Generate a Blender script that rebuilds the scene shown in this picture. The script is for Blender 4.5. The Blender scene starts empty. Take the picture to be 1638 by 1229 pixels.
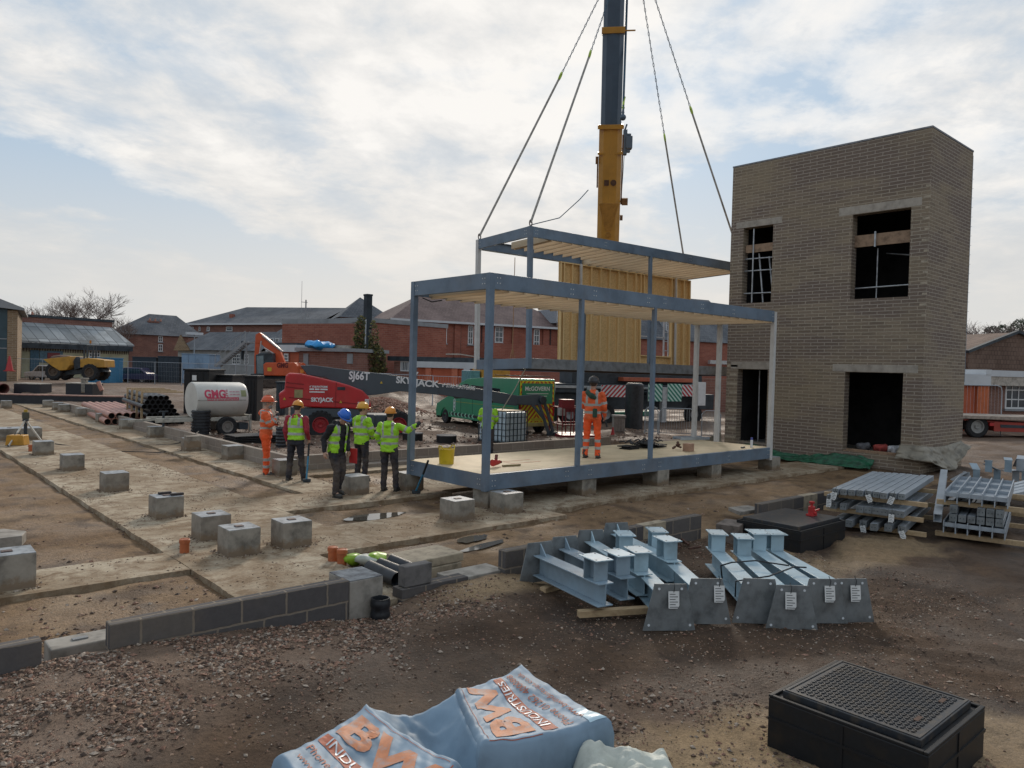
import bpy, bmesh, math, random
import numpy as np
from mathutils import Vector as V, Matrix, noise
random.seed(7)
rad = math.radians
scene = bpy.context.scene
# ---------------- camera ----------------
F, CX, CY, HC = 1205., 819., 614.5, 2.65
RHO, PIT, YAW = rad(1.53), rad(1.19), rad(48.4)
_s, _c = math.sin(YAW), math.cos(YAW)
f0, r0, zz = V((_c, _s, 0)), V((_s, -_c, 0)), V((0, 0, 1))
cf = f0*math.cos(PIT) - zz*math.sin(PIT); cu0 = f0*math.sin(PIT) + zz*math.cos(PIT)
cr = r0*math.cos(RHO) + cu0*math.sin(RHO); cu = cu0*math.cos(RHO) - r0*math.sin(RHO)
CAM = V((0, 0, HC))
cd = bpy.data.cameras.new('camera'); cam = bpy.data.objects.new('camera', cd); scene.collection.objects.link(cam)
cd.sensor_width = 36; cd.lens = F/1638*36; cd.clip_end = 5000; cd.clip_start = .1
m3 = Matrix((cr, cu, -cf)).transposed(); cam.matrix_world = Matrix.Translation(CAM) @ m3.to_4x4()
scene.camera = cam
scene.render.resolution_x, scene.render.resolution_y = 1024, 768
# ---------------- light ----------------
SUN_EL, SUN_AZ_R = 26, 4          # elevation; degrees to the right of the view direction
sd = (f0*math.cos(rad(SUN_AZ_R)) + r0*math.sin(rad(SUN_AZ_R))) * math.cos(rad(SUN_EL)) + zz*math.sin(rad(SUN_EL))
sl = bpy.data.lights.new('sun', 'SUN'); sl.energy = 2.2; sl.angle = rad(11); sl.color = (1, .89, .76)
so = bpy.data.objects.new('sun', sl); scene.collection.objects.link(so); so.rotation_euler = (-sd).to_track_quat('-Z', 'Y').to_euler()
w = bpy.data.worlds.new('World'); scene.world = w; w.use_nodes = True
nt = w.node_tree; nt.nodes.clear()
def N(t, nt_=None, **k):
    n = (nt_ or nt).nodes.new(t)
    for a, b in k.items():
        if a.startswith('i_'): n.inputs[a[2:].replace('_', ' ')].default_value = b
        else: setattr(n, a, b)
    return n
def mth(nt_, op, a, b=None, c=None, clamp=False):
    n = nt_.nodes.new('ShaderNodeMath'); n.operation = op; n.use_clamp = clamp
    for i, v in enumerate((a, b, c)):
        if v is None: continue
        if isinstance(v, (int, float)): n.inputs[i].default_value = v
        else: nt_.links.new(v, n.inputs[i])
    return n.outputs[0]
def mixc(nt_, f, a, b, mode='MIX'):
    n = nt_.nodes.new('ShaderNodeMix'); n.data_type = 'RGBA'; n.blend_type = mode
    for i, v in ((0, f), (6, a), (7, b)):
        if isinstance(v, (int, float)): n.inputs[i].default_value = v
        elif isinstance(v, tuple): n.inputs[i].default_value = v if len(v) == 4 else v + (1,)
        else: nt_.links.new(v, n.inputs[i])
    return n.outputs[2]
def ramp(nt_, f, stops, interp='LINEAR'):
    n = nt_.nodes.new('ShaderNodeValToRGB'); n.color_ramp.interpolation = interp
    e = n.color_ramp.elements
    while len(e) < len(stops): e.new(.5)
    for el, (p, c) in zip(e, stops): el.position = p; el.color = c if len(c) == 4 else tuple(c) + (1,)
    nt_.links.new(f, n.inputs[0]); return n.outputs[0]
L = nt.links.new
SKY_OFF = (5.6, 2.3, 0)
tc = N('ShaderNodeTexCoord'); sep = N('ShaderNodeSeparateXYZ'); L(tc.outputs['Generated'], sep.inputs[0])
zc = mth(nt, 'MAXIMUM', sep.outputs[2], 0.0)
den = mth(nt, 'ADD', zc, .19)
cmb = N('ShaderNodeCombineXYZ'); L(mth(nt, 'DIVIDE', sep.outputs[0], den), cmb.inputs[0]); L(mth(nt, 'DIVIDE', sep.outputs[1], den), cmb.inputs[1])
mp = N('ShaderNodeMapping'); L(cmb.outputs[0], mp.inputs[0]); mp.inputs['Rotation'].default_value = (0, 0, rad(-42)); mp.inputs['Scale'].default_value = (1.0, 1.1, 1); mp.inputs['Location'].default_value = SKY_OFF
n1 = N('ShaderNodeTexNoise', i_Scale=.85, i_Detail=9., i_Roughness=.53, i_Distortion=.3); L(mp.outputs[0], n1.inputs['Vector'])
n2 = N('ShaderNodeTexNoise', i_Scale=3.8, i_Detail=10., i_Roughness=.62, i_Distortion=.2); L(mp.outputs[0], n2.inputs['Vector'])
n3 = N('ShaderNodeTexNoise', i_Scale=1.5, i_Detail=8., i_Roughness=.58); mp2 = N('ShaderNodeMapping'); mp2.inputs['Location'].default_value = (7, 3, 5); L(mp.outputs[0], mp2.inputs[0]); L(mp2.outputs[0], n3.inputs['Vector'])
sky = N('ShaderNodeTexSky', sky_type='NISHITA', sun_disc=False, sun_elevation=rad(SUN_EL), air_density=1.2, dust_density=1.0)
sky.sun_rotation = math.atan2(sd.x, sd.y)
skc = N('ShaderNodeVectorMath', operation='SCALE'); L(sky.outputs[0], skc.inputs[0]); skc.inputs['Scale'].default_value = .06
blue = mixc(nt, .8, skc.outputs[0], (.47, .62, .79))
dt = N('ShaderNodeVectorMath', operation='DOT_PRODUCT'); L(tc.outputs['Generated'], dt.inputs[0]); dt.inputs[1].default_value = sd
glow = mth(nt, 'POWER', mth(nt, 'MAXIMUM', dt.outputs['Value'], 0.0), 7.)
cov = mth(nt, 'ADD', mth(nt, 'MULTIPLY', n1.outputs[0], .76), mth(nt, 'MULTIPLY', n2.outputs[0], .24))
covf = ramp(nt, cov, [(.435, (0,)*3), (.485, (.65,)*3), (.55, (1,)*3)])
lit = mth(nt, 'ADD', mth(nt, 'MULTIPLY', n3.outputs[0], .55), mth(nt, 'ADD', mth(nt, 'MULTIPLY', n2.outputs[0], .45), mth(nt, 'MULTIPLY', glow, .13)))
shade = ramp(nt, lit, [(.41, (.50, .565, .64)), (.50, (.64, .68, .72)), (.565, (.80, .795, .785)), (.64, (.96, .935, .90))])
cl = mixc(nt, mth(nt, 'MULTIPLY', glow, .22), shade, (1.0, .97, .93))
col = mixc(nt, covf, blue, cl)
hz = ramp(nt, zc, [(0., (1,)*3), (.09, (.88,)*3), (.26, (0,)*3)])
hzc = mixc(nt, mth(nt, 'MULTIPLY', ramp(nt, dt.outputs['Value'], [(.55, (0,)*3), (.93, (1,)*3)]), 1.), (.60, .63, .645), (.80, .765, .715))
col = mixc(nt, hz, col, hzc)
bg = N('ShaderNodeBackground'); L(col, bg.inputs[0]); bg.inputs[1].default_value = .92
out = N('ShaderNodeOutputWorld'); L(bg.outputs[0], out.inputs[0])
vs = scene.view_settings; vs.view_transform = 'Standard'; vs.look = 'None'; vs.gamma = 1; vs.exposure = .12; vs.use_curve_mapping = False
# ---------------- pixel helpers (surveying from the photograph) ----------------
def ray(x, y): return cf + cr*((x-CX)/F) - cu*((y-CY)/F)
def W(x, y, z=0.): d = ray(x, y); return CAM + d*((z-HC)/d.z)
def WD(x, y, D): return CAM + ray(x, y)*D
def pl(P0, d):
    """vertical plane through P0 along d: pixel -> (distance along d, height)"""
    d = V((d[0], d[1], 0)).normalized(); n = V((-d.y, d.x, 0)); P0 = V((P0[0], P0[1], 0))
    def f(x, y):
        q = ray(x, y); t = (P0-CAM).dot(n)/q.dot(n); p = CAM + q*t
        return ((p-P0).dot(d), p.z)
    return f
# ---------------- materials ----------------
MC = {}
def M(name, c, rough=.8, metal=0., n=.12, ns=6., bump=0., c2=None, bs=None, spec=.4, stain=0., coat=0., splash=0.):
    if name in MC: return MC[name]
    m = bpy.data.materials.new(name); m.use_nodes = True; t = m.node_tree; b = t.nodes['Principled BSDF']
    tcn = t.nodes.new('ShaderNodeTexCoord'); oi = t.nodes.new('ShaderNodeObjectInfo')
    ad = t.nodes.new('ShaderNodeVectorMath'); ad.operation = 'ADD'; t.links.new(tcn.outputs['Object'], ad.inputs[0])
    sc = t.nodes.new('ShaderNodeVectorMath'); sc.operation = 'SCALE'; sc.inputs[0].default_value = (17, 31, 7); t.links.new(oi.outputs['Random'], sc.inputs['Scale']); t.links.new(sc.outputs[0], ad.inputs[1])
    nz = N('ShaderNodeTexNoise', t, i_Scale=ns, i_Detail=7., i_Roughness=.62); t.links.new(ad.outputs[0], nz.inputs['Vector'])
    c = tuple(c); c2 = tuple(c2) if c2 else tuple(max(0, v*(1-2.2*n)) for v in c)
    hi = tuple(min(1, v*(1+n)) for v in c)
    col = ramp(t, nz.outputs[0], [(.32, c2), (.52, c), (.72, hi)])
    if splash:
        sx_ = t.nodes.new('ShaderNodeSeparateXYZ'); t.links.new(tcn.outputs['Object'], sx_.inputs[0]); sn = N('ShaderNodeTexNoise', t, i_Scale=9., i_Detail=6., i_Roughness=.7); t.links.new(ad.outputs[0], sn.inputs['Vector'])
        hh = mth(t, 'SUBTRACT', mth(t, 'MULTIPLY', sn.outputs[0], splash*2.4), sx_.outputs[2]); col = mixc(t, mth(t, 'MULTIPLY', ramp(t, hh, [(0.02, (0,)*3), (splash*.5+.03, (1,)*3)]), .75), col, (.19,.125,.07))
    if stain:
        st = N('ShaderNodeTexNoise', t, i_Scale=ns*.22, i_Detail=5., i_Roughness=.7); t.links.new(ad.outputs[0], st.inputs['Vector'])
        col = mixc(t, mth(t, 'MULTIPLY', ramp(t, st.outputs[0], [(.48, (0,)*3), (.68, (1,)*3)]), stain), col, (.16, .12, .09))
    t.links.new(col, b.inputs['Base Color'])
    b.inputs['Roughness'].default_value = rough; b.inputs['Metallic'].default_value = metal; b.inputs['Specular IOR Level'].default_value = spec
    if coat: b.inputs['Coat Weight'].default_value = coat; b.inputs['Coat Roughness'].default_value = .15
    if bump:
        bn = N('ShaderNodeTexNoise', t, i_Scale=bs or ns*4, i_Detail=6., i_Roughness=.65); t.links.new(ad.outputs[0], bn.inputs['Vector'])
        bp = N('ShaderNodeBump', t); bp.inputs['Strength'].default_value = min(1, bump*20); bp.inputs['Distance'].default_value = bump; t.links.new(bn.outputs[0], bp.inputs['Height']); t.links.new(bp.outputs[0], b.inputs['Normal'])
    MC[name] = m; return m
def brickmat(name, c1, c2, mort, bw=.225, rh=.075, ms=.010, blot=None, blot_s=.6, bump=.004, off=.5, mix=.5, rough=.9, batch=None):
    if name in MC: return MC[name]
    m = bpy.data.materials.new(name); m.use_nodes = True; t = m.node_tree; b = t.nodes['Principled BSDF']
    uv = t.nodes.new('ShaderNodeUVMap'); br = t.nodes.new('ShaderNodeTexBrick'); br.offset = off
    nzd = N('ShaderNodeTexNoise', t, i_Scale=9., i_Detail=3.); t.links.new(uv.outputs[0], nzd.inputs['Vector'])
    dv = mixc(t, .012, uv.outputs[0], nzd.outputs[1], 'LINEAR_LIGHT')
    t.links.new(dv, br.inputs['Vector'])
    for k, v in (('Scale', 1.), ('Brick Width', bw), ('Row Height', rh), ('Mortar Size', ms), ('Mortar Smooth', .3), ('Bias', 0.)): br.inputs[k].default_value = v
    br.inputs['Color1'].default_value = c1 + (1,); br.inputs['Color2'].default_value = c2 + (1,); br.inputs['Mortar'].default_value = mort + (1,)
    col = br.outputs[0]
    nz = N('ShaderNodeTexNoise', t, i_Scale=blot_s, i_Detail=8., i_Roughness=.68, i_Distortion=.4); t.links.new(uv.outputs[0], nz.inputs['Vector'])
    if blot: col = mixc(t, mth(t, 'MULTIPLY', ramp(t, nz.outputs[0], [(.44, (0,)*3), (.62, (1,)*3)]), mix), col, blot)
    if batch:
        mpb = t.nodes.new('ShaderNodeMapping'); mpb.inputs['Scale'].default_value = (.22, .75, 1); t.links.new(uv.outputs[0], mpb.inputs[0]); nb = N('ShaderNodeTexNoise', t, i_Scale=1., i_Detail=5., i_Roughness=.6); t.links.new(mpb.outputs[0], nb.inputs['Vector'])
        col = mixc(t, mth(t, 'MULTIPLY', ramp(t, nb.outputs[0], [(.46, (0,)*3), (.56, (1,)*3)]), .75), col, mixc(t, br.outputs['Fac'], batch[0], batch[1]))
    n5 = N('ShaderNodeTexNoise', t, i_Scale=14., i_Detail=6., i_Roughness=.7); t.links.new(uv.outputs[0], n5.inputs['Vector'])
    col = mixc(t, .55, col, ramp(t, n5.outputs[0], [(.3, (.42,)*3), (.7, (.62,)*3)]), 'OVERLAY')
    t.links.new(col, b.inputs['Base Color']); b.inputs['Roughness'].default_value = rough; b.inputs['Specular IOR Level'].default_value = .25
    if bump:
        bp = N('ShaderNodeBump', t); bp.inputs['Distance'].default_value = bump; bp.inputs['Strength'].default_value = .7
        h = mth(t, 'SUBTRACT', mth(t, 'MULTIPLY', n5.outputs[0], .6), br.outputs['Fac']); t.links.new(h, bp.inputs['Height']); t.links.new(bp.outputs[0], b.inputs['Normal'])
    MC[name] = m; return m
# ---------------- mesh builder ----------------
class B:
    def __init__(s, T=None): s.v = []; s.f = []; s.mi = []; s.T = T; s.m = 0
    def add(s, vs, fs):
        o = len(s.v)
        s.v += [tuple(s.T @ V(p)) if s.T else tuple(p) for p in vs]
        s.f += [tuple(i+o for i in f) for f in fs]; s.mi += [s.m]*len(fs); return s
    def box(s, x0, x1, y0, y1, z0, z1):
        x0, x1 = sorted((x0, x1)); y0, y1 = sorted((y0, y1)); z0, z1 = sorted((z0, z1))
        return s.add([(x0,y0,z0),(x1,y0,z0),(x1,y1,z0),(x0,y1,z0),(x0,y0,z1),(x1,y0,z1),(x1,y1,z1),(x0,y1,z1)],
                     [(0,3,2,1),(4,5,6,7),(0,1,5,4),(1,2,6,5),(2,3,7,6),(3,0,4,7)])
    def bar(s, p0, p1, w, h=None, up=(0,0,1)):
        h = h or w; p0, p1 = V(p0), V(p1); d = (p1-p0).normalized(); up = V(up)
        if abs(d.dot(up)) > .98: up = V((1,0,0)) if abs(d.x) < .9 else V((0,1,0))
        a = d.cross(up).normalized()*w/2; b = a.cross(d).normalized()*h/2
        q = [p+x*a+y*b for p in (p0, p1) for x, y in ((-1,-1),(1,-1),(1,1),(-1,1))]
        return s.add(q, [(3,2,1,0),(4,5,6,7),(0,1,5,4),(1,2,6,5),(2,3,7,6),(3,0,4,7)])
    def cyl(s, p0, p1, r0_, r1=None, n=14, caps=True):
        r1 = r0_ if r1 is None else r1; p0, p1 = V(p0), V(p1); d = (p1-p0).normalized()
        a = d.orthogonal().normalized(); b = d.cross(a)
        q = [p + (a*math.cos(t)+b*math.sin(t))*r for p, r in ((p0, r0_), (p1, r1)) for t in [2*math.pi*i/n for i in range(n)]]
        fs = [(i, (i+1) % n, n+(i+1) % n, n+i) for i in range(n)]
        if caps: fs += [tuple(reversed(range(n))), tuple(range(n, 2*n))]
        return s.add(q, fs)
    def tube(s, pts, r, n=8, closed=False):
        pts = [V(p) for p in pts]; k = len(pts); q = []; pa = None
        for i, p in enumerate(pts):
            d = (pts[(i+1) % k if closed else min(i+1, k-1)] - pts[(i-1) % k if closed else max(i-1, 0)]).normalized()
            a = d.orthogonal().normalized() if pa is None else (pa - d*pa.dot(d)).normalized(); pa = a; b = d.cross(a)
            rr = r[i] if isinstance(r, (list, tuple)) else r
            q += [p + (a*math.cos(t)+b*math.sin(t))*rr for t in [2*math.pi*j/n for j in range(n)]]
        fs = [(i*n+j, i*n+(j+1) % n, ((i+1) % k)*n+(j+1) % n, ((i+1) % k)*n+j) for i in range(k if closed else k-1) for j in range(n)]
        if not closed: fs += [tuple(reversed(range(n))), tuple(range((k-1)*n, k*n))]
        return s.add(q, fs)
    def lathe(s, prof, c=(0,0,0), n=20, axis='z', caps=True):
        q = []
        for r, z in prof:
            for j in range(n):
                t = 2*math.pi*j/n; x, y = r*math.cos(t), r*math.sin(t)
                p = (x, y, z) if axis == 'z' else ((z, x, y) if axis == 'x' else (y, z, x)); q.append((c[0]+p[0], c[1]+p[1], c[2]+p[2]))
        k = len(prof); fs = [(i*n+j, i*n+(j+1) % n, (i+1)*n+(j+1) % n, (i+1)*n+j) for i in range(k-1) for j in range(n)]
        if caps and prof[0][0] > 1e-4: fs.append(tuple(reversed(range(n))))
        if caps and prof[-1][0] > 1e-4: fs.append(tuple(range((k-1)*n, k*n)))
        return s.add(q, fs)
    def prism(s, pts, a0, a1, axis='y'):
        """extrude a 2D outline; axis y: pts are (x,z); axis x: (y,z); axis z: (x,y)"""
        def P(u, v_, a): return (u, a, v_) if axis == 'y' else ((a, u, v_) if axis == 'x' else (u, v_, a))
        n = len(pts); q = [P(u, v_, a) for a in (a0, a1) for u, v_ in pts]
        return s.add(q, [tuple(range(n)), tuple(reversed(range(n, 2*n)))] + [(i, n+i, n+(i+1) % n, (i+1) % n) for i in range(n)])
    def sph(s, c, r, n=12, m=8, sc=(1,1,1)):
        prof = [(max(1e-5, math.sin(math.pi*i/m))*r, -math.cos(math.pi*i/m)*r) for i in range(m+1)]; q = []
        for rr, z in prof:
            for j in range(n): t = 2*math.pi*j/n; q.append((c[0]+rr*math.cos(t)*sc[0], c[1]+rr*math.sin(t)*sc[1], c[2]+z*sc[2]))
        return s.add(q, [(i*n+j, i*n+(j+1) % n, (i+1)*n+(j+1) % n, (i+1)*n+j) for i in range(m) for j in range(n)])
    def quad(s, *p): return s.add(p, [tuple(range(len(p)))])
    def build(s, name, mats, parent=None, smooth=False, bevel=0, label=None, fix=True, kind=None):
        me = bpy.data.meshes.new(name); me.from_pydata(s.v, [], s.f)
        if not isinstance(mats, (list, tuple)): mats = [mats]
        for m in mats: me.materials.append(m)
        if len(mats) > 1: me.polygons.foreach_set('material_index', s.mi)
        if fix:
            bm = bmesh.new(); bm.from_mesh(me); bmesh.ops.recalc_face_normals(bm, faces=bm.faces); bm.to_mesh(me); bm.free()
        boxuv(me)
        if smooth: smooth_(me, smooth)
        o = bpy.data.objects.new(name, me); scene.collection.objects.link(o)
        if parent: o.parent = parent
        if bevel:
            bv = o.modifiers.new('bevel', 'BEVEL'); bv.width = bevel; bv.segments = 2; bv.limit_method = 'ANGLE'; bv.angle_limit = rad(40)
        if label: o['label'] = label
        if kind: o['kind'] = kind
        return o
def smooth_(me, ang=35):
    ang = 35 if ang is True else ang
    me.polygons.foreach_set('use_smooth', [True]*len(me.polygons))
    try: me.set_sharp_from_angle(angle=rad(ang))
    except Exception: pass
def boxuv(me):
    uv = me.uv_layers.new(name='UVMap'); n = len(me.loops)
    if not n: return
    co = np.zeros(len(me.vertices)*3); me.vertices.foreach_get('co', co); co = co.reshape(-1, 3)
    vi = np.zeros(n, int); me.loops.foreach_get('vertex_index', vi)
    k = len(me.polygons); nr = np.zeros(k*3); me.polygons.foreach_get('normal', nr); nr = nr.reshape(-1, 3)
    lt = np.zeros(k, int); me.polygons.foreach_get('loop_total', lt); nl = np.repeat(nr, lt, axis=0); p = co[vi]
    t = np.stack([-nl[:,1], nl[:,0]], 1); ln = np.linalg.norm(t, axis=1); t = t/np.maximum(ln, 1e-6)[:,None]
    u = p[:,0]*t[:,0]+p[:,1]*t[:,1]; v_ = p[:,2].copy()
    top = np.abs(nl[:,2]) > .75; u[top] = p[top,0]; v_[top] = p[top,1]
    uv.data.foreach_set('uv', np.stack([u, v_], 1).ravel())
def tag(o, label=None, cat=None, group=None, kind=None):
    for k, v in (('label', label), ('category', cat), ('group', group), ('kind', kind)):
        if v: o[k] = v
    return o
def thing(name, label, cat, loc=(0,0,0), rz=0, group=None):
    o = bpy.data.objects.new(name, None); scene.collection.objects.link(o); o.empty_display_size = .2
    o.location = loc; o.rotation_euler = (0, 0, rz); return tag(o, label, cat, group)
def copy_tree(o, parent=None):
    c = o.copy(); scene.collection.objects.link(c); c.parent = parent
    for ch in KIDS(o): copy_tree(ch, c)
    return c
def KIDS(o): return [x for x in scene.collection.objects if x.parent == o]
def text(s, size, mat, parent, T, name='lettering', ext=.002, sx=1., off=0., align='CENTER', sub=0, space=1.):
    cu_ = bpy.data.curves.new('t', 'FONT'); cu_.body = s; cu_.size = size; cu_.extrude = ext; cu_.offset = off; cu_.align_x = align; cu_.align_y = 'CENTER'; cu_.space_character = space
    cu_.resolution_u = 3
    o = bpy.data.objects.new('t', cu_); scene.collection.objects.link(o)
    me = bpy.data.meshes.new_from_object(o.evaluated_get(bpy.context.evaluated_depsgraph_get()))
    bpy.data.objects.remove(o); bpy.data.curves.remove(cu_)
    me.transform(Matrix.Diagonal((sx, 1, 1, 1))); me.transform(T); me.materials.clear(); me.materials.append(mat)
    o = bpy.data.objects.new(name, me); scene.collection.objects.link(o)
    if parent: o.parent = parent
    return o
def face_T(p, xdir, ydir=(0,0,1)):
    x = V(xdir).normalized(); y = V(ydir); y = (y - x*y.dot(x)).normalized(); z = x.cross(y)
    return Matrix.Translation(V(p)) @ Matrix((x, y, z)).transposed().to_4x4()
def sm(a, b, x): t = min(1, max(0, (x-a)/(b-a))); return t*t*(3-2*t)
def fb(x, y, s, o=4, seed=0.): return noise.fractal(V((x*s+seed, y*s-seed, seed)), 1., 2., o)
# ---------------- ground ----------------
# foundation bays (soil showing between the concrete strips): x0,x1,y0,y1
BAYS = [(-20,3.3,10.8,52), (-20,3.3,7.0,9.75), (5.9,7.15,14.15,52), (5.0,9.0,11.1,12.6), (4.95,40,5.2,9.5), (9.9,22,7.0,10.05), (9.6,22.3,11.6,13.0), (9.6,22.3,14.4,17)]
def inside(x, y): return -6 < x < 22.4 and 7.12 < y < 52 and not (x > 8.25 and y > 17.3)
def bayf(x, y):
    """signed distance-ish: >0 inside soil bay"""
    b = -9
    for x0, x1, y0, y1 in BAYS: b = max(b, min(x-x0, x1-x, y-y0, y1-y))
    return b
def conc(x, y):
    if not inside(x, y): return 0.
    return 1. - sm(-.03, .03, bayf(x, y) + .02*fb(x, y, 2.5, 2))
def gz(x, y):
    far = math.hypot(x, y)
    h = .35*sm(42, 70, far)
    if inside(x, y):
        s = -.06 + .035*fb(x, y, .9, 4) + .012*fb(x, y, 5, 2, 3.)
        if x > 8 and y > 13.6: s = min(s, -.05)
        s -= .05*sm(.12, .0, abs(bayf(x, y)))*.5; return min(s, -.022) + h
    n = .05*fb(x, y, .35, 4) + .03*fb(x, y, 1.7, 4, 9.) + .012*fb(x, y, 6, 3, 5.)
    if y < 6.9 and x > 6.5:
        q_ = x*.82 + y*.57 + .25*fb(x, y, .6, 2, 33.); tr = sm(6.5, 8.5, x)*sm(6.8, 6., y); n += tr*(.022*math.sin(q_*19)*sm(-.1, .25, fb(x, y, .45, 2, 21.)) - .05*sm(.12, .0, abs(((x*.5-y*.87+.3*fb(x, y, .3, 2, 5.)) % 1.9)-.95)-.13))
    if y < 7.15:
        n += .16*math.exp(-((x-1.6)/1.7)**2)*sm(3.2, 6.6, y) - .10*math.exp(-((x-4.3)/.55)**2)*sm(6.2, 6.9, y)
        n += .10*math.exp(-((x-5.6)/.9)**2)*sm(5.8, 7.0, y) - .03
        n *= 1.
    if y > 17.3 and x > 8.25:
        n = n*1.6 + .10 + .12*max(0, fb(x, y, .22, 3, 2.))
        n += .9*math.exp(-((x-20.5)**2+(y-33)**2)/3.5) + 1.2*math.exp(-(((x-19)/3.5)**2+((y-40)/3.)**2)) + 1.0*math.exp(-(((x-27)/4)**2+((y-42)/2.)**2))
        n -= .12*math.exp(-((x-22)/4)**2-((y-26)/4)**2)
    return n + h
def soilcol(x, y):
    a = .5+.5*fb(x, y, .5, 5); b = .5+.5*fb(x, y, 2.2, 4, 4.); c = .5+.5*fb(x, y, .9, 3, 8.)
    mx = lambda p, q, t: [p[i]*(1-t)+q[i]*t for i in range(3)]
    if inside(x, y):
        s = mx((.155,.092,.047), (.235,.15,.08), a); s = mx(s, (.085,.052,.03), sm(.50, .75, b)*.85); s = mx(s, (.28,.195,.115), sm(.6,.85,c)*.5)
        k = mx((.36,.30,.215), (.45,.39,.30), b); k = mx(k, (.27,.20,.13), sm(.5, .75, a)*.75); k = mx(k, (.24,.19,.13), sm(.45, .8, c)*.5)
        r = s
    else:
        s = mx((.042,.025,.015), (.085,.050,.029), b); s = mx(s, (.135,.080,.043), sm(.5, .85, a)*.8); s = mx(s, (.026,.018,.014), sm(.55, .8, c)*.6)
        r = s
        g = GR(x, y); r = mx(r, (.20,.135,.095), g*.75)
        sa = SA(x, y); r = mx(r, (.31,.215,.12), sa*.9)
        if y > 17.3 and x > 8: r = mx(r, mx((.085,.050,.034), (.155,.098,.066), a), .7)
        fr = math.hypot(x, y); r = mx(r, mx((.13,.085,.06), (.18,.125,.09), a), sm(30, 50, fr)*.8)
    return r
def GR(x, y):   # crushed stone zones
    if inside(x, y): return .75*sm(.0, .5, x+4)*sm(8.3, 7.3, y)*sm(3.2, 2.2, x) if y < 8.3 else 0.
    if y > 7.12: return .25
    e = fb(x, y, .8, 4, 6.)*.9
    a = sm(4.7, 6.3, y - .22*x + e + .55)*sm(6.6, 4.9, x+e)
    b = .75*sm(1.3, .2, abs(math.hypot(x-4.4, y-2.4)-.9+e*.5))
    return min(1, max(a, b, .10+.2*max(0, e)))
def SA(x, y):   # sandy patches
    e = fb(x, y, 1.1, 4, 12.)*.6
    a = sm(1.35, .75, math.hypot((x-4.75)/1.0, (y-2.3)/1.1)+e)
    b = sm(.9, .3, math.hypot((x-10.3)/1.5, (y-5.9)/.55)+e*.7)
    c = sm(.9, .4, math.hypot((x-6.1)/1.5, (y-6.75)/.6)+e*.6)
    d = sm(1.2, .6, math.hypot((x-12.)/2.2, (y-4.9)/.6)+e)*.7
    f_ = sm(1.2, .7, math.hypot((x-6.1)/.9, (y-1.2)/.9)+e)*.8
    return max(a, b, c, d, f_, .8*sm(1, .4, math.hypot((x-11.3)/1.6, (y-7.6)/.8)+e))
def lines(a, b, fine):
    r_ = []; x = a
    while x < b-1e-6: r_.append(x); x += fine(x)
    r_.append(b); return r_
def fx(x): return .07 if 0 <= x < 8 else (.10 if 8 <= x < 16 else (.22 if -3 < x < 30 else 1.0))
def fy(y): return .07 if .5 <= y < 9 else (.10 if y < 15 and y > 0 else (.22 if -1 < y < 34 else 1.0))
gxs = [-3000,-800,-250,-90,-40,-20] + lines(-10, 62, fx) + [70,85,110,160,300,900,3000]
gys = [-3000,-800,-250,-90,-40,-20] + lines(-6, 60, fy) + [64,70,85,110,160,300,900,3000]
def build_ground():
    nx, ny = len(gxs), len(gys); vs_ = []; cs = []
    for y in gys:
        for x in gxs:
            near = -10 <= x <= 62 and -6 <= y <= 60
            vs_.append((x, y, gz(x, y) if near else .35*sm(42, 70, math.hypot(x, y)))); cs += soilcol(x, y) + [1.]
    me = bpy.data.meshes.new('ground')
    fs = [(j*nx+i, j*nx+i+1, (j+1)*nx+i+1, (j+1)*nx+i) for j in range(ny-1) for i in range(nx-1)]
    me.from_pydata(vs_, [], fs); ca = me.color_attributes.new('soil', 'FLOAT_COLOR', 'POINT'); ca.data.foreach_set('color', cs)
    me.polygons.foreach_set('use_smooth', [True]*len(me.polygons))
    m = bpy.data.materials.new('site_soil'); m.use_nodes = True; t = m.node_tree; b = t.nodes['Principled BSDF']
    at = N('ShaderNodeVertexColor', t, layer_name='soil'); tcn = t.nodes.new('ShaderNodeTexCoord')
    n_a = N('ShaderNodeTexNoise', t, i_Scale=11., i_Detail=9., i_Roughness=.72); t.links.new(tcn.outputs['Object'], n_a.inputs['Vector'])
    n_b = N('ShaderNodeTexVoronoi', t, i_Scale=26.); t.links.new(tcn.outputs['Object'], n_b.inputs['Vector'])
    n_c = N('ShaderNodeTexNoise', t, i_Scale=70., i_Detail=5., i_Roughness=.7); t.links.new(tcn.outputs['Object'], n_c.inputs['Vector'])
    col = mixc(t, .85, at.outputs[0], ramp(t, n_a.outputs[0], [(.30, (.30,)*3), (.5, (.5,)*3), (.72, (.68,)*3)]), 'OVERLAY')
    col = mixc(t, .45, col, ramp(t, n_c.outputs[0], [(.35, (.3,)*3), (.68, (.7,)*3)]), 'OVERLAY')
    t.links.new(col, b.inputs['Base Color']); b.inputs['Specular IOR Level'].default_value = .3
    n_d = N('ShaderNodeTexNoise', t, i_Scale=.7, i_Detail=4.); t.links.new(tcn.outputs['Object'], n_d.inputs['Vector'])
    t.links.new(ramp(t, n_d.outputs[0], [(.40, (.62,)*3), (.6, (.95,)*3)]), b.inputs['Roughness'])
    h = mth(t, 'ADD', mth(t, 'MULTIPLY', n_a.outputs[0], .9), mth(t, 'ADD', mth(t, 'MULTIPLY', n_b.outputs[0], -.25), mth(t, 'MULTIPLY', n_c.outputs[0], .25)))
    bp = N('ShaderNodeBump', t); bp.inputs['Strength'].default_value = .85; bp.inputs['Distance'].default_value = .035; t.links.new(h, bp.inputs['Height']); t.links.new(bp.outputs[0], b.inputs['Normal'])
    me.materials.append(m); o = bpy.data.objects.new('ground', me); scene.collection.objects.link(o); tag(o, kind='structure')
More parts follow.
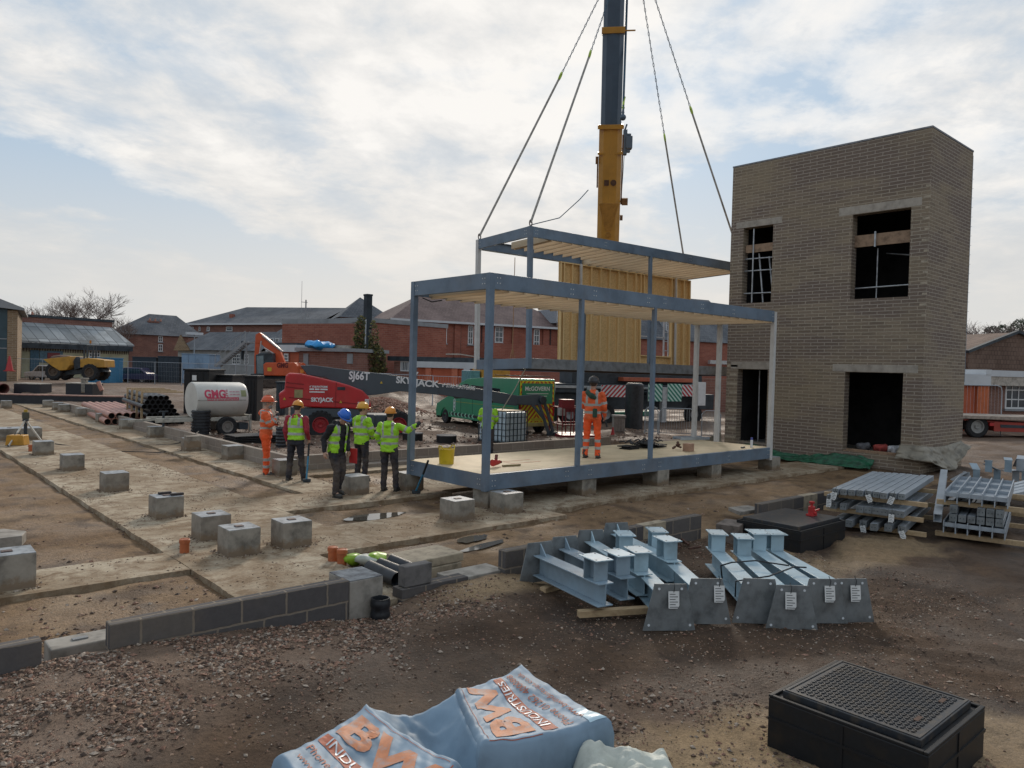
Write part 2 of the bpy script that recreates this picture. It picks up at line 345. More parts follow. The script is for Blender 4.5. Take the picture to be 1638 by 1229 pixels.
build_ground()
def stones(name, cnt, gen, cols, seed, label):
    rnd = random.Random(seed); vs_ = []; fs = []; mi = []
    base = [V(p).normalized() for p in ((1,0,0),(-1,0,0),(0,1,0),(0,-1,0),(0,0,1),(0,0,-1))]
    fc = [(0,2,4),(2,1,4),(1,3,4),(3,0,4),(2,0,5),(1,2,5),(3,1,5),(0,3,5)]
    k = 0
    while k < cnt:
        g_ = gen(rnd)
        if g_ is None: continue
        x, y, r_ = g_; z = gz(x, y); k += 1
        ro = Matrix.Rotation(rnd.random()*6.3, 3, 'Z') @ Matrix.Rotation(rnd.uniform(-.5,.5), 3, 'X'); o = len(vs_)
        sx, sy, sz = rnd.uniform(.7,1.35), rnd.uniform(.6,1.1), rnd.uniform(.35,.75)
        for b_ in base:
            p = ro @ V((b_.x*sx, b_.y*sy, b_.z*sz)); p = p*r_*rnd.uniform(.75, 1.25); vs_.append((x+p.x, y+p.y, z+p.z+r_*.15))
        fs += [tuple(i+o for i in f) for f in fc]; mi += [rnd.randrange(len(cols))]*8
    me = bpy.data.meshes.new(name); me.from_pydata(vs_, [], fs)
    for c in cols: me.materials.append(c)
    me.polygons.foreach_set('material_index', mi)
    o = bpy.data.objects.new(name, me); scene.collection.objects.link(o); tag(o, label, None, None, 'stuff'); o['category'] = 'gravel'
st1 = [M('stone_buff', (.31,.20,.135), n=.3, ns=30), M('stone_pink', (.26,.145,.10), n=.3, ns=30), M('stone_brown', (.13,.08,.055), n=.3, ns=30), M('stone_grey', (.36,.29,.23), n=.3, ns=30), M('stone_dark', (.07,.045,.032), n=.3, ns=30)]
def gen_near(r_):
    x = r_.uniform(-1, 10.5); y = r_.uniform(.8, 7.08); d = math.hypot(x, y)
    if d < 3: return None
    g = GR(x, y)
    if r_.random() > g*g*.95*sm(-.35, .25, fb(x, y, 2.2, 3, 60.)+.15)+.012 or SA(x, y) > .5 and r_.random() > .25: return None
    return x, y, (.0055+.020*r_.random()**4)*(1+.02*d)
stones('crushed_stone', 38000, gen_near, st1, 3, 'pinkish crushed stone scattered over the dark soil in front of the block wall')
def gen_bay(r_):
    if r_.random() < .5: x = r_.uniform(-3, 3.3); y = r_.uniform(7.15, 9.6); q = sm(8.6, 7.4, y)*.9+.05
    else: x = r_.uniform(-3, 14); y = r_.uniform(7.2, 18); q = .22*sm(.45, .7, .5+.5*fb(x, y, 1.1, 3, 20.))+.03+.3*sm(.15,.02,abs(bayf(x, y)+.03))
    if not inside(x, y) or r_.random() > q: return None
    return x, y, .008+.03*r_.random()**3
def gen_fine(r_):
    x = r_.uniform(0, 11); y = r_.uniform(.8, 7.0); d = math.hypot(x, y)
    if d < 3 or fb(x, y, .7, 3, 40.) < r_.uniform(-.45, .45): return None
    return x, y, (.003+.007*r_.random()**2)*(1+.05*d)
stones('grit', 26000, gen_fine, st1, 13, 'fine grit and small chips spread over the foreground soil')
stones('loose_rubble', 9000, gen_bay, st1, 5, 'loose stones and rubble lying on the foundation soil')
def gen_far(r_):
    x = r_.uniform(8.4, 26); y = r_.uniform(17.5, 36)
    if fb(x, y, .4, 3, 30.) < r_.uniform(-.4, .5): return None
    return x, y, .02+.07*r_.random()**4
stones('rough_rubble', 6000, gen_far, st1[1:], 8, 'rough stony rubble on the churned soil behind the low block wall')
def gen_heap(r_):
    a, b_ = r_.gauss(0, 1.0), r_.gauss(0, 1.0)
    return 20.5+a, 33+b_, r_.uniform(.03, .09)
stones('gravel_heap', 3000, gen_heap, [M('heap_red', (.30,.15,.10), n=.3, ns=20), M('heap_pink', (.36,.22,.16), n=.3, ns=20)], 9, 'reddish heap of gravel beyond the front of the green van')
mslab = bpy.data.materials.new('strip_concrete'); mslab.use_nodes = True
def _ms():
    t = mslab.node_tree; b = t.nodes['Principled BSDF']; tcn = t.nodes.new('ShaderNodeTexCoord'); o = tcn.outputs['Object']
    def nz(s_, d, r_=.65, di=0.): n_ = N('ShaderNodeTexNoise', t, i_Scale=s_, i_Detail=d, i_Roughness=r_, i_Distortion=di); t.links.new(o, n_.inputs['Vector']); return n_.outputs[0]
    a, c, e, f_ = nz(.8, 7.), nz(3.5, 8., .7, .4), nz(22., 6., .7), nz(.45, 5.)
    col = ramp(t, a, [(.34, (.27,.21,.14)), (.5, (.39,.32,.23)), (.68, (.47,.40,.30))])
    col = mixc(t, mth(t, 'MULTIPLY', ramp(t, c, [(.45, (0,)*3), (.60, (1,)*3)]), .8), col, (.16,.10,.055))
    col = mixc(t, mth(t, 'MULTIPLY', ramp(t, f_, [(.45, (0,)*3), (.60, (1,)*3)]), .65), col, (.19,.125,.07))
    col = mixc(t, .6, col, ramp(t, e, [(.32, (.34,)*3), (.68, (.64,)*3)]), 'OVERLAY')
    t.links.new(col, b.inputs['Base Color']); b.inputs['Roughness'].default_value = .9; b.inputs['Specular IOR Level'].default_value = .25
    bp = N('ShaderNodeBump', t); bp.inputs['Strength'].default_value = .6; bp.inputs['Distance'].default_value = .02; t.links.new(mth(t, 'ADD', c, mth(t, 'MULTIPLY', e, .4)), bp.inputs['Height']); t.links.new(bp.outputs[0], b.inputs['Normal'])
_ms()
def strip(x0, x1, y0, y1, sides='NSEW', st=.1):
    def jit(x, y): return (x + .022*fb(x, y, 1.1, 4, 50.)+.010*fb(x, y, 7, 2, 1.), y + .022*fb(x, y, 1.1, 4, 70.)+.010*fb(x, y, 7, 2, 4.))
    pts = []
    def run(ax, ay, bx_, by_, j):
        n = max(1, int(math.hypot(bx_-ax, by_-ay)/st)); 
        for k in range(n): x, y = ax+(bx_-ax)*k/n, ay+(by_-ay)*k/n; pts.append(jit(x, y) if (j and k) else (x, y))
    run(x0, y0, x1, y0, 'S' in sides); run(x1, y0, x1, y1, 'E' in sides); run(x1, y1, x0, y1, 'N' in sides); run(x0, y1, x0, y0, 'W' in sides)
    o = B().prism(pts, -.3, 0, 'z').build('concrete_strip', mslab); return tag(o, kind='structure')
strip(3.3, 5.9, 9.5, 50, 'EW'); strip(-20, 3.3, 9.75, 10.8, 'NS'); strip(3.3, 4.95, 7.19, 9.5, 'EW'); strip(5.9, 9.9, 9.55, 11.1, 'NSE'); strip(9.9, 22.3, 10.1, 11.55, 'NSE'); strip(5.9, 9.6, 12.62, 14.15, 'SN'); strip(9.6, 22.3, 13.0, 14.4, 'NSEW'); strip(7.0, 8.12, 14.15, 50, 'EW'); strip(8.12, 20, 16.35, 17.24, 'S')
# puddles
def blob(pts, z, name, mat, label, cat=None):
    b = B(); n = len(pts); b.add([(p[0], p[1], z) for p in pts], [tuple(range(n))]); o = b.build(name, mat, fix=False); return tag(o, label, cat, None, 'structure')
def bpts(cx, cy, a, b_, rz, n=36, s=1.): return [(cx+math.cos(rz)*u-math.sin(rz)*v, cy+math.sin(rz)*u+math.cos(rz)*v) for u, v in [((1+.35*noise.noise(V((math.cos(t)*1.5+s, math.sin(t)*1.5, s))))*a*math.cos(t), (1+.35*noise.noise(V((math.cos(t)*1.5, math.sin(t)*1.5+s, s+5))))*b_*math.sin(t)) for t in [2*math.pi*i/n for i in range(n)]]]
mw = M('puddle_water', (.10,.085,.065), rough=.04, n=.05, spec=.9)
for (px, py, a, b_, rz, s) in ((312,788,.20,.95,.12,2.), (598,825,.62,.22,0.,5.), (755,862,.35,.16,.3,8.), (775,872,.55,.10,.2,3.)):
    p = W(px, py, -.04); z = max(gz(p.x+dx*.1, p.y+dy*.1) for dx in (-1,0,1) for dy in (-1,0,1))+.012
    blob(bpts(p.x, p.y, a, b_, rz, s=s), z-.004, 'water', mw, 'puddle')
# ---------------- foundation edges, block walls ----------------
mconc = M('cast_concrete', (.30,.275,.24), n=.22, ns=5, bump=.004, stain=.35)
mblk = brickmat('dense_block_dark', (.085,.078,.078), (.12,.108,.10), (.22,.18,.14), .45, .225, .012, blot=(.17,.135,.10), mix=.35, bump=.006)
mblk2 = brickmat('dense_block_pale', (.24,.20,.17), (.30,.255,.21), (.36,.31,.26), .45, .225, .012, blot=(.22,.16,.12), mix=.4, bump=.005)
mbuff = M('buff_block', (.34,.28,.20), n=.2, ns=9, bump=.004)
def wall_thing(label, x0, x1, y0, y1, z0, z1, mat, name='block_wall', extra=None):
    zo = z1-.45; t = thing(name, label, 'wall', ((x0+x1)/2, (y0+y1)/2, zo)); cx, cy = (x0+x1)/2, (y0+y1)/2
    B().box(x0-cx, x1-cx, y0-cy, y1-cy, z0-zo, z1-zo).build('blockwork', mat, t, bevel=.006)
    if extra: extra(t, cx, cy)
    return t
wall_thing('low dark block wall in the foreground running past the black duct pipes', 1.72, 4.02, 7.04, 7.18, -.45, .36, mblk)
wall_thing('short dark block wall at the left edge before the gap with the concrete pad', -3, 1.22, 7.04, 7.18, -.3, .34, mblk)
def ex2(t, cx, cy):
    for k, (a, b_) in enumerate(((6.65+.9,8.35), (8.95,9.5))):
        B().box(a-cx, b_-cx, 7.035-cy, 7.187-cy, .142+.097, .356+.097).build('buff_block_course', mbuff, t, bevel=.004)
wall_thing('low block wall with two buff patches behind the pale blue steel beams', 6.22, 10.45, 7.04, 7.18, -.3, .353, mblk, extra=ex2)
wall_thing('long pale block wall running away beside the row of small pedestals', 8.13, 8.27, 17.43, 43, -.2, .36, mblk2)
wall_thing('pale block wall crossing behind the workers towards the water container', 8.13, 20, 17.25, 17.41, -.25, .36, mblk2)
wall_thing('single stepped course of blocks against the inner wall behind the workers', 9.3, 11.6, 16.9, 17.22, -.2, .09, mblk2)
def ex3(t, cx, cy): B().box(13.95-cx, 14.5-cx, 7.095-cy, 7.245-cy, .13, .323+.13).build('buff_block_course', mbuff, t, bevel=.004)
wall_thing('short dark block wall behind the black chamber with the red valve', 12.4, 15.6, 7.1, 7.24, -.2, .32, mblk, extra=ex3)
t = thing('stepped_block', 'lone upright block on a brick footing beside the black duct pipes', 'block', (4.83,7.2,0))
B().box(-.05,.33,-.07,.07,.12,.36).build('upper_block', M('single_block', (.14,.13,.125), n=.2, ns=8, bump=.004), t, bevel=.012); B().box(-.1,.85,-.1,.1,-.35,.115).build('footing', mblk, t, bevel=.005)
t = thing('foundation_step', 'low concrete kerb lying flat before the gap in the block wall', 'kerb', (5.95,7.35,0)); B().box(-.45,.35,-.22,.16,-.25,.10).build('kerb_block', mconc, t, bevel=.01)
# concrete pad (sunken pedestal end) beside the two walls
def pad(label, px, py, w, d, h, rz=0., z=0.):
    p = W(px, py, z+h); t = thing('concrete_pad', label, 'pad', (p.x, p.y, z), rz); B().box(-w/2, w/2, -d/2, d/2, -.3, h).build('slab', mconc, t, bevel=.012); return t, h
t, h = pad('flat concrete pad with a steel shim in the gap of the front wall', 128, 1022, .50, .30, .16); B().box(-.06,.06,-.03,.03,h+.001,h+.012).build('shim_plate', M('shim_dark', (.2,.2,.2), .5, n=.1), t)
t = thing('concrete_pad', 'concrete pad with a dark coated top at the end of the front block wall', 'pad', (4.24, 7.27, 0)); B().box(-.205,.21,-.215,.25,-.4,.335).build('slab', mconc, t, bevel=.012); B().box(-.2,.205,-.21,.245,.336,.342).build('coated_top', M('pad_coating', (.20,.21,.22), n=.5, ns=8, c2=(.07,.07,.08)), t)
t = thing('broken_slab', 'pale broken slab lying on the soil at the left edge', 'slab', tuple(W(5, 868, .0))); B().prism([(-.7,-.3),(.18,-.3),(.28,.0),(.05,.35),(-.7,.3)], -.02, .13, 'z').build('slab', mconc, t, bevel=.01)
t = thing('slab_stack', 'two pale concrete slabs stacked beside the black duct pipes', 'slabs', (5.75,8.05,0), .05)
B().box(-.42,.36,-.27,.3,-.1,.08).build('lower_slab', mbuff, t, bevel=.012); B().box(-.45,.4,-.26,.3,.085,.2).build('upper_slab', mbuff, t, bevel=.012)
t = thing('brick_stack', 'two dark blocks stacked at the end of the wall behind the steel beams', 'blocks', (10.75,6.7,0), .3)
B().box(-.3,.3,-.2,.2,-.05,.12).box(-.25,.3,-.2,.16,.124,.25).build('blocks', M('block_stack', (.16,.13,.11), n=.25, ns=9, bump=.005), t, bevel=.008)
# ---------------- pedestals ----------------
mped = M('pedestal_concrete', (.28,.255,.215), n=.25, ns=4, bump=.005, stain=.6, splash=.13)
PED = []
mpt = M('pedestal_top', (.27,.285,.30), n=.3, ns=7, rough=.55)
def pedestal(px, py, label, w=.44, d=.44, h=.36, shim=1, at=None):
    h += random.uniform(-.015, .02) if py > 830 else 0
    p = W(px, py, 0.) if at is None else V(at)
    PED.append((p.x+w/2, p.y+d/2, w/2))
    t = thing('concrete_pedestal', label, 'pedestal', (p.x, p.y, 0), random.uniform(-.025,.025), 'cast concrete pedestals on the foundation strips')
    B().box(0, w, 0, d, -.12, h-.003).build('concrete_block', mped, t, bevel=.008)
    B().box(.004, w-.004, .004, d-.004, h-.003, h+.002).build('trowelled_top', mpt, t)
    if shim: B().box(w*.36, w*.36+.11, d*.38, d*.38+.09, h+.003, h+.014).build('shim_plate', M('shim_rust', (.10,.06,.05), .6, n=.3, ns=20), t)
    if shim == 2:
        for q in ((.3,.7),(.6,.2)): B().box(w*q[0], w*q[0]+.2, d*q[1], d*q[1]+.08, h+.003, h+.04).build('packer', M('packer', (.05,.04,.04), n=.2), t)
    return t
row = 'of the row that starts by the surveying tripod'
for a in ((56,729,'nearest pedestal to the surveying tripod, just in front of its legs'), (101,754,'second pedestal '+row), (168,788,'third pedestal '+row), (250,831,'fourth pedestal '+row+', carrying two dark packers'),
          (321,867,'pedestal with a shim standing just behind the nearest large pedestal'), (365.4,892.6,'large near pedestal with a dark drip, the nearest of its row'), (452.6,878.5,'large pedestal with rusty shim right of the near pair'),
          (727,835.4,'cracked pedestal standing alone in front of the steel frame corner'), (779.5,814,'pedestal carrying the near corner post of the standing steel frame'), (807.7,823,'pedestal with a shim right in front of the near corner post'),
          (930.8,793,'first pedestal under the long beam, below the orange worker on the deck'), (1051.7,777.8,'middle pedestal under the long beam of the standing frame'), (1138.4,765.6,'third pedestal under the long beam, towards the brick tower'), (1235,753,'pedestal under the white end post beside the brick tower'),
          (650,786,'pedestal carrying the left rear corner post of the standing frame'), (561,792,'pedestal at the feet of the two workers in lime jackets'), (447,762,'pedestal in the corner of the inner wall behind the lime vest worker'),
          (364,736,'pedestal by the inner wall left of the orange worker'), (297,722,'low pedestal by the inner wall with the black cable on it'), (240,700.5,'small pedestal by the inner wall below the white tank trailer'), (195,687,'small pedestal by the inner wall below the black pipe stack'),
          (156.4,676,'small pedestal by the inner wall below the terracotta pipes'), (124,666.4,'small far pedestal by the inner wall, sixth from the orange worker'), (95,659.5,'small far pedestal right in front of the start of the inner wall'), (86,656,'small far pedestal just left of the start of the inner wall'), (70.5,652,'small far pedestal at the end of the inner strip'),
          (2.6,653,'small far pedestal at the left edge behind the tripod'), (51,646,'pale far pedestal in front of the long black panel')):
    sp = 2 if 'packers' in a[2] else (1 if a[1] > 805 else 0)
    pedestal(*a, shim=sp)
p = W(57.7, 938.7); pedestal(0, 0, 'large pedestal with a square shim at the left edge of the picture', at=(p.x-.5, p.y, 0), w=.5, h=.40)
pedestal(0, 0, 'pedestal with pale sides half out of view behind the tripod case', at=tuple(W(-18, 706)), w=1.4, d=.8)

def gen_spoil(r_):
    c = PED[r_.randrange(len(PED))]; a = r_.randrange(4); e = c[2]+.01+abs(r_.gauss(0,.045)); u = r_.uniform(-c[2]-.05, c[2]+.05)
    x, y = ((c[0]+u, c[1]+e), (c[0]+u, c[1]-e), (c[0]+e, c[1]+u), (c[0]-e, c[1]+u))[a]
    return x, y, .006+.02*r_.random()**3
_gz = gz
gz = lambda x, y: max(_gz(x, y), 0.) if conc(x, y) > .5 else _gz(x, y)
stones('pedestal_spoil', 5200, gen_spoil, [M('spoil_brown', (.15,.095,.055), n=.3, ns=30), st1[2], st1[3]], 17, 'crumbs of soil and mortar lying round the feet of the concrete pedestals')
def gen_slab(r_):
    x = r_.uniform(-2, 16); y = r_.uniform(7.3, 22)
    if conc(x, y) < .5 or fb(x, y, 1.3, 3, 80.) < r_.uniform(-.2, .5): return None
    return x, y, .004+.014*r_.random()**3
stones('slab_crumbs', 9000, gen_slab, [MC['spoil_brown'], st1[2], st1[0]], 19, 'crumbs of dried mud scattered over the concrete strips')
gz = _gz
# ---------------- steel module frames ----------------
mst = M('primed_steel', (.125,.175,.235), rough=.5, n=.16, ns=2.2, spec=.5, c2=(.085,.125,.175), stain=.3)
mst2 = M('primed_steel_bare', (.20,.215,.23), rough=.45, n=.2, ns=5, spec=.5, stain=.2)
mwhite = M('white_post', (.55,.54,.52), rough=.6, n=.06, ns=4, stain=.15)
mbolt = M('bolt_zinc', (.6,.6,.58), rough=.4, metal=.6, n=.05)
def woodmat(name, c, c2, sc=(.6, 12, 12), rough=.75):
    if name in MC: return MC[name]
    m = bpy.data.materials.new(name); m.use_nodes = True; t = m.node_tree; b = t.nodes['Principled BSDF']
    tcn = t.nodes.new('ShaderNodeTexCoord'); mpn = t.nodes.new('ShaderNodeMapping'); mpn.inputs['Scale'].default_value = sc; oi = t.nodes.new('ShaderNodeObjectInfo')
    ad = t.nodes.new('ShaderNodeVectorMath'); ad.operation = 'ADD'; scn = t.nodes.new('ShaderNodeVectorMath'); scn.operation = 'SCALE'; scn.inputs[0].default_value = (9, 5, 7)
    t.links.new(oi.outputs['Random'], scn.inputs['Scale']); t.links.new(tcn.outputs['Object'], mpn.inputs[0]); t.links.new(mpn.outputs[0], ad.inputs[0]); t.links.new(scn.outputs[0], ad.inputs[1])
    nz = N('ShaderNodeTexNoise', t, i_Scale=1.6, i_Detail=6., i_Roughness=.65, i_Distortion=.6); t.links.new(ad.outputs[0], nz.inputs['Vector'])
    t.links.new(ramp(t, nz.outputs[0], [(.3, c2), (.55, c), (.75, tuple(min(1, v*1.15) for v in c))]), b.inputs['Base Color'])
    b.inputs['Roughness'].default_value = rough; MC[name] = m; return m
mjoist = woodmat('joist_timber', (.70,.56,.38), (.58,.43,.27), (12, .6, 12))
mdeck = woodmat('deck_board', (.58,.46,.29), (.46,.36,.22), (1.2, 1.2, 1))
mosb = M('osb_board', (.66,.45,.21), n=.2, ns=26, c2=(.52,.33,.13))
mstud = woodmat('stud_timber', (.74,.54,.27), (.62,.42,.18), (12, 12, .6))
def cbeam(b, p0, p1, h, fw, side, t=.012, lip=True):
    """channel along p0->p1 (bottom line); web on the outside, flanges toward `side` (unit vector)"""
    p0, p1, s_ = V(p0), V(p1), V(side)
    def slab(a, c, z0, z1):
        q = [p+s_*k+V((0,0,z)) for p in (p0, p1) for k, z in ((a, z0), (c, z0), (c, z1), (a, z1))]
        b.add(q, [(3,2,1,0),(4,5,6,7),(0,1,5,4),(1,2,6,5),(2,3,7,6),(3,0,4,7)])
    slab(0, t, 0, h); slab(t+.0005, fw, 0, t); slab(t+.0005, fw, h-t, h)
def module(label, loc, rz, Lx, Wy, posts, parent_rot=(0,0)):
    """origin: near corner at ground-beam underside; x long, y short, z up; total height 4.08"""
    t = thing('module_frame', label, 'steel frame', loc, rz); t.rotation_euler = (parent_rot[0], parent_rot[1], rz)
    Ht, hb, pw = 4.08, .30, .12
    return t, Ht, hb, pw
# --- standing module ---
A = W(777, 787, .33); ax, ay = 8.97, 10.79
t, Ht, hb, pw = module('standing steel module frame with ply deck and timber joists, next to the brick tower', (ax, ay, .345), 0, 10.33, 2.6, None)
Lx, Wy = 10.36, 2.62; standing = t
def bolts(b, x, y, z, nrm):
    for dx in (-.035, .035):
        for dz in (-.05, .05):
            if nrm == 'y': b.cyl((x+dx, y, z+dz), (x+dx, y-.006, z+dz), .011, n=8)
            else: b.cyl((x, y+dx, z+dz), (x-.006, y+dx, z+dz), .011, n=8)
def post(x, y, z0, z1, mat, par, w_=.12, cap=False, name='post', label=None):
    b = B().box(x-w_/2, x+w_/2, y-w_/2, y+w_/2, z0, z1)
    return b.build(name, mat, par, bevel=.006, label=label)
for x, y, z0, z1, m_ in ((.06,.06,-.02,Ht,mst), (.06,Wy-.06,-.02,Ht,mst), (Lx-.06,.06,-.05,Ht-.02,mwhite), (Lx-.06,Wy-.06,hb,Ht-hb,mwhite), (Lx-.06,Wy-.85,hb,Ht-hb,mwhite)): post(x, y, z0, z1, m_, t, .12)
for x, y in ((2.54,.05),(4.98,.05),(5.3,Wy-.05)): post(x, y, hb+.002, Ht-hb-.002, mst, t, .09)
for nm, z in (('floor_beam', 0), ('roof_beam', Ht-hb)):
    for p0, p1, s_ in (((.125,.012,z),(Lx-.125,.012,z),(0,1,0)), ((.125,Wy-.012,z),(Lx-.125,Wy-.012,z),(0,-1,0)), ((.012,.125,z),(.012,Wy-.125,z),(1,0,0)), ((Lx-.012,.125,z),(Lx-.012,Wy-.125,z),(-1,0,0))):
        b = B(); cbeam(b, p0, p1, hb, .08, s_); o = b.build(nm, mst, t, bevel=.003)
    b = B()
    for x in (.22, 2.2, 2.9, 4.7, 5.3, 6.8, 8.2, Lx-.2): bolts(b, x, .011, z+hb/2+random.uniform(-.04,.04), 'y')
    for y in (.2, Wy-.2): bolts(b, .011, y, z+hb/2, 'x')
    b.build('bolt_group', mbolt, t)
B().box(.02, Lx-.02, .095, Wy-.02, hb-.018, hb+.006).build('deck', mdeck, t)
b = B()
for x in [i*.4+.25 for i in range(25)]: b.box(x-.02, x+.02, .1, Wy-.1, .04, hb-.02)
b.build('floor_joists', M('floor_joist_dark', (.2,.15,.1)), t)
for i in range(25):
    x = .52+i*.4
    if x > Lx-.15: break
    B().box(x-.024, x+.024, .03, Wy-.03, Ht-.29-.045, Ht-.10).build('joist', mjoist, t)
B().box(.30, .345, .1, Wy-.25, Ht-.31, Ht-.13).build('rim_joist', mjoist, t)
b = B(); b.tube([(.1,Wy-.3,Ht-.35),(.3,Wy-.35,Ht-.42),(.6,Wy-.3,Ht-.36)], .012).build('strap_end', M('black_strap', (.03,.03,.035)), t)
# chalk marks on the deck
b = B(); b.box(1.55, 2.35, .95, .97, hb+.0065, hb+.009); b.box(1.55,1.57,.97,1.3,hb+.0065,hb+.009).box(1.55,2.35,1.3,1.32,hb+.0065,hb+.009)
b.build('marking', M('red_chalk', (.45,.10,.07)), t)
# --- suspended module ---
S0 = WD(851, 360, 21.4); th = rad(-4.6)
sus = thing('module_frame', 'steel module frame hanging from the crane with a timber stud wall panel inside', 'steel frame', (S0.x, S0.y, S0.z-Ht), th); sus.rotation_euler = (rad(-1.6), rad(.35), th)
Lx2, Wy2 = 10.0, 2.75; t = sus
for x, y, m_ in ((.06,.06,mst), (.06,Wy2-.06,mwhite), (Lx2-.06,.06,mst)): post(x, y, -.0, Ht, m_, t, .13)
post(Lx2-.06, Wy2-.06, 0, Ht, mst, t, .13)
post(5.05, .05, hb+.002, Ht-hb-.002, mst, t, .1)
for nm, z in (('floor_beam', 0), ('roof_beam', Ht-hb)):
    for p0, p1, s_ in (((.13,.012,z),(Lx2-.13,.012,z),(0,1,0)), ((.012,.13,z),(.012,Wy2-.13,z),(1,0,0)), ((Lx2-.012,.13,z),(Lx2-.012,Wy2-.13,z),(-1,0,0))):
        b = B(); cbeam(b, p0, p1, hb, .08, s_); b.build(nm, mst if nm == 'roof_beam' or s_ != (0,1,0) else mst2, t, bevel=.003)
b = B(); cbeam(b, (.13,Wy2-.012,0), (Lx2-.13,Wy2-.012,0), hb, .08, (0,-1,0)); b.build('floor_beam', mst, t)
b = B(); y = Wy2-.1
b.box(.15, 4.3, y-.09, y+.09, Ht-.31, Ht-.297).box(.15, 4.3, y-.09, y+.09, Ht-.033, Ht-.02).box(.15, 4.3, y-.006, y+.006, Ht-.296, Ht-.034).box(4.31, 4.33, y-.09, y+.09, Ht-.31, Ht-.02)
b.build('roof_beam', mst, t, bevel=.002)
b = B(); cbeam(b, (4.34,Wy2-.012,Ht-hb), (Lx2-.13,Wy2-.012,Ht-hb), hb, .08, (0,-1,0)); b.build('roof_beam', mst, t)
b = B()
for x in (.25, 3., 7., 9.5): bolts(b, x, .011, Ht-.15, 'y')
for y in (.22, Wy2-.2): bolts(b, .011, y, Ht-.15, 'x')
b.build('bolt_group', mbolt, t)
for i in range(24):
    x = .85+i*.4
    if x > Lx2-.1: break
    y1 = Wy2-.9 if x < 4.2 else Wy2-.02
    B().box(x-.024, x+.024, .03, y1, Ht-.335, Ht-.10).build('joist', mjoist, t)
B().box(.72, .77, .1, Wy2-.9, Ht-.33, Ht-.12).build('rim_joist', mjoist, t)
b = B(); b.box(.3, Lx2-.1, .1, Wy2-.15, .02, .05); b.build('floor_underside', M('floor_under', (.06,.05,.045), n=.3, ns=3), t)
# stud wall: x 3.15..Lx2-.2 at the back, with a window hole near the right end
wx0, wx1, wy = 3.2, Lx2-.12, Wy2-.28
wx_a, wx_b, wz_a, wz_b = 7.15, 8.75, .72, 2.55
zt = Ht-.36
b = B(); Wl = (wx0, wx1)
b.box(wx0, wx_a, wy, wy+.012, hb, zt).box(wx_b, wx1, wy, wy+.012, hb, zt).box(wx_a, wx_b, wy, wy+.012, wz_b, zt).box(wx_a, wx_b, wy, wy+.012, hb, wz_a)
b.build('osb_sheet', mosb, t)
xs = [wx0+.045, wx0+.17]+[wx0+.55+i*.44 for i in range(9)]+[7.1, 8.8, 9.1, 9.5, wx1-.02]
xs = sorted(x for x in xs if x < wx1)
for x in xs:
    if wx_a < x < wx_b:
        B().box(x-.02, x+.02, wy-.095, wy-.001, wz_b, zt-.04).build('stud', mstud, t); continue
    B().box(x-.022, x+.022, wy-.095, wy-.001, hb+.04, zt-.04).build('stud', mstud, t)
B().box(wx0, wx1, wy-.1, wy-.001, zt-.039, zt).build('top_plate', mstud, t)
B().box(wx0, wx1, wy-.1, wy-.001, hb, hb+.039).build('sole_plate', mstud, t)
B().box(wx_a, wx_b, wy-.1, wy-.001, wz_b-.04, wz_b).box(wx_a, wx_b, wy-.1, wy-.001, wz_a-.04, wz_a).build('window_trimmer', mstud, t)
B().box(4.05,4.13,wy-.16,wy-.10,hb,Ht-.36).build('post', mwhite, t); B().box(8.93,9.0,wy-.16,wy-.10,hb,Ht-.36).build('post', mwhite, t)
b = B(); b.box(wx_a+.02, wx_b-.35, wy-.06, wy-.02, 1.40, 1.44); b.box(wx_b-.36, wx_b-.30, wy-.06, wy-.02, wz_a, wz_b-.04)
b.box(wx_b-.1,wx_b-.06,wy-.06,wy-.02,wz_a,wz_b-.04); 
for k in range(5): b.box(wx_b-.3, wx_b-.1, wy-.05, wy-.03, wz_a+.2+k*.35, wz_a+.23+k*.35)
b.build('window_bracing', M('bracing_pale', (.5,.5,.52)), t)
bpy.context.view_layer.update()
def sw(x, y, z): return sus.matrix_world @ V((x, y, z))
# ---------------- slings + crane ----------------
mchain = M('chain_steel', (.04,.09,.14), rough=.5, metal=.3); mhook = M('hook_lime', (.45,.62,.10), rough=.5); mstrap = M('strap_grey', (.36,.34,.31), n=.2, ns=8)
ctr = sw(Lx2/2, Wy2/2, Ht); dC = (ctr-CAM).dot(cf); APEX = WD(1012, -112, dC)
def sling(label, foot, k, vis=1):
    t = thing('lifting_sling', label, 'sling', tuple(foot), 0, 'slings holding the hanging frame')
    a = V((0,0,0)); top = APEX-V(foot); mid = top*k; mid2 = top*(k+.02)
    B().tube([(0,0,.12), tuple(mid)], .035, 6).build('strap', mstrap, t)
    n = int((top-mid2).length/.13); b = B(); d = (top-mid2).normalized(); s1 = d.orthogonal().normalized(); s2 = d.cross(s1)
    for i in range(n):
        c = mid2 + d*(i+.5)*.13; s_ = s1 if i % 2 else s2
        b.tube([tuple(c + d*.075*math.cos(u) + s_*.022*math.sin(u)) for u in [2*math.pi*j/8 for j in range(8)]], .011, 4, closed=True)
    b.build('chain', mchain, t)
    B().tube([tuple(mid + d*.1 + (d*.13*math.cos(u) + s1*.09*math.sin(u))) for u in [2*math.pi*j/10 for j in range(10)]], .03, 6, closed=True).build('hook', mhook, t)
    B().tube([(.05*math.cos(u)*1, 0, .1+.09*math.sin(u)) for u in [2*math.pi*j/10 for j in range(10)]], .018, 6, closed=True).build('shackle', M('shackle', (.12,.09,.08), metal=.5, rough=.5), t)
sling('lifting chain and strap to the left rear corner of the hanging frame, outermost left', sw(.08, Wy2-.08, Ht), .50)
sling('lifting chain and strap to the near left corner of the hanging frame', sw(.08, .08, Ht), .53)
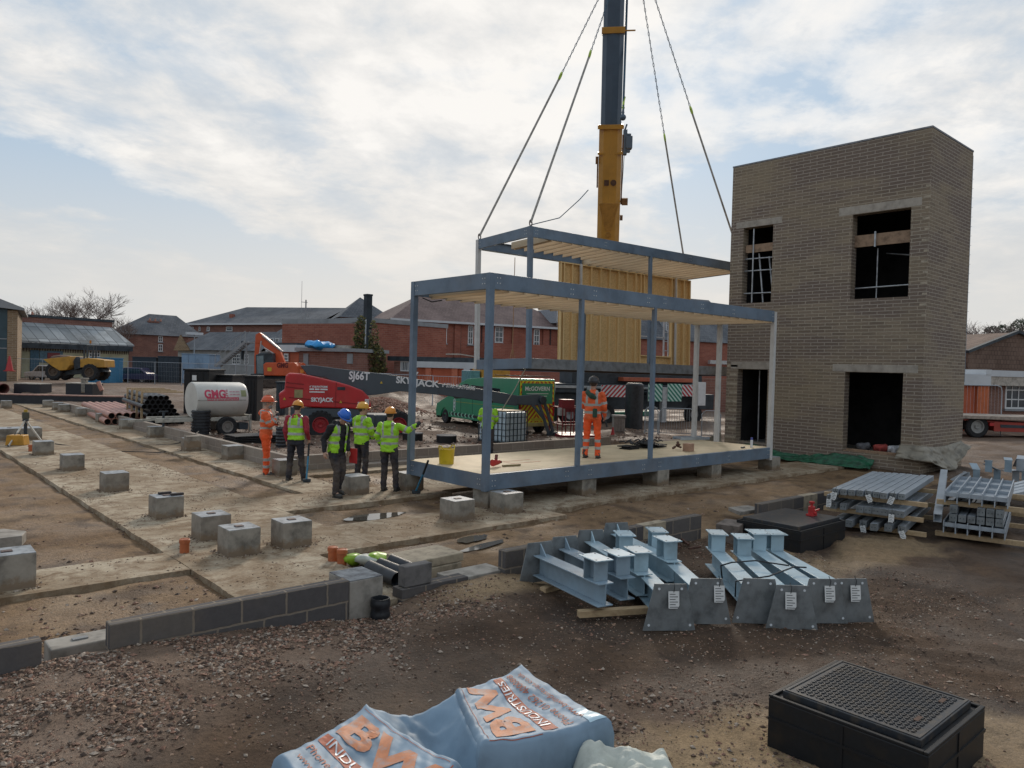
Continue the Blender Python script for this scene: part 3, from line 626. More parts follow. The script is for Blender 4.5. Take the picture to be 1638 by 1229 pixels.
sling('lifting chain and strap that drops behind the front roof beam, right of the boom', sw(Lx2-.1, Wy2-.08, Ht), .42)
sling('lifting chain and strap ending behind the brick tower, outermost right', sw(Lx2-.1, .08, Ht), .47)
# taglines
t = thing('tag_rope', 'thin guide rope slanting from the hanging frame down to the water container', 'rope', tuple(sw(.08,.05,.2)))
e = WD(803, 656, 24.5); s_ = sw(.08,.05,.2); B().tube([(0,0,0), tuple((e-s_)*.5+V((0,0,-.06))), tuple(e-s_)], .018, 6).build('rope', M('rope_white', (.6,.58,.52)), t)
t = thing('guide_line', 'thin vertical orange cord hanging inside the suspended frame', 'rope', tuple(sw(1.2, Wy2-.4, .4)))
B().tube([(0,0,0),(0,0,3.2)], .012, 5).tube([(0,0,.3),(-.08,0,.05),(-.1,0,-.12)], .012, 5).tube([(0,0,.3),(.1,0,.02),(.14,0,-.1)], .012, 5).build('cord', M('cord_orange', (.35,.20,.10)), t)
t = thing('loose_strap', 'loose dark strap arching up from the near corner of the hanging frame', 'strap', tuple(sw(.1,.1,Ht)))
e = WD(941, 304, 22.)-sw(.1,.1,Ht); B().tube([(0,0,.05), tuple(e*.5+V((0,0,-.28))), tuple(e*.85+V((0,0,-.12))), tuple(e)], .014, 5).build('strap', mchain, t)
# crane
myel = M('crane_yellow', (.48,.235,.035), rough=.45, n=.08, ns=1.5, spec=.5, stain=.1); mgr = M('crane_grey', (.07,.105,.15), rough=.4, n=.06, ns=2, spec=.5)
mdk = M('dark_machine', (.035,.045,.055), rough=.55, n=.3, ns=2); mrub = M('tyre_rubber', (.022,.022,.024), rough=.85, n=.25, ns=12, bump=.004)
B0 = WD(967, 592, 36.); T0 = WD(986.5, -150, 29.5); axd = (T0-B0); AL = axd.length; axn = axd.normalized()
side = axn.cross((CAM-B0).normalized()).normalized(); fr = side.cross(axn).normalized()
crane = thing('mobile_crane', 'mobile crane with a near vertical yellow and grey telescopic boom behind the hanging frame', 'crane', (B0.x, B0.y, 0))
Tm = Matrix.Translation(B0-V((B0.x,B0.y,0))) @ Matrix((side, fr, axn)).transposed().to_4x4()
def atpx(py):   # boom distance where its axis shows at pixel row py
    lo, hi = 0, AL
    for _ in range(40):
        m_ = (lo+hi)/2; q = B0+axn*m_-CAM; yy = CY-F*q.dot(cu)/q.dot(cf)
        if yy > py: lo = m_
        else: hi = m_
    return lo
def sec(w_, d_): return [(-w_, -d_*.6), (-w_*.8, -d_), (w_*.8, -d_), (w_, -d_*.6), (w_, d_*.5), (w_*.6, d_*.95), (0, d_*1.08), (-w_*.6, d_*.95), (-w_, d_*.5)]
s1, s2, s3 = atpx(378), atpx(204), atpx(51)
b = B(Tm); b.prism(sec(.49,.5), 0, s2, 'z'); b.build('boom_base_section', myel, crane, bevel=.01)
b = B(Tm); b.box(-.55,.55,-.55,.6,s2-.06,s2+.12); b.box(-.53,.53,-.53,.5,s2-1.1,s2-1.0); b.build('boom_collar', myel, crane, bevel=.01)
b = B(Tm); b.prism(sec(.435,.44), s2+.1, s3, 'z'); b.prism(sec(.41,.42), s3, AL, 'z'); b.build('boom_section', mgr, crane, bevel=.01)
b = B(Tm); b.box(-.47,.47,-.47,.5,s3-.1,s3+.14).box(.47,.9,-.05,.0,s3+.0,s3+.06); b.build('boom_collar', myel, crane, bevel=.01)
b = B(Tm); b.box(.5,.56,.0,.08,s1+1.4,s2-.3).box(.56,.82,-.06,.2,atpx(328),atpx(317)).cyl((.4,.1,atpx(322)),(.6,.1,atpx(322)),.05).box(-.62,-.5,.0,.3,atpx(262),atpx(250)).box(-.56,-.5,.0,.12,atpx(300),atpx(262)).box(.5,.62,.0,.2,atpx(352),atpx(344)).build('boom_fitting', M('fitting_brown', (.20,.10,.04), n=.2), crane)
b = B(Tm); z_ = atpx(378); b.prism([(-.44,z_+1.5),(.44,z_+1.5),(.12,z_+.3),(-.12,z_+.3)], .5, .545, 'y').cyl((0,.42,z_+.15),(0,.6,z_+.15),.12); b.build('boom_foot_plate', M('crane_yellow_dark', (.36,.17,.03), rough=.5), crane, bevel=.01)
b = B(Tm); zb = atpx(291); b.box(-.23,-.02,.53,.545,zb-.12,zb+.12); b.cyl((.17,.53,zb),(.17,.546,zb),.13); b.build('emblem', M('emblem_brown', (.10,.05,.03)), crane)
# hook ball and block
def rp(px, py, D): return WD(px, py, D)
h1 = rp(996.5, 188, 31.)-V((B0.x,B0.y,0)); h0 = rp(1005, -60, 31.)-V((B0.x,B0.y,0))
B().tube([tuple(h0), tuple(h1)], .05, 6).build('hoist_rope', mchain, crane)
t = thing('hook_ball', 'small dark hook ball hanging on the rope right of the boom', 'hook', tuple(rp(996.5,188,31.)))
B().sph((0,0,0), .13, 14, 10).lathe([(.04,.1),(.06,.2),(.03,.35)], (0,0,0), 10).build('ball', mgr, t, smooth=True)
B().tube([(.0,0,.3),(.06,0,.4),(.0,0,.5),(-.05,0,.4),(0,0,.3)], .03, 6).tube([(0,0,.5),(.02,0,.7),(.07,0,.85)], .05, 6).build('hook', mhook, t)
t = thing('hook_block', 'dark hook block parked on the right side of the yellow boom section', 'hook block', tuple(rp(1001,226,33.6)))
T_ = face_T((0,0,0), tuple(r0), (0,0,1))
B(T_).box(-.12,.05,-.62,.5,-.1,.1).box(-.02,.28,-.35,.2,-.16,.16).box(.0,.22,.22,.32,-.1,.1).box(-.03,.2,-.5,-.4,-.1,.1).cyl((-.05,.5,0),(.03,.75,0),.04).build('block_body', mgr, t, bevel=.015)
B(T_).tube([(-.15,-.35,0),(-.55,-.1,0)], .03, 6).tube([(-.05,-.6,0),(-.12,-2.4,0)], .015, 5).build('link', mchain, t)
# crane carrier (seen between the frames): long along the image horizontal
CO = WD(1000, 640, 37.); CO.z = 0; cdir = (WD(1130,640,38.5)-WD(880,640,35.)); cdir.z = 0; cdir.normalize()
cpl = pl(CO, cdir); ca = math.atan2(cdir.y, cdir.x)
car = thing('crane_carrier', 'dark crane carrier truck with striped outrigger boards behind the frames', 'truck', (CO.x, CO.y, 0), ca)
def cx_(px, py): s_, z_ = cpl(px, py); return s_, z_
xa, xb = cx_(868,640)[0], cx_(1152,640)[0]
B().box(xa, xb, .5, 2.6, .75, 1.55).box(xa+.3, xb-1.2, .3, 2.7, 1.55, 2.0).box(xa+2, xb-.5, .9, 2.3, 2.0, 2.9).build('chassis', mdk, car, bevel=.03)
B().box(xa, xb-1.5, .22, .3, 1.78, 1.9).box(xb-2.4, xb-1., .1, .45, 1.83, 2.05).build('side_rail', M('rail_grey', (.42,.43,.44), rough=.5), car, bevel=.01)
B().box(xa+4.6, xb-1.2, .4, 2.4, 2.16, 2.36).build('upper_cover', M('cover_red', (.38,.10,.05), rough=.5), car, bevel=.02)
for px in (885, 918, 976, 1118):
    x = cx_(px, 650)[0]
    w_ = B().lathe([(.25,-.16),(.46,-.17),(.52,-.10),(.52,.10),(.46,.17),(.25,.16)], (x,.5,.52), 22, 'y', caps=False).build('wheel', mrub, car, smooth=True)
    B().lathe([(.0001,-.02),(.12,-.10),(.26,-.14),(.27,.1)], (x,.5,.52), 16, 'y').build('rim', M('rim_grey', (.25,.25,.26), rough=.5), w_, smooth=True)
def stripes(t, x0, x1, z0, z1, y, ma, mb, w_=.16, name='striped_board', lean=1):
    B().box(x0, x1, y, y+.05, z0, z1).build(name, mb, t)
    b = B(); x = x0-(z1-z0)
    while x < x1:
        # parallelogram clipped to the board
        pts = []
        for (u, v_) in ((x, z0), (x+w_, z0), (x+w_+(z1-z0), z1), (x+(z1-z0), z1)): pts.append((u, v_))
        pts = clip(pts, x0+.004, x1-.004)
        if len(pts) > 2:
            if lean < 0: pts = [(x0+x1-u, v_) for u, v_ in pts]
            b.prism(pts, y-.006, y-.001, 'y')
        x += 2*w_
    return b.build('stripes', ma, [o for o in scene.collection.objects if o.parent == t][-1])
def clip(pts, a, c):
    for lim, sg in ((a, 1), (c, -1)):
        o = []
        for i, p in enumerate(pts):
            q = pts[(i+1) % len(pts)]; ip, iq = (p[0]-lim)*sg >= 0, (q[0]-lim)*sg >= 0
            if ip: o.append(p)
            if ip != iq: k = (lim-p[0])/(q[0]-p[0]); o.append((lim, p[1]+(q[1]-p[1])*k))
        pts = o
    return pts
mred = M('sign_red', (.42,.03,.04), rough=.5, n=.05); mwh = M('sign_white', (.62,.62,.62), rough=.5, n=.05); mgn = M('sign_green', (.02,.19,.13), rough=.5, n=.05); mpgr = M('sign_palegreen', (.50,.66,.60), rough=.5, n=.05)
for x0, x1, y0, y1, ma, mb_, ln in ((960,1000,616,635,mred,mwh,1), (1035,1058,614,642,mgn,mpgr,-1), (1066,1089,614,642,mgn,mpgr,-1), (1089,1113,616,634,mred,mwh,-1)):
    a = cx_(x0, y1); c = cx_(x1, y0); stripes(car, a[0], c[0], a[1], cx_(x0,y0)[1], -.1, ma, mb_, .12, 'warning_board', ln)
b = B(); l0 = cx_(877,605)[0]
for dx in (0, .28): b.bar((l0+dx-.0,.0,.75),(l0+dx+.12,.05,2.0), .04)
for k in range(5): b.bar((l0+.02*k,.0,.85+.25*k),(l0+.3+.02*k,.0,.85+.25*k), .03)
b.build('ladder', M('ladder_pale', (.5,.48,.44)), car)
b = B(); l0 = cx_(1027,614)[0]
for dx in (0, .25): b.bar((l0+dx,-.12,.7),(l0+dx,-.12,1.8), .04)
for k in range(5): b.bar((l0,-.12,.8+.22*k),(l0+.25,-.12,.8+.22*k), .03)
b.build('ladder', mdk, car)
b = B(); x1_ = cx_(1066,660)
for px, pw_ in ((1062,8),(945,6)): B().box(cx_(px,650)[0]-.13, cx_(px,650)[0]+.13, -.05,.2,.15,1.9).build('outrigger_leg', MC['rail_grey'], car)
B().box(cx_(1114,600)[0], cx_(1126,600)[0], -.2, .0, 1.0, 2.2).build('cab_mirror_frame', mwh, car, bevel=.01)
# crane cab / orange beacon box behind the van
B().box(xa-2.1, xa-.05, .5, 2.4, .8, 2.15).build('front_body', mdk, car, bevel=.05)
a = cx_(775,600); c = cx_(820,600); B().box(a[0], c[0], .3, 1.6, 2.05, 2.6).build('toolbox', M('box_orange', (.50,.24,.04), rough=.5), car, bevel=.02)
a = cx_(757,600); c = cx_(773,600); B().box(a[0], c[0], .4, 1.6, 1.7, 2.5).build('cab_window', M('glass_teal', (.12,.26,.28), rough=.15), car, bevel=.02)
# ---------------- brick tower ----------------
mtow = brickmat('tower_brick', (.17,.132,.10), (.26,.205,.152), (.36,.31,.245), .44, .100, .014, blot=(.285,.23,.155), blot_s=.35, mix=.65, bump=.008, batch=((.155,.118,.10), (.33,.285,.245)))
mlin = M('lintel_concrete', (.37,.33,.28), n=.15, ns=4, bump=.003, stain=.3)
tw = thing('brick_tower', 'unfinished square brick tower with four window openings and concrete lintels', 'tower', (22.5, 8.1, 0))
TY, TX, TH, tk = 6.25, 3.3, 9.63, .32
OPS = [(4.70,5.78,5.03,7.54), (.48,2.13,4.98,7.5), (4.72,5.83,.42,2.83), (.53,2.2,.44,2.81)]
def wall_open(b, P, a0, a1, z0, z1, ops):
    cuts = sorted({a0, a1} | {o[0] for o in ops} | {o[1] for o in ops})
    for u0, u1 in zip(cuts, cuts[1:]):
        hs = sorted([(o[2], o[3]) for o in ops if o[0] <= u0+1e-6 and o[1] >= u1-1e-6]); z = z0
        for h0_, h1_ in hs: P(b, u0, u1, z, h0_); z = h1_
        P(b, u0, u1, z, z1)
b = B(); wall_open(b, lambda b, u0, u1, a, c: b.box(0, tk, u0, u1, a, c), 0, TY, -.3, TH, OPS)
b.build('front_wall', mtow, tw)
B().box(tk+.002, TX, 0, tk, -.3, TH-.002).build('side_wall', mtow, tw); B().box(tk+.002, TX, TY-tk, TY, -.3, TH-.002).build('side_wall', mtow, tw); B().box(TX-tk, TX-.002, tk+.002, TY-tk-.002, -.3, TH-.004).build('rear_wall', mtow, tw)
B().box(tk+.01, TX-tk-.01, tk+.01, TY-tk-.01, 3.6, 3.85).build('floor_slab', mconc, tw); B().box(tk+.01, TX-tk-.01, tk+.01, TY-tk-.01, .2, .38).build('floor_slab', mconc, tw); B().box(tk+.01, TX-tk-.01, tk+.01, TY-tk-.01, 8.3, 8.5).build('shade_slab', mconc, tw)  # top slab is unseen, added to shut daylight out of the interior
b = B(); b.box(-.012, tk+.02, -.012, TY+.012, TH+.001, TH+.05); b.box(tk+.021, TX+.012, -.012, tk+.02, TH+.001, TH+.05).box(tk+.021, TX+.012, TY-tk-.02, TY+.012, TH+.001, TH+.05); b.build('coping', M('coping_grey', (.22,.23,.25), n=.2, ns=6), tw)
for (u0,u1,za,zb_) in ((4.4,6.06,7.545,7.76),(.2,2.55,7.505,7.75),(4.45,6.1,2.835,3.07),(.14,2.58,2.815,3.04)): B().box(-.006, tk-.02, u0, u1, za+.002, zb_).build('lintel', mlin, tw, bevel=.008)
# buff toothing column of paler bricks at the near corner of the upper windows
b = B()
for k in range(13): b.box(-.008, .02, -.008, .11+(.06 if k % 2 else 0), 4.4+k*.30, 4.4+k*.30+.065)
for k in range(9): b.box(-.006, .0, TY-.42, TY-.02-(.1 if k % 2 else 0), .5+k*.30, .5+k*.3+.07)
b.build('pale_quoins', M('quoin_buff', (.40,.34,.26), n=.2, ns=8), tw, bevel=.003)
b = B()
for k in range(20): b.tube([(TX+.0, .06, 3.6+k*.29), (TX+.13, -.0, 3.62+k*.29)], .006, 4)
b.build('wall_ties', M('tie_wire', (.3,.3,.3), metal=.6, rough=.4), tw)
B().box(TX+.001, TX+.03, .0, .5, 2.6, TH-.1).build('membrane', M('membrane_blue', (.12,.20,.28), n=.2), tw)
mshd = M('interior_shade', (.022,.021,.022), rough=.9, n=.3, ns=2)  # interior shade put into colour: thin near-black panels added behind the openings
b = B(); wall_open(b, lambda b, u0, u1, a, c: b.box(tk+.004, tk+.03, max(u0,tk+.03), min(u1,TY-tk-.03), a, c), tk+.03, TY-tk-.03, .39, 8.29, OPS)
b.box(tk+.031, TX-tk-.004, tk+.003, tk+.028, .39, 8.29).box(tk+.031, TX-tk-.004, TY-tk-.028, TY-tk-.003, .39, 8.29).box(TX-tk-.03, TX-tk-.003, tk+.03, TY-tk-.03, .39, 8.29); b.build('interior_shade', mshd, tw)
msc = M('scaffold_tube', (.42,.44,.46), rough=.4, metal=.5, n=.2); mbd = M('scaffold_board', (.30,.20,.13), n=.2, ns=5)
B().box(.12,.17,4.68,5.75,6.72,6.98).build('board', mbd, tw); B().box(.20,.25,.45,2.16,6.55,6.90).build('board', mbd, tw)
b = B()
for y in (5.45,): b.cyl((.1,y,5.05),(.1,y,7.5),.024,n=8)
for z_ in (5.35, 6.1, 6.5): b.cyl((.14,4.71,z_),(.14,5.77,z_+.02),.022,n=8)
b.cyl((.3,5.15,5.05),(.3,5.35,6.7),.03,n=8).cyl((.5,4.9,5.2),(.5,5.1,6.6),.03,n=8)
b.build('scaffold', msc, tw); B().cyl((.7,5.4,.4),(.7,5.42,2.8),.025,n=8).build('prop', msc, tw); b = B(); b.cyl((.3,.49,5.35),(.3,2.12,5.33),.02,n=8).cyl((.45,1.55,5.0),(.45,1.55,6.5),.02,n=8).cyl((.12,1.5,6.5),(.12,1.5,6.95),.03,n=8)
b.cyl((.5,.5,6.2),(1.2,1.6,6.45),.02,n=8)
b.build('scaffold', msc, tw)
# sill planks and rubbish in the lower opening
B().box(.02,.3,.55,2.18,.442,.47).box(.05,.12,.6,2.1,.475,.52).build('sill_plank', mbd, tw)
rr = random.Random(4)
for c, nm, lb, n_ in (((.5,.5,.52),'paper_sack','crumpled white sack in the lower right tower opening',1), ((.35,.06,.05),'rag_pile','red rags piled inside the lower right tower opening',1), ((.12,.12,.13),'bag_pile','dark bags on the floor inside the lower right tower opening',1)):
    b = B(); 
    cy = {'paper_sack': 8.1+.85, 'rag_pile': 8.1+1.25, 'bag_pile': 8.1+1.75}[nm]
    pts = 14; b.sph((0,0,.12), .2, 14, 8, (.9,1.1,.75)); o = b.build(nm, M(nm+'_mat', c, n=.3, ns=9), smooth=60)
    for v_ in o.data.vertices: v_.co += V((noise.noise(v_.co*6), noise.noise(v_.co*6+V((3,3,3))), noise.noise(v_.co*5+V((9,1,2)))))*.09
    o.location = (22.5+.42, cy, .46); tag(o, lb, 'bag')
# green sheet along the tower base, tarpaulin at the corner
def cloth(name, P, nu, nv, fn, mat, label, cat, thick=.012):
    b = B(); vs_ = [fn(i/nu, j/nv) for j in range(nv+1) for i in range(nu+1)]
    b.add(vs_, [(j*(nu+1)+i, j*(nu+1)+i+1, (j+1)*(nu+1)+i+1, (j+1)*(nu+1)+i) for j in range(nv) for i in range(nu)])
    o = b.build(name, mat, smooth=70, fix=False); o.location = P; so_ = o.modifiers.new('s', 'SOLIDIFY'); so_.thickness = thick
    return tag(o, label, cat)
cloth('green_sheet', (22.5, 10.5, 0), 70, 10, lambda u, v_: (-.10-.30*v_**1.3-.06*noise.noise(V((u*14, v_*3, 1))), -1.2+4.7*u, .34*(1-v_)*(.75+.25*math.sin(u*9))+.05*noise.noise(V((u*18, v_*5, 4)))+.02), M('green_plastic', (.015,.10,.05), rough=.4, n=.3, ns=6), 'dark green plastic sheet tucked along the foot of the brick tower', 'sheet')
def tarp(u, v_):
    # drapes round the near corner: u along the wall (front face to side face), v down
    s_ = u*3.6-.55; fold = .10*noise.noise(V((u*6, v_*3, 2)))+.05*noise.noise(V((u*16, v_*7, 5)))
    out_ = .04+.30*v_**1.2+fold*(.3+v_)
    h = .74-.50*v_+.14*math.sin(u*7+1)*(.3+v_)+.22*sm(.75,1.,u)*v_
    if s_ < 0: return (-out_, -s_, h)
    return (s_ - out_*max(0,(1-s_*1.2)), -out_, h)
cloth('tarpaulin', (22.5, 8.1, .0), 80, 22, tarp, M('tarp_grey', (.235,.21,.165), rough=.6, n=.25, ns=3, bump=.006), 'crumpled grey tarpaulin wrapped round the near corner of the brick tower base', 'tarpaulin')
cloth('hanging_sheet', (22.3, 14.3, .0), 20, 12, lambda u, v_: (-1.2*u*1.0, .05+.25*v_*u+.06*noise.noise(V((u*5, v_*5, 3))), .72-.5*v_-.35*u+.1*noise.noise(V((u*7, v_*4, 8)))), M('tarp_grey', (.235,.21,.165)), 'grey sheet hanging off the left corner of the brick tower beside the doorway', 'sheet')
# ---------------- pale blue steel beams ----------------
mpb = M('beam_pale_blue', (.37,.50,.565), rough=.42, n=.12, ns=3, spec=.5, stain=.22); mpb2 = M('beam_grey_blue', (.25,.335,.40), rough=.42, n=.12, ns=3, spec=.5, stain=.22)
mplate = M('plate_galv', (.20,.215,.22), rough=.5, metal=.25, n=.2, ns=6, stain=.2, bump=.001); mtag = M('paper_tag', (.66,.66,.64), rough=.7, n=.04); mtagt = M('tag_print', (.12,.12,.13)); mtie = M('cable_tie', (.02,.02,.022), rough=.5)
mtim = woodmat('bearer_timber', (.46,.33,.19), (.33,.22,.12), (1, 10, 10))
def ibeam(b, x0, x1, y, z, w, h, t=.014):
    b.box(x0, x1, y-w/2, y+w/2, z, z+t); b.box(x0, x1, y-w/2, y+w/2, z+h-t, z+h); b.box(x0, x1, y-t/2, y+t/2, z+t+.0005, z+h-t-.0005)
def ptag(par, p, xd, yd, w=.13, h=.20, nm='paper_tag'):
    T = face_T(p, xd, yd); o = B(T).prism([(-w/2,0),(w/2,0),(w/2,-h+.03),(w/2-.02,-h),(-w/2,-h)], 0, .002, 'z').build(nm, mtag, par)
    b = B(T)
    for k in range(6): b.box(-w*.38, w*(.38 if k % 2 else .15), -.035-k*.026, -.027-k*.026, .0025, .0032)
    b.build('print', mtagt, o)
    B().tube([tuple(T @ V((0,-.01,.004))), tuple(T @ V((.005,.05,.02))), tuple(T @ V((.0,.10,-.01)))], .004, 5).build('cable_tie', mtie, o)
    return o
def steelbeam(label, pa, pb, mat, z=.04, tag_=False, Lmin=1.3, tilt=0., stub=True):
    A_, E_ = W(*pa), W(*pb); d = V((E_.x-A_.x, E_.y-A_.y)); Lb = max(Lmin, min(d.length, 2.2)); a = math.atan2(d.y, d.x)
    t = thing('steel_beam', label, 'steel beam', (A_.x, A_.y, gz(A_.x, A_.y)+z), a, 'stub column beams with trapezoid end plates')
    b = B(); ibeam(b, .014, Lb, 0, .07, .2, .25); b.build('i_beam', mat, t, bevel=.003)
    b = B(); b.prism([(-.28,-.02),(.28,-.02),(.17,.47),(-.17,.47)], -.013, .0, 'x'); b.build('end_plate', mplate, t, bevel=.002)
    b = B(); b.prism([(.014,.321),(.16,.321),(.014,.455)], -.007, .007, 'y').prism([(.014,.08),(.10,.08),(.014,.31)], .10,.11,'y').build('stiffener', mat, t)
    b = B(); 
    for y_, z_ in ((-.12,.42),(.12,.42),(-.22,.04),(.22,.04)): b.cyl((-.0145,y_,z_),(-.016,y_,z_),.014,n=10)
    b.build('bolt_hole', M('hole_pale', (.65,.68,.7)) , t)
    if stub:
        s_ = B(); x0 = Lb-.30; s_.box(x0, x0+.012, -.09,.09,.321,.545).box(x0+.19,x0+.202,-.09,.09,.321,.545).box(x0+.0125,x0+.1895,-.006,.006,.321,.545); s_.build('stub_column', mat, t, bevel=.002)
        B().box(x0-.07, x0+.27, -.115,.115,.546,.560).build('cap_plate', mpb, t, bevel=.003)
        b = B()
        for x_, y_ in ((-.03,-.08),(-.03,.08),(.22,-.08),(.22,.08)): b.cyl((x0+x_,y_,.5603),(x0+x_,y_,.562),.012,n=8)
        b.build('bolt_hole', M('hole_dark', (.05,.06,.07)), t)
    if tag_: ptag(t, (-.03, tag_, .40), (0,-1,0), (.15,0,1), .115, .175)
    return t
steelbeam('grey blue beam nearest the camera in the left pile, its plate at far left', (862,936), (968,990), mpb2, tilt=.0)
steelbeam('second grey blue beam of the left pile with a white tag on its cap', (902,920), (1003,975), mpb2, z=.045)
steelbeam('third beam of the left pile with its trapezoid plate pointing back left', (944,905), (1030,966), mpb, z=.05)
steelbeam('fourth beam of the left pile, cap plate just right of the middle', (985,893), (1078,945), mpb, z=.055)
steelbeam('beam of the left pile whose dark plate stands nearest left with a tag', (1070,1003), (985,905), mpb, z=.03, tag_=-.03)
steelbeam('beam of the left pile whose dark plate stands rightmost with a tag', (1128,995), (1040,905), mpb, z=.03, tag_=-.13)
steelbeam('leftmost beam of the right pile, its plate with no tag', (1212,992), (1150,922), mpb, z=.03, Lmin=2.1)
steelbeam('second beam of the right pile, its plate in front of the others', (1266,1000), (1184,918), mpb, z=.0, tag_=.03, Lmin=2.15)
steelbeam('third beam of the right pile, its tagged plate partly hidden', (1316,990), (1208,912), mpb, z=.03, tag_=-.05, Lmin=2.15)
steelbeam('rightmost beam of the right pile with a tag on its plate', (1360,985), (1232,907), mpb, z=.03, tag_=-.03, Lmin=2.15)
def timber(label, p0, p1, w=.09, h=.07, z=0., nm='timber_bearer', mat=None):
    a, c = V(p0), V(p1); t = thing(nm, label, 'timber', tuple(a)); B().bar((0,0,0), tuple(c-a), w, h).build('baulk', mat or mtim, t, bevel=.004); return t
P = lambda x, y, z=0.: tuple(W(x, y, z))
timber('timber baulk under the near ends of the left beam pile', P(925,982,.03), P(1040,975,.03)); timber('timber baulk under the far left plate of the beam pile', P(868,945,.03), P(960,915,.03))
# black straps round the right pile
t = thing('binding_strap', 'black strap tied round the right pile of pale blue beams', 'strap', P(1150,925))
o_ = V(P(1150,925)); 
def pp(x, y, z): return tuple(W(x, y, z)-o_)
B().tube([pp(1155,925,.1), pp(1153,905,.30), pp(1170,900,.38), pp(1208,897,.37), pp(1262,905,.37)], .010, 6).tube([pp(1176,955,.06), pp(1177,930,.32), pp(1230,922,.36), pp(1270,907,.37), pp(1290,908,.37)], .010, 6).build('strap', mtie, t)
# small dark debris behind the left pile
ORD = ['first','second','third','fourth','fifth','sixth','seventh','eighth','ninth']
rr = random.Random(2); t = thing('debris_pile', 'tangle of dark rusty offcuts lying between the beam pile and the block stack', 'debris', P(1085,880))
for k in range(9):
    a = rr.random()*3; c = V((rr.uniform(-.35,.35), rr.uniform(-.2,.2), .04)); B().bar(tuple(c), tuple(c+V((math.cos(a)*.22, math.sin(a)*.22, rr.uniform(-.02,.08)))), .03, .03).build('offcut', M('offcut_rust', (.10,.05,.035), n=.4, ns=9), t)
# ---------------- galvanised stacks ----------------
mgal = M('galvanised', (.38,.42,.46), rough=.42, metal=.35, n=.08, ns=2, spec=.5, c2=(.31,.345,.38)); mhol = M('box_end', (.09,.10,.11), rough=.6, metal=.2, n=.15)
def boxsec(label, x0, y, z, Lb, w=.10, h=.10, a=0., tg=False, sh=True):
    t = thing('box_section', label, 'steel post', (x0, y, z), a, 'galvanised box sections in the steel stacks')
    B().box(.004, Lb, -w/2, w/2, 0, h).build('tube_body', mgal, t, bevel=.006)
    B().box(0, .0035, -w/2, w/2, 0, h).build('end_plate', mplate, t); B().cyl((-.001,-w*.22,h*.5),(-.002,-w*.22,h*.5),.010,n=8).cyl((-.001,w*.22,h*.5),(-.002,w*.22,h*.5),.010,n=8).build('bolt_hole', M('hole_dark', (.05,.06,.07)), t)
    if tg: ptag(t, (-.03, 0, .04), (rr.uniform(-.2,.2),-1,rr.uniform(-.5,.5)), (.1,0,1), .085, .14)
    return t
_before = set(scene.collection.objects)
sx, sy = 12.95, 4.95; za = .0
for zt_, y0_, y1_, x0_, x1_, nm in ((.06,4.9,6.15,12.95,13.05,'lowest'), (.30,4.95,6.15,12.95,13.05,'middle'), (.56,4.9,6.15,12.9,13.05,'upper')):
    for x in (13.35, 15.2):
        timber('timber spacer under the %s layer of the left steel stack, %s' % (nm, 'near' if x < 14 else 'far'), (x, y0_-.25, zt_-.02), (x, y1_+.15, zt_-.02), .08, .075)
k = 0
for i in range(6): boxsec(ORD[i]+' galvanised section from the right, bottom layer of the left steel stack', 12.95+rr.uniform(-.15,.12), 4.98+i*.2, .07+(.0 if i % 2 else .0), 3.1, .11, .12, rr.uniform(-.02,.02), i in (0,3,5))
for i in range(6): boxsec(ORD[i]+' galvanised section from the right, middle layer of the left steel stack', 12.98+rr.uniform(-.03,.03), 5.0+i*.125, .335, 3.2, .12, .11, 0, i in (1,))
for i in range(2): boxsec(ORD[i]+' galvanised section left of the gap, middle layer of the left steel stack', 13.0, 5.9+i*.16, .34, 3.2, .1, .11, 0, False)
for i in range(9): boxsec(ORD[i]+' galvanised section from the right, top layer of the left steel stack', 12.9+(8-i)*.035+rr.uniform(-.03,.03)-(.12 if i == 2 else 0), 5.02+i*.124, .61, 3.2, .103, .10, 0, i in (1,4,8))
boxsec('short section tucked below the top layer, leftmost in the left steel stack', 12.9, 6.1, .48, 3., .1, .11, 0, True)
def turn(before, piv, ang):
    R_ = Matrix.Rotation(ang, 3, 'Z'); piv = V(piv)
    for o in scene.collection.objects:
        if o not in before and o.parent is None: o.location = R_ @ (o.location-piv) + piv; o.rotation_euler.z += ang
turn(_before, (12.95, 6.03, 0), rad(11.5)); _before = set(scene.collection.objects)
# right stack: trays with fins and box sections
def tray(label, x0, y, z, Lb, w, nf, flip=False, rz_=0.):
    t = thing('finned_tray', label, 'steel tray', (x0, y, z), rz_, 'galvanised trays with upright fins')
    B().box(0, Lb, 0, w, .04, .052).build('base_plate', mgal, t, bevel=.002)
    for i in range(nf): yy = i*w/(nf-1); B().box(-.04, Lb, yy-.008, yy+.008, -.06, .04-.001).box(-.04, Lb, yy-.008, yy+.008, .053, .14).build('fin', mgal, t)
    for x in [Lb*k_/3 for k_ in range(4)]: B().box(x, x+.012, .01, w-.01, .0535, .11).build('cross_rib', mgal, t)
    return t
bx, by = 13.76, 3.69
tray('finned galvanised tray at the bottom of the right steel stack', bx+.05, by, .16, 2.3, .86, 6)
tray('finned galvanised tray on top of the right steel stack', bx+.1, by-.02, .66, 2.6, .88, 6)
for i in range(6): boxsec(ORD[i]+' galvanised section from the right, lower row of the right steel stack', bx+.05, by+.08+i*.13, .30, 2.6, .11, .12)
for i in (0,1,2,5): boxsec(ORD[i]+' galvanised section from the right, upper row of the right steel stack', bx+.05, by+.08+i*.13, .44, 2.6, .11, .12)
for nm, z, x, e in (('bottom',.04,bx+.25,.35),('bottom far',.04,bx+2.,.5),('top',.57,bx+.3,.5),('top far',.57,bx+2.,.6)): timber('timber bearer at the %s of the right steel stack' % nm, (x, by-e, z), (x, by+1.0, z), .09, .08)
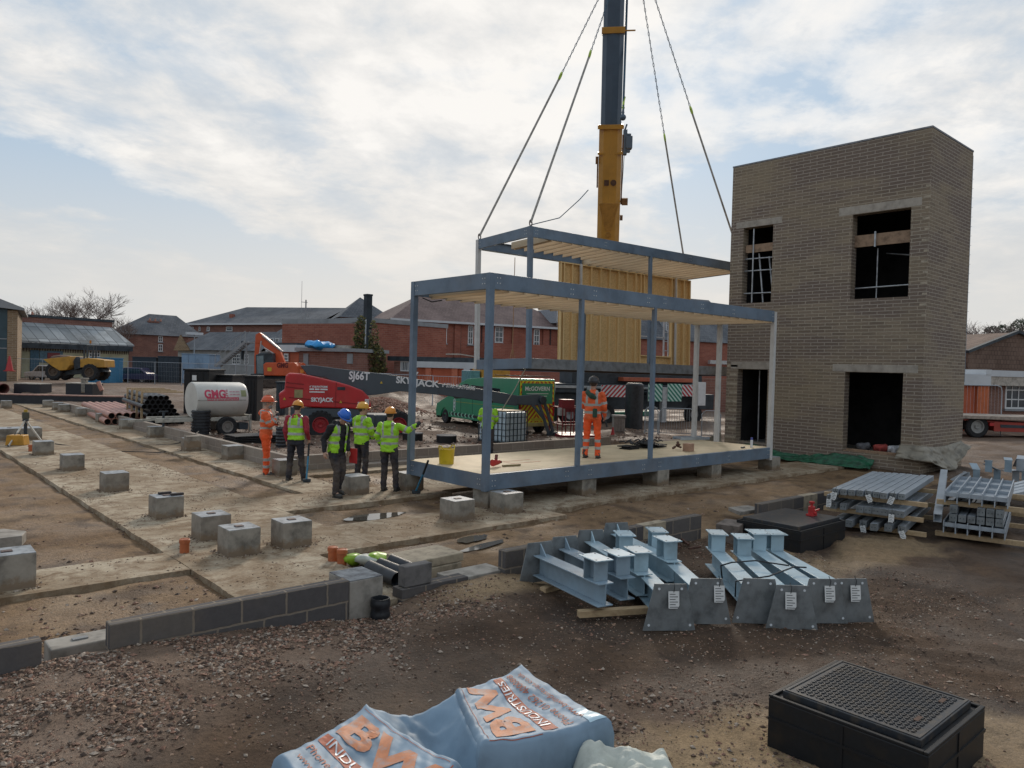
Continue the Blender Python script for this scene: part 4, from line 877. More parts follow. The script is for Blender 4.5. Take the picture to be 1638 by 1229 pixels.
t = thing('steel_channel', 'galvanised channel leaning along the left side of the right steel stack', 'channel', (bx-.1, by+1.0, .28)); t.rotation_euler = (0, rad(-9), rad(4)); b = B(); cbeam(b, (0,0,0), (2.9,0,0), .14, .12, (0,-1,0)); b.build('channel_body', mgal, t)
turn(_before, (13.76, 4.54, 0), rad(13)); _before = set(scene.collection.objects)
for k_ in range(4):
    boxsec(ORD[k_]+' long galvanised section from the back, bundle lying behind the steel stacks', 15.6+k_*.12, 5.2-k_*.20, .25+.03*k_, 5.4, .12, .1, rad(-1-k_*.5))
timber('timber bearer under the far bundle of steel sections', (16.4, 5.5, .18), (16.4, 3.2, .18)); timber('second timber bearer further along under the far bundle', (18.6, 5.3, .18), (18.6, 2.9, .18))
t = thing('steel_brackets', 'heap of bent galvanised brackets behind the right steel stack', 'brackets', tuple(W(1585, 775, 0.)))
for k_ in range(9):
    c = V((rr.uniform(-.2,1.1), rr.uniform(-.6,.6), rr.uniform(.25,.7))); a = rr.random()*3; d = V((math.cos(a)*.35, math.sin(a)*.35, rr.uniform(-.25,.3)))
    b = B(); b.bar(tuple(c), tuple(c+d), .18, .015); b.bar(tuple(c), tuple(c+V((0,0,-.3))), .16, .015); b.build('bracket', mgal if k_ % 2 else mpb2, t)
timber('timber offcut beside the far brackets at the right edge', P(1600,795,.1), P(1660,800,.1))
t = thing('white_sheet', 'crumpled white sheet on the timber at the right edge behind the steel stack', 'sheet', P(1600,790,.3)); b = B(); b.sph((0,0,.0), .25, 12, 6, (1.2,.6,.25)); b.build('wrap', mtag, t, smooth=True)
# ---------------- chambers ----------------
mblk_p = M('black_plastic', (.011,.012,.014), rough=.5, n=.35, ns=7, spec=.3, c2=(.022,.018,.015)); mlid = M('lid_iron', (.020,.023,.028), rough=.42, n=.4, ns=9, spec=.6, c2=(.075,.058,.042))
def chamber(label, x0, x1, y0, y1, z0, z1, lidh, studs, soil=False):
    t = thing('access_chamber', label, 'chamber', (x0, y0, 0)); w_, d_ = x1-x0, y1-y0
    b = B(); b.box(0, w_, 0, d_, z0, z1-.02); b.build('chamber_box', mblk_p, t, bevel=.008)
    b = B()
    zm = (z0+z1)/2+.05
    for a, c in (((0,0),(w_,0)),((0,0),(0,d_))):
        b.bar((a[0]-.004,a[1]-.004,zm),(c[0]-.004,c[1]-.004,zm), .012, .022)
    for k in (.5,): b.box(w_*k-.01, w_*k+.01, -.008, 0, z0, z1-.03).box(-.008, 0, d_*k-.01, d_*k+.01, z0, z1-.03)
    b.build('moulded_rib', mblk_p, t)
    b = B(); 
    for q in ((0,w_,0,.03),(0,w_,d_-.03,d_),(0,.03,.031,d_-.031),(w_-.03,w_,.031,d_-.031)): b.box(q[0],q[1],q[2],q[3],z1-.0195,z1)
    b.build('rim', mblk_p, t, bevel=.004)
    i = .07; b = B(); b.box(i, w_-i, i, d_-i, z1-.0195, z1+lidh); l_ = b.build('lid', mlid, t, bevel=.006)
    if studs:
        b = B(); n = studs; s_ = (w_-2*i-.12)/n
        for a in range(n):
            for c in range(n):
                x, y = i+.06+(a+.5)*s_, i+.06+(c+.5)*(d_-2*i-.12)/n; an = rad(45 if (a+c) % 2 else -45); dx, dy = math.cos(an)*.013, math.sin(an)*.013
                b.bar((x-dx,y-dy,z1+lidh+.003),(x+dx,y+dy,z1+lidh+.003), .011, .008)
        o = b.build('tread_studs', mlid, l_); o['kind'] = 'stuff'
        b = B(); 
        for q in ((i+.012,w_-i-.012,i+.012,i+.03),(i+.012,w_-i-.012,d_-i-.03,d_-i-.012),(i+.012,i+.03,i+.031,d_-i-.031),(w_-i-.03,w_-i-.012,i+.031,d_-i-.031)): b.box(q[0],q[1],q[2],q[3],z1+lidh+.0005,z1+lidh+.006)
        b.build('lid_border', mlid, l_)
        for x in (.3, .72): B().box(w_*x, w_*x+.09, i+.11, i+.14, z1+lidh+.002, z1+lidh+.009).build('key_slot', M('slot_rust', (.09,.05,.035), n=.3, ns=20), l_)
    return t
chamber('large black access chamber with studded lid in the near right foreground', 5.04, 6.10, 1.70, 2.78, -.1, .335, .035, 24)
chamber('black access chamber carrying a red valve, in front of the steel stacks', 10.85, 12.35, 5.55, 6.65, -.1, .30, .05, 0)
mred2 = M('valve_red', (.42,.02,.02), rough=.4, n=.1, spec=.5)
t = thing('red_valve', 'small bright red bottle jack standing on the black chamber', 'jack', tuple(W(1298, 825, .352)))
B().box(-.075,.075,-.06,.06,0,.03).lathe([(.055,.03),(.055,.15),(.04,.16),(.025,.17),(.025,.20),(.045,.205),(.045,.235),(.0001,.24)], (0,0,0), 18).build('jack_body', mred2, t, smooth=True, bevel=.003); B().bar((.03,0,.06),(.14,-.06,.10),.03,.025).build('jack_arm', mred2, t); B().cyl((.0,-.05,.05),(.0,-.085,.05),.022).build('release_screw', mred2, t)
t = thing('concrete_cover_slab', 'flat broken slab lying at the left end of the wall behind the black chamber', 'slab', P(1180,820,.1)); B().prism([(-.25,-.2),(.45,-.25),(.5,.1),(.0,.2)], 0, .07, 'z').build('slab', mconc, t, bevel=.01)
# ---------------- wrapped pallets of bags ----------------
def wrapmat():
    m = M('wrap_plastic', (.20,.285,.37), rough=.58, n=.14, ns=2.2, bump=.005, bs=18., spec=.35, stain=.12); return m
mwrap = wrapmat(); morg = M('print_orange', (.46,.17,.075), rough=.6, n=.25, ns=14, c2=(.33,.27,.26)); mor2 = M('print_red', (.36,.09,.045), rough=.6, n=.2, ns=18); mwpr = M('print_pale', (.50,.56,.62), rough=.4)
class Bag:
    def __init__(s, c00, c10, c11, c01, h=.5, seed=1., dips=()):
        s.c = [V((p[0], p[1], 0)) for p in (c00, c10, c11, c01)]; s.h = h; s.seed = seed; s.o = sum(s.c, V())/4; s.dips = dips
    def xy(s, u, v_):
        c = s.c; return (c[0]*(1-u)+c[1]*u)*(1-v_) + (c[3]*(1-u)+c[2]*u)*v_
    def top(s, u, v_):
        p = s.xy(u, v_); sd_ = s.seed
        n_ = .014*noise.noise(V((u*4, v_*4, sd_))) + .008*noise.noise(V((u*13+3*v_, v_*9, sd_+4))) + .006*abs(noise.noise(V((u*5+v_*3, v_*9-u*4, sd_+9))))
        edge = min(u, 1-u, v_, 1-v_); z = s.h + n_ - .05*math.exp(-((u-.5)**2+(v_-.5)**2)/.10) 
        z += .05*sum(math.exp(-((u-a)**2+(v_-b)**2)/.02) for a, b in ((0,0),(1,0),(1,1),(0,1)))*.6
        for a, b, k in s.dips: z -= k*math.exp(-((u-a)**2+(v_-b)**2)/.06)
        z -= .10*max(0, (.05-edge)/.05)**2*.35
        return V((p.x, p.y, z))
    def build(s, label):
        t = thing('wrapped_pallet', label, 'wrapped pallet', (s.o.x, s.o.y, 0), 0, 'plastic wrapped pallets in the near foreground'); b = B(); n = 90; idx = {}; vs_ = []; fs = []
        K = 7
        for j in range(-K, n+1+K):
            for i in range(-K, n+1+K):
                u, v_ = min(1, max(0, i/n)), min(1, max(0, j/n)); p = s.top(u, v_)
                ox = (-i if i < 0 else (i-n if i > n else 0)); oy = (-j if j < 0 else (j-n if j > n else 0)); k = max(ox, oy)
                if k:
                    f_ = k/K; c_ = s.xy(.5, .5); d = (s.xy(u, v_)-c_).normalized()
                    wv = .03*noise.noise(V((u*11, v_*11, f_*2+s.seed)))+.012*noise.noise(V((u*30, v_*30, f_*1.3)))
                    p = p + d*(.012+.05*f_**.5*.5 + wv*(.4+f_)); p.z = p.z*(1-f_) + (-.02)*f_
                idx[(i, j)] = len(vs_); vs_.append(p - s.o)
        for j in range(-K, n+K):
            for i in range(-K, n+K): fs.append((idx[i,j], idx[i+1,j], idx[i+1,j+1], idx[i,j+1]))
        b.add(vs_, fs); b.build('plastic_cover', mwrap, t, smooth=75, fix=False)
        return t
    def put(s, o, par, lift=.004):
        for v_ in o.data.vertices: q = s.top(v_.co.x, v_.co.y); v_.co = q - s.o + V((0, 0, lift + v_.co.z))
        o.parent = par
    def txt(s, st, size, mat, par, u, v_, nm='lettering', ux=1., off=0., lift=.0045):
        """text laid on the cover; x=reading direction in u, y=up in v"""
        o = text(st, size, mat, None, Matrix(), nm, .0, 1., off)
        me = o.data; bm = bmesh.new(); bm.from_mesh(me); bmesh.ops.triangulate(bm, faces=bm.faces)
        for _ in range(2): bmesh.ops.subdivide_edges(bm, edges=[e for e in bm.edges if e.calc_length() > .03], cuts=1); bmesh.ops.triangulate(bm, faces=bm.faces)
        bm.to_mesh(me); bm.free()
        for q in me.vertices: q.co = V((u+q.co.x*ux, v_+q.co.y, 0))
        s.put(o, par, lift); return o
    def rect(s, u0, u1, v0, v1, mat, par, nm, lift=.003):
        b = B(); n = 24; m_ = max(2, int(n*(v1-v0)/(u1-u0))) if u1 > u0 else 2; m_ = min(max(m_,2),40)
        b.add([(u0+(u1-u0)*i/n, v0+(v1-v0)*j/m_, 0) for j in range(m_+1) for i in range(n+1)], [(j*(n+1)+i, j*(n+1)+i+1, (j+1)*(n+1)+i+1, (j+1)*(n+1)+i) for j in range(m_) for i in range(n)])
        o = b.build(nm, mat, None, fix=False); s.put(o, par, lift); return o
    def logo(s, t, ph, ww):
        # bold hand-cut BW plus banner and two lines
        s.txt('BW', .40, morg, t, .50, .69, 'logo_letters', 1.35, off=.018)
        s.rect(.06, .94, .385, .495, mor2, t, 'logo_banner'); s.txt('INDUSTRIES', .125, mwpr, t, .5, .44, 'banner_lettering', 1.12, lift=.0065)
        s.txt(ph, .105, mor2, t, .5, .28, 'phone_lettering', .95); s.txt(ww, .085, mor2, t, .5, .16, 'web_lettering', .95)
        for a in ((.02,.98,.925,.93),(.02,.026,.53,.925),(.974,.98,.53,.925)): s.rect(a[0], a[1], a[2], a[3], mor2, t, 'border_line')
g2 = lambda x, y, z=.5: tuple(W(x, y, z))[:2]
bk, lf, rt = V(g2(586,1127)), V(g2(438,1214)), V(g2(738,1225)); fr_ = lf + (rt-bk)
bgL = Bag(lf, fr_, rt, bk, .5, 3.); tL = bgL.build('blue wrapped pallet with orange lettering at the bottom edge, left of its twin'); bgL.logo(tL, 'Phone 01262 400088', 'www.bwindustries.co.uk')
bgR = Bag(g2(978,1153), g2(834,1064), g2(728,1106), g2(768,1194), .5, 11.); tR = bgR.build('blue wrapped pallet with upside down orange lettering, right of its twin'); bgR.logo(tR, 'Phone 01262 400088', 'www.bwindustries.co.uk')
o = bgR.rect(.02,.22,.02,.16, M('label_pale', (.45,.60,.68), rough=.35), tR, 'paper_label')
q0, q1 = V((*g2(800,1215,.12),.12)), V((*g2(905,1185,.12),.12))
# joining sag of plastic between both pallets
def sagf(u, v_):
    a = bgL.top(1-.0-(1-u)*0, 1).lerp(bgL.top(0.1,1), 1-u); c = bgR.top(u, 1).lerp(bgR.top(.02+.95*u,1), .5)
    p = a.lerp(c, v_); p.z += -.22*math.sin(math.pi*v_)*(.6+.6*(1-u)) + .02*noise.noise(V((u*8, v_*8, 2))); return tuple(p)
def saddle(u, v_):
    a = bgL.top(.02+.96*u, 1.); c = bgR.top(.98-.96*u, 1.)
    p = a.lerp(c, v_); s_ = math.sin(math.pi*v_); p.z -= s_*(.10+.22*u) - .03*s_*noise.noise(V((u*9, v_*9, 2))); return tuple(p)
cloth('plastic_fold', (0,0,0), 50, 26, saddle, mwrap, 'slack fold of blue plastic sagging between the two wrapped pallets', 'plastic fold', .004)
# white sack at the bottom edge
def sack(u, v_):
    c = W(996, 1222, .28); x = (u-.5)*.72; y = (v_-.5)*.5; r_ = max(abs(u-.5), abs(v_-.5))*2
    z = .36 - .32*sm(.55,1.,r_) + .09*noise.noise(V((u*5, v_*4, 7))) + .035*abs(noise.noise(V((u*14, v_*13, 3))))
    d = r0*x*1.15 + f0*(y-.12); return (c.x+d.x, c.y+d.y, z)
cloth('white_sack', (0,0,0), 60, 50, sack, M('sack_white', (.50,.52,.46), rough=.6, n=.12, ns=5, bump=.006), 'crumpled off-white woven sack at the bottom edge beside the wrapped pallet', 'sack', .006)
# ---------------- pipes and ducts near the camera ----------------
mdct = M('duct_black', (.020,.022,.027), rough=.45, n=.3, ns=8, spec=.5); mora = M('pipe_orange', (.42,.12,.045), rough=.5, n=.12, ns=8)
def pipe(label, p0, p1, r_, mat, ri=None, nm='duct_pipe', cat='pipe', rings=0, grp=None, cap=None):
    a, c = V(p0), V(p1); t = thing(nm, label, cat, tuple(a), 0, grp); d = c-a; L_ = d.length; T = Matrix.Translation((0,0,0)) @ d.to_track_quat('Z','Y').to_matrix().to_4x4(); ri = ri or r_*.88
    prof = [(ri,0),(r_,0)]
    if rings:
        for k in range(rings): z = L_*(k+.2)/rings; e = L_/rings; prof += [(r_,z),(r_*1.08,z+e*.15),(r_*1.08,z+e*.5),(r_,z+e*.65)]
    prof += [(r_,L_),(ri,L_),(ri,L_*.5),(.0001,L_*.5)]
    b = B(T); b.lathe([(.0001,L_*.48)] + [(ri,L_*.48)] + prof, (0,0,0), 24); b.build('pipe_wall', mat, t, smooth=50)
    return t
def stub(label, px, py, r_=.062, h=.19):
    p = W(px, py); z = -.12
    t = pipe(label, (p.x, p.y, z), (p.x, p.y, h), r_, mora, nm='pipe_stub', grp='orange drain stubs'); B().lathe([(r_+.001,h-z-.06),(r_+.009,h-z-.055),(r_+.009,h-z-.01),(r_+.001,h-z-.005)], (0,0,0), 24).build('socket_rim', mora, t, smooth=True); return t
stub('orange drain stub standing alone on the concrete below the near pedestals', 295, 884); stub('left one of the two orange drain stubs by the black ducts', 532, 897); stub('right one of the two orange drain stubs by the black ducts', 547, 901); stub('small orange drain stub beside the pedestal by the tripod', 50, 722, .07, .18)
for i, (a, c, lb) in enumerate(((P(590,907,.16), P(634,927,.10), 'nearest of three black ducts passing under the front wall'), (P(606,903,.18), P(655,922,.10), 'middle one of three black ducts passing under the front wall'), (P(624,897,.19), P(668,915,.10), 'farthest of three black ducts passing under the front wall'))): pipe(lb, a, c, .085, mdct)
def bl(label, px, py, cm, seed):
    t = thing('plastic_sheet', label, 'plastic', P(px,py,.02)); b = B(); b.sph((0,0,.02), .2, 14, 7, (1.1,.6,.35)); o = b.build('crumpled_plastic', cm, t, smooth=60)
    for v_ in o.data.vertices: v_.co += V((noise.noise(v_.co*9+V((seed,0,0))), noise.noise(v_.co*9+V((0,seed,0))), noise.noise(v_.co*8)))*.06
bl('crumpled bright green plastic behind the black ducts', 606, 894, M('lime_plastic', (.25,.42,.03), rough=.4), 1); bl('crumpled white plastic between the green sheet and the black ducts', 590, 897, M('sack_white', (.5,.5,.5)), 5); bl('small patch of green plastic left of the black ducts', 572, 896, M('lime_plastic', (.25,.42,.03)), 9)
pp_ = W(612, 992, -.1); pipe('short ribbed black pipe standing in the gap beside the coated pad', (pp_.x, pp_.y+.05, -.25), (pp_.x, pp_.y+.05, .13), .10, mdct, rings=3)
B_ = W(612, 945, .2); t = thing('rebar_bundle', 'thin black bars hanging in the gap beside the coated pad', 'bars', (B_.x, B_.y+.1, 0)); 
for k_ in range(4): B().cyl((-.05+k_*.03,0,-.05),(-.05+k_*.03,0,.30),.006,n=6).build('bar', mdct, t)
tsl = thing('dark_blocks', 'two grey blocks stacked on the inner wall at the black cable', 'blocks', tuple(W(308, 710, .3)), 0); B().box(-.2,.2,-.12,.12,-.1,.22).build('block', mped, tsl, bevel=.01)
# cables on the slab
t = thing('black_cable', 'long black cable snaking from the tripod across the soil to the inner wall', 'cable', P(88,710,.02)); o_ = W(88,710,.02)
pts = [W(x, y, z)-o_ for x, y, z in ((88,710,.02),(130,716,-.03),(190,722,-.03),(255,724,-.03),(290,718,0),(303,710,.05),(312,700,.2),(318,692,.38))]
B().tube([tuple(p) for p in pts], .014, 6).build('cable', mtie, t)
t = thing('black_hose', 'thin black hose looped over the inner wall beside the ribbed black pipe', 'hose', P(262,700,0)); o_ = W(262,700,0)
pts = [W(x, y, z)-o_ for x, y, z in ((250,711,0),(270,712,0),(285,709,.02),(300,702,.1),(314,693,.38),(318,690,.38))]; B().tube([tuple(p) for p in pts], .012, 6).build('hose', mtie, t)
# ---------------- things on the deck ----------------
dz = .345+.308
def deck(px, py): p = W(px, py, dz); return (p.x, p.y, dz)
mbk = M('bucket_yellow', (.55,.40,.02), rough=.4, n=.08)
t = thing('yellow_bucket', 'yellow flexible tub standing on the near left of the deck', 'tub', deck(714,742)); B().lathe([(.0001,0),(.15,0),(.165,.30),(.172,.31),(.158,.31),(.145,.02),(.0001,.02)], (0,0,0), 24).build('tub', mbk, t, smooth=50)
for s_ in (-1,1): B().tube([(s_*.13,-.09,.30),(s_*.17,-.04,.37),(s_*.17,.04,.37),(s_*.13,.09,.30)], .014, 6).build('handle', mbk, t)
t = thing('red_impact_tool', 'red and black power tool lying beside the corner post on the deck', 'power tool', deck(793,747), .3)
B().cyl((-.12,0,.09),(.10,0,.09),.07,.05,14).build('motor_body', mred2, t, smooth=40); B().bar((0,0,.12),(.05,.02,.24),.06,.05).cyl((.1,0,.09),(.2,0,.08),.03,n=10).build('tool_head', M('tool_rust', (.16,.05,.04)), t, bevel=.01); B().bar((.1,-.1,.02),(.5,-.28,.02),.05,.03).build('tool_bar', M('tool_brass', (.22,.17,.08)), t)
t = thing('equipment_pallet', 'flat pile of black plastic pads and straps on the far half of the deck', 'pads', deck(1025,716)); t.rotation_euler = (0,0,.1)
for k_ in range(13): 
    x, y = rr.uniform(-.62,.62), rr.uniform(-.3,.3); B().box(x-.22, x+.22, y-.16, y+.16, .0+.028*(k_ % 5), .026+.028*(k_ % 5)).build('pad', mblk_p, t, bevel=.006)
b = B()
for k_ in range(20): a = rr.random()*6; c = (rr.uniform(-.6,.6), rr.uniform(-.25,.25), .14); b.tube([c, (c[0]+.1*math.cos(a), c[1]+.1*math.sin(a), c[2]+rr.uniform(.0,.08)), (c[0]+.2*math.cos(a+.5), c[1]+.2*math.sin(a+.5), c[2])], .02, 5)
b.build('strap_tangle', mtie, t)['kind'] = 'stuff'
t = thing('wooden_box', 'small pale brown carton on the deck beside the black pads', 'carton', deck(1101,722), .2); B().box(-.13,.13,-.1,.1,0,.2).build('carton', M('carton', (.36,.22,.15)), t, bevel=.005)
t = thing('rusty_clamps', 'dark rusty clamps lying between the black pads and the carton', 'clamps', deck(1083,720)); 
for k_ in range(5): B().bar((rr.uniform(-.1,.1),rr.uniform(-.1,.1),.04+.03*k_),(rr.uniform(-.15,.15),rr.uniform(-.1,.1),.08+.03*k_),.05,.04).build('clamp', M('offcut_rust', (.1,.05,.035)), t)
t = thing('aluminium_ladder', 'folded grey step ladder lying flat on the deck near the white posts', 'ladder', deck(1100,704), -.25); 
b = B(); b.bar((-.35,.25,.05),(.75,.25,.05),.03,.08).bar((-.35,-.1,.05),(.75,-.1,.05),.03,.08); b.build('stile', mgal, t)
for k_ in range(6): B().box(-.28+k_*.19, -.24+k_*.19, -.084, .234, .03, .07).build('rung', mgal, t)
t = thing('spray_can', 'white and blue spray can standing at the far end of the deck', 'spray can', deck(1202,716)); B().lathe([(.0001,0),(.035,0),(.035,.20),(.02,.225),(.0001,.226)], (0,0,0), 16).build('can', mwh, t, smooth=50); B().lathe([(.03,.2),(.03,.27),(.0001,.27)], (0,0,0), 14).build('can_cap', M('cap_blue', (.08,.10,.35)), t)
t = thing('grey_tray', 'small dark bracket lying on the deck left of the spray can', 'bracket', deck(1190,717)); B().bar((-.12,0,.02),(.1,.05,.02),.05,.03).build('bracket', mdk, t)
# sledge hammer leaning on the rear corner pedestal
mblu = M('handle_blue', (.04,.20,.33), rough=.4)
def sledge(label, foot, top):
    a, c = V(foot), V(top); t = thing('sledge_hammer', label, 'hammer', tuple(a)); d = c-a
    B().tube([(0,0,.05), tuple(d*.6)], .02, 8).build('handle', mblu, t); B().tube([tuple(d*.6), tuple(d)], .022, 8).build('grip', mtie, t); B().bar((-.07,.03,.04),(.09,-.03,.04),.07,.07).build('head', mdk, t, bevel=.008)
sledge('sledge hammer with a blue shaft leaning against the left end of the deck', P(665,790,.0), tuple(W(685,737,.75)))
# tripod with laser level
mwd = M('tripod_pale', (.45,.42,.36), rough=.5, n=.1)
c = W(41, 706, 0.); t = thing('survey_tripod', 'pale survey tripod carrying a dark laser level on the concrete strip', 'tripod', (c.x, c.y, 0)); c0 = V((c.x,c.y,0)); hd = (WD(41, 672, (c-CAM).dot(cf))-c0)
for (px, py) in ((13,715),(68,708),(46,700)):
    e = W(px, py, 0)-c0; o = B().bar(tuple(hd), tuple(e), .035, .05).build('leg', mwd, t); B().cyl(tuple(e), tuple(e+V((0,0,.05))), .018, n=8).build('foot', mdk, o)
B().cyl(tuple(hd-V((0,0,.03))), tuple(hd+V((0,0,.02))), .09, n=14).cyl(tuple(hd+V((0,0,-.75))), tuple(hd), .05, n=10).build('column', mdk, t); B().box(hd.x-.09,hd.x+.09,hd.y-.08,hd.y+.08,hd.z+.03,hd.z+.24).build('level_body', M('level_case', (.08,.08,.06)), t, bevel=.02); B().cyl((hd.x,hd.y,hd.z+.24),(hd.x,hd.y,hd.z+.32),.05,n=12).build('level_head', M('level_yellow', (.45,.30,.05)), t)
t = thing('yellow_case', 'yellow plastic instrument case on the ground behind the tripod legs', 'case', P(28,712), -.6); B().prism([(-.26,0),(.26,0),(.22,.30),(-.22,.30)], -.18, .18, 'y').build('case_body', M('case_yellow', (.48,.24,.03), rough=.45), t, bevel=.02); B().tube([(-.08,0,.3),(-.06,0,.35),(.06,0,.35),(.08,0,.3)], .014, 6).build('handle', mdk, t)
b_ = B(); a, c = W(0,690,-.03), W(98,690,-.03); t = thing('orange_tape_line', 'thin orange line lying across the soil behind the tripod', 'line', tuple(a)); B().tube([(0,0,.02), tuple(c-a+V((0,0,.02)))], .02, 5).build('line', M('tape_orange', (.40,.14,.06)), t)
# ---------------- corner of the compound: vehicles and plant ----------------
mjr = M('lift_red', (.46,.018,.022), rough=.38, n=.08, ns=2, spec=.5, stain=.22); mjg = M('lift_grey', (.055,.072,.088), rough=.4, n=.08, ns=2, spec=.5)
def frame_of(P0, P1):
    d = V((P1[0]-P0[0], P1[1]-P0[1], 0)).normalized(); return d, math.atan2(d.y, d.x)
def local(par, px, py, dy=0.):
    """pixel -> (x, z) on the plane y=dy of a thing"""
    d = V((math.cos(par.rotation_euler.z), math.sin(par.rotation_euler.z), 0)); n_ = V((-d.y, d.x, 0)); o = V(par.location) + n_*dy
    return pl(o, d)(px, py)
def wheel(par, x, y, z, r_, w_, hubm, side=-1, n=26, lugs=0):
    h = w_/2; o = B().lathe([(r_*.55,-h*.9),(r_*.9,-h),(r_,-h*.7),(r_,h*.7),(r_*.9,h),(r_*.55,h*.9)], (x,y,z), n, 'y', caps=False).build('tyre', mrub, par, smooth=40)
    s_ = side*h
    B().lathe([(.0001,s_*.55),(r_*.16,s_*.7),(r_*.2,s_*.35),(r_*.45,s_*.35),(r_*.53,s_*.93),(r_*.58,s_*.93),(r_*.58,-s_*.6)], (x,y,z), 20, 'y').build('rim', hubm, o, smooth=30)
    if lugs:
        b = B()
        for k in range(lugs):
            a = 2*math.pi*k/lugs; ca_, sa_ = math.cos(a), math.sin(a)
            for sg in (-1, 1):
                a2 = a+(.06 if sg > 0 else -.06)*1.8; p0 = V((x+math.cos(a)*r_*1.0, y+sg*.01, z+math.sin(a)*r_*1.0)); p1 = V((x+math.cos(a2)*r_*.99, y+sg*h*.95, z+math.sin(a2)*r_*.99)); b.bar(tuple(p0), tuple(p1), r_*.09, r_*.10, (ca_,0,sa_))
        q = b.build('tread_lugs', mrub, o); q['kind'] = 'stuff'
    return o
LT = lambda par, x, z, y=-.01: face_T((x, y, z), (1,0,0), (0,0,1))
# --- red boom lift ---
d, a = frame_of(W(515,700), W(885,700)); p = W(512, 701)
bl_ = thing('boom_lift', 'red and grey boom lift with its long boom stretched out behind the standing frame', 'boom lift', (p.x, p.y, 0), a)
LL = lambda px, py, dy=0.: local(bl_, px, py, dy)
outl = [(448,655),(446,630),(455,624),(457,602),(462,597),(482,598),(505,603),(535,610),(560,617),(580,625),(590,635),(594,648),(592,657),(560,654),(500,652),(470,650)]
hb_ = [LL(x, y, -.15) for x, y in outl]
b = B(); b.prism(hb_, -.15, .75, 'y'); b.build('engine_hood', mjr, bl_, bevel=.05)
for seg in (((458,612),(486,615)),((458,619),(486,622)),((462,636),(590,648))):
    q = [LL(x, y, -.16) for x, y in seg]; B().bar((q[0][0],-.157,q[0][1]),(q[1][0],-.157,q[1][1]),.012,.03).build('hood_crease', M('lift_red_dark', (.22,.01,.012), rough=.5), bl_)
q = LL(538,612,-.16); q2 = LL(536,652,-.16); B().bar((q[0],-.157,q[1]),(q2[0],-.157,q2[1]),.012,.02).build('hood_seam', MC['lift_red_dark'], bl_)
q = LL(478,630,-.16); B().box(q[0]-.15, q[0]+.13, -.165,-.152,q[1]-.14,q[1]+.14).build('data_plate', M('plate_buff', (.30,.25,.12)), bl_); q = LL(545,622,-.16); B().box(q[0]-.12,q[0]+.16,-.165,-.152,q[1]-.05,q[1]+.06).build('hood_vent', mdk, bl_, bevel=.01)
q = LL(483,596,.1); B().cyl((q[0],.1,q[1]-.02),(q[0],.1,q[1]+.10),.06).build('beacon', M('beacon_orange', (.55,.20,.02), rough=.3), bl_)
q = LL(587,643,-.16); B().box(q[0]-.08,q[0]+.08,-.2,-.12,q[1]-.12,q[1]+.1).build('lamp', M('lamp_pale', (.5,.45,.45), rough=.3), bl_, bevel=.02)
q0_ = LL(460,650,.0); q1_ = LL(592,655,0); B().box(q0_[0]+.1, q1_[0]-.1, -.1, 1.6, q1_[1]-.30, q1_[1]+.02).build('turntable', mjg, bl_, bevel=.03)
B().box(-.7, 2.9+.35, .25, 1.5, .38, .82).build('chassis', mjg, bl_, bevel=.04); B().box(.9, 1.9, .0, .2, .5, .85).build('side_box', mjg, bl_, bevel=.03)
mrr = M('rim_red', (.32,.02,.025), rough=.5, n=.1)
xw = LL(638,690,-.2)[0]
for x, y in ((0,0),(xw,.0),(0,1.9),(xw,1.9)): wheel(bl_, x, y, .48, .49, .36, mrr, -1 if y < 1 else 1, lugs=20)
# boom: box sections following the photograph's lines in the boom's own vertical plane
for nm, pts, y0_, y1_ in (('boom_base', [(480,585),(500,584),(535,589),(620,599),(700,612),(702,632),(640,626),(600,632),(570,634),(556,622),(520,604),(492,600)], .50, .95), ('boom_section', [(698,613),(780,624),(828,633),(828,650),(780,643),(698,631)], .56, .89), ('boom_tip', [(826,634),(862,631),(872,634),(872,648),(855,649),(826,648)], .62, .84)):
    b = B(); b.prism([LL(x, y, .5) for x, y in pts], y0_, y1_, 'y'); b.build(nm, mjg, bl_, bevel=.02)
mltr = M('letter_white', (.70,.71,.72), rough=.5, n=.03)
def ltext(s_, px0, px1, py, size, par, dy, mat, sx_=1., off=.004, rot=0., nm='lettering'):
    a0, a1 = local(par, px0, py, dy), local(par, px1, py, dy); o = text(s_, size, mat, par, Matrix(), nm, .002, 1., off)
    w_ = max(v_.co.x for v_ in o.data.vertices)-min(v_.co.x for v_ in o.data.vertices); k = (a1[0]-a0[0])/w_
    o.data.transform(Matrix.Translation(((a0[0]+a1[0])/2, dy-.012, (a0[1]+a1[1])/2)) @ Matrix.Rotation(rot, 4, 'Y') @ Matrix.Rotation(rad(90), 4, 'X') @ Matrix.Diagonal((k, 1, 1, 1))); return o
ltext('SJ66T', 558, 591, 602, .40, bl_, .5, mltr, off=.012, rot=-rad(-2), nm='model_lettering')
ltext('SKY', 633, 658, 609, .33, bl_, .5, mltr, off=.012, rot=rad(3), nm='maker_lettering'); ltext('JACK', 663, 703, 614, .33, bl_, .5, mltr, off=.012, rot=rad(3), nm='maker_lettering')
q = LL(661,606,.49); B().prism([(q[0]-.16,q[1]+.22),(q[0]-.10,q[1]+.22),(q[0],q[1]+.08),(q[0]+.14,q[1]+.26),(q[0]+.2,q[1]+.25),(q[0]+.03,q[1]+.0),(q[0]-.02,q[1]-.12),(q[0]-.07,q[1]-.12),(q[0]-.03,q[1]+.02)], .488, .497, 'y').build('maker_emblem', mltr, bl_)
ltext('a* STAR PLATFORMS', 707, 760, 619, .22, bl_, .5, mltr, off=.004, rot=rad(5), nm='hire_lettering')
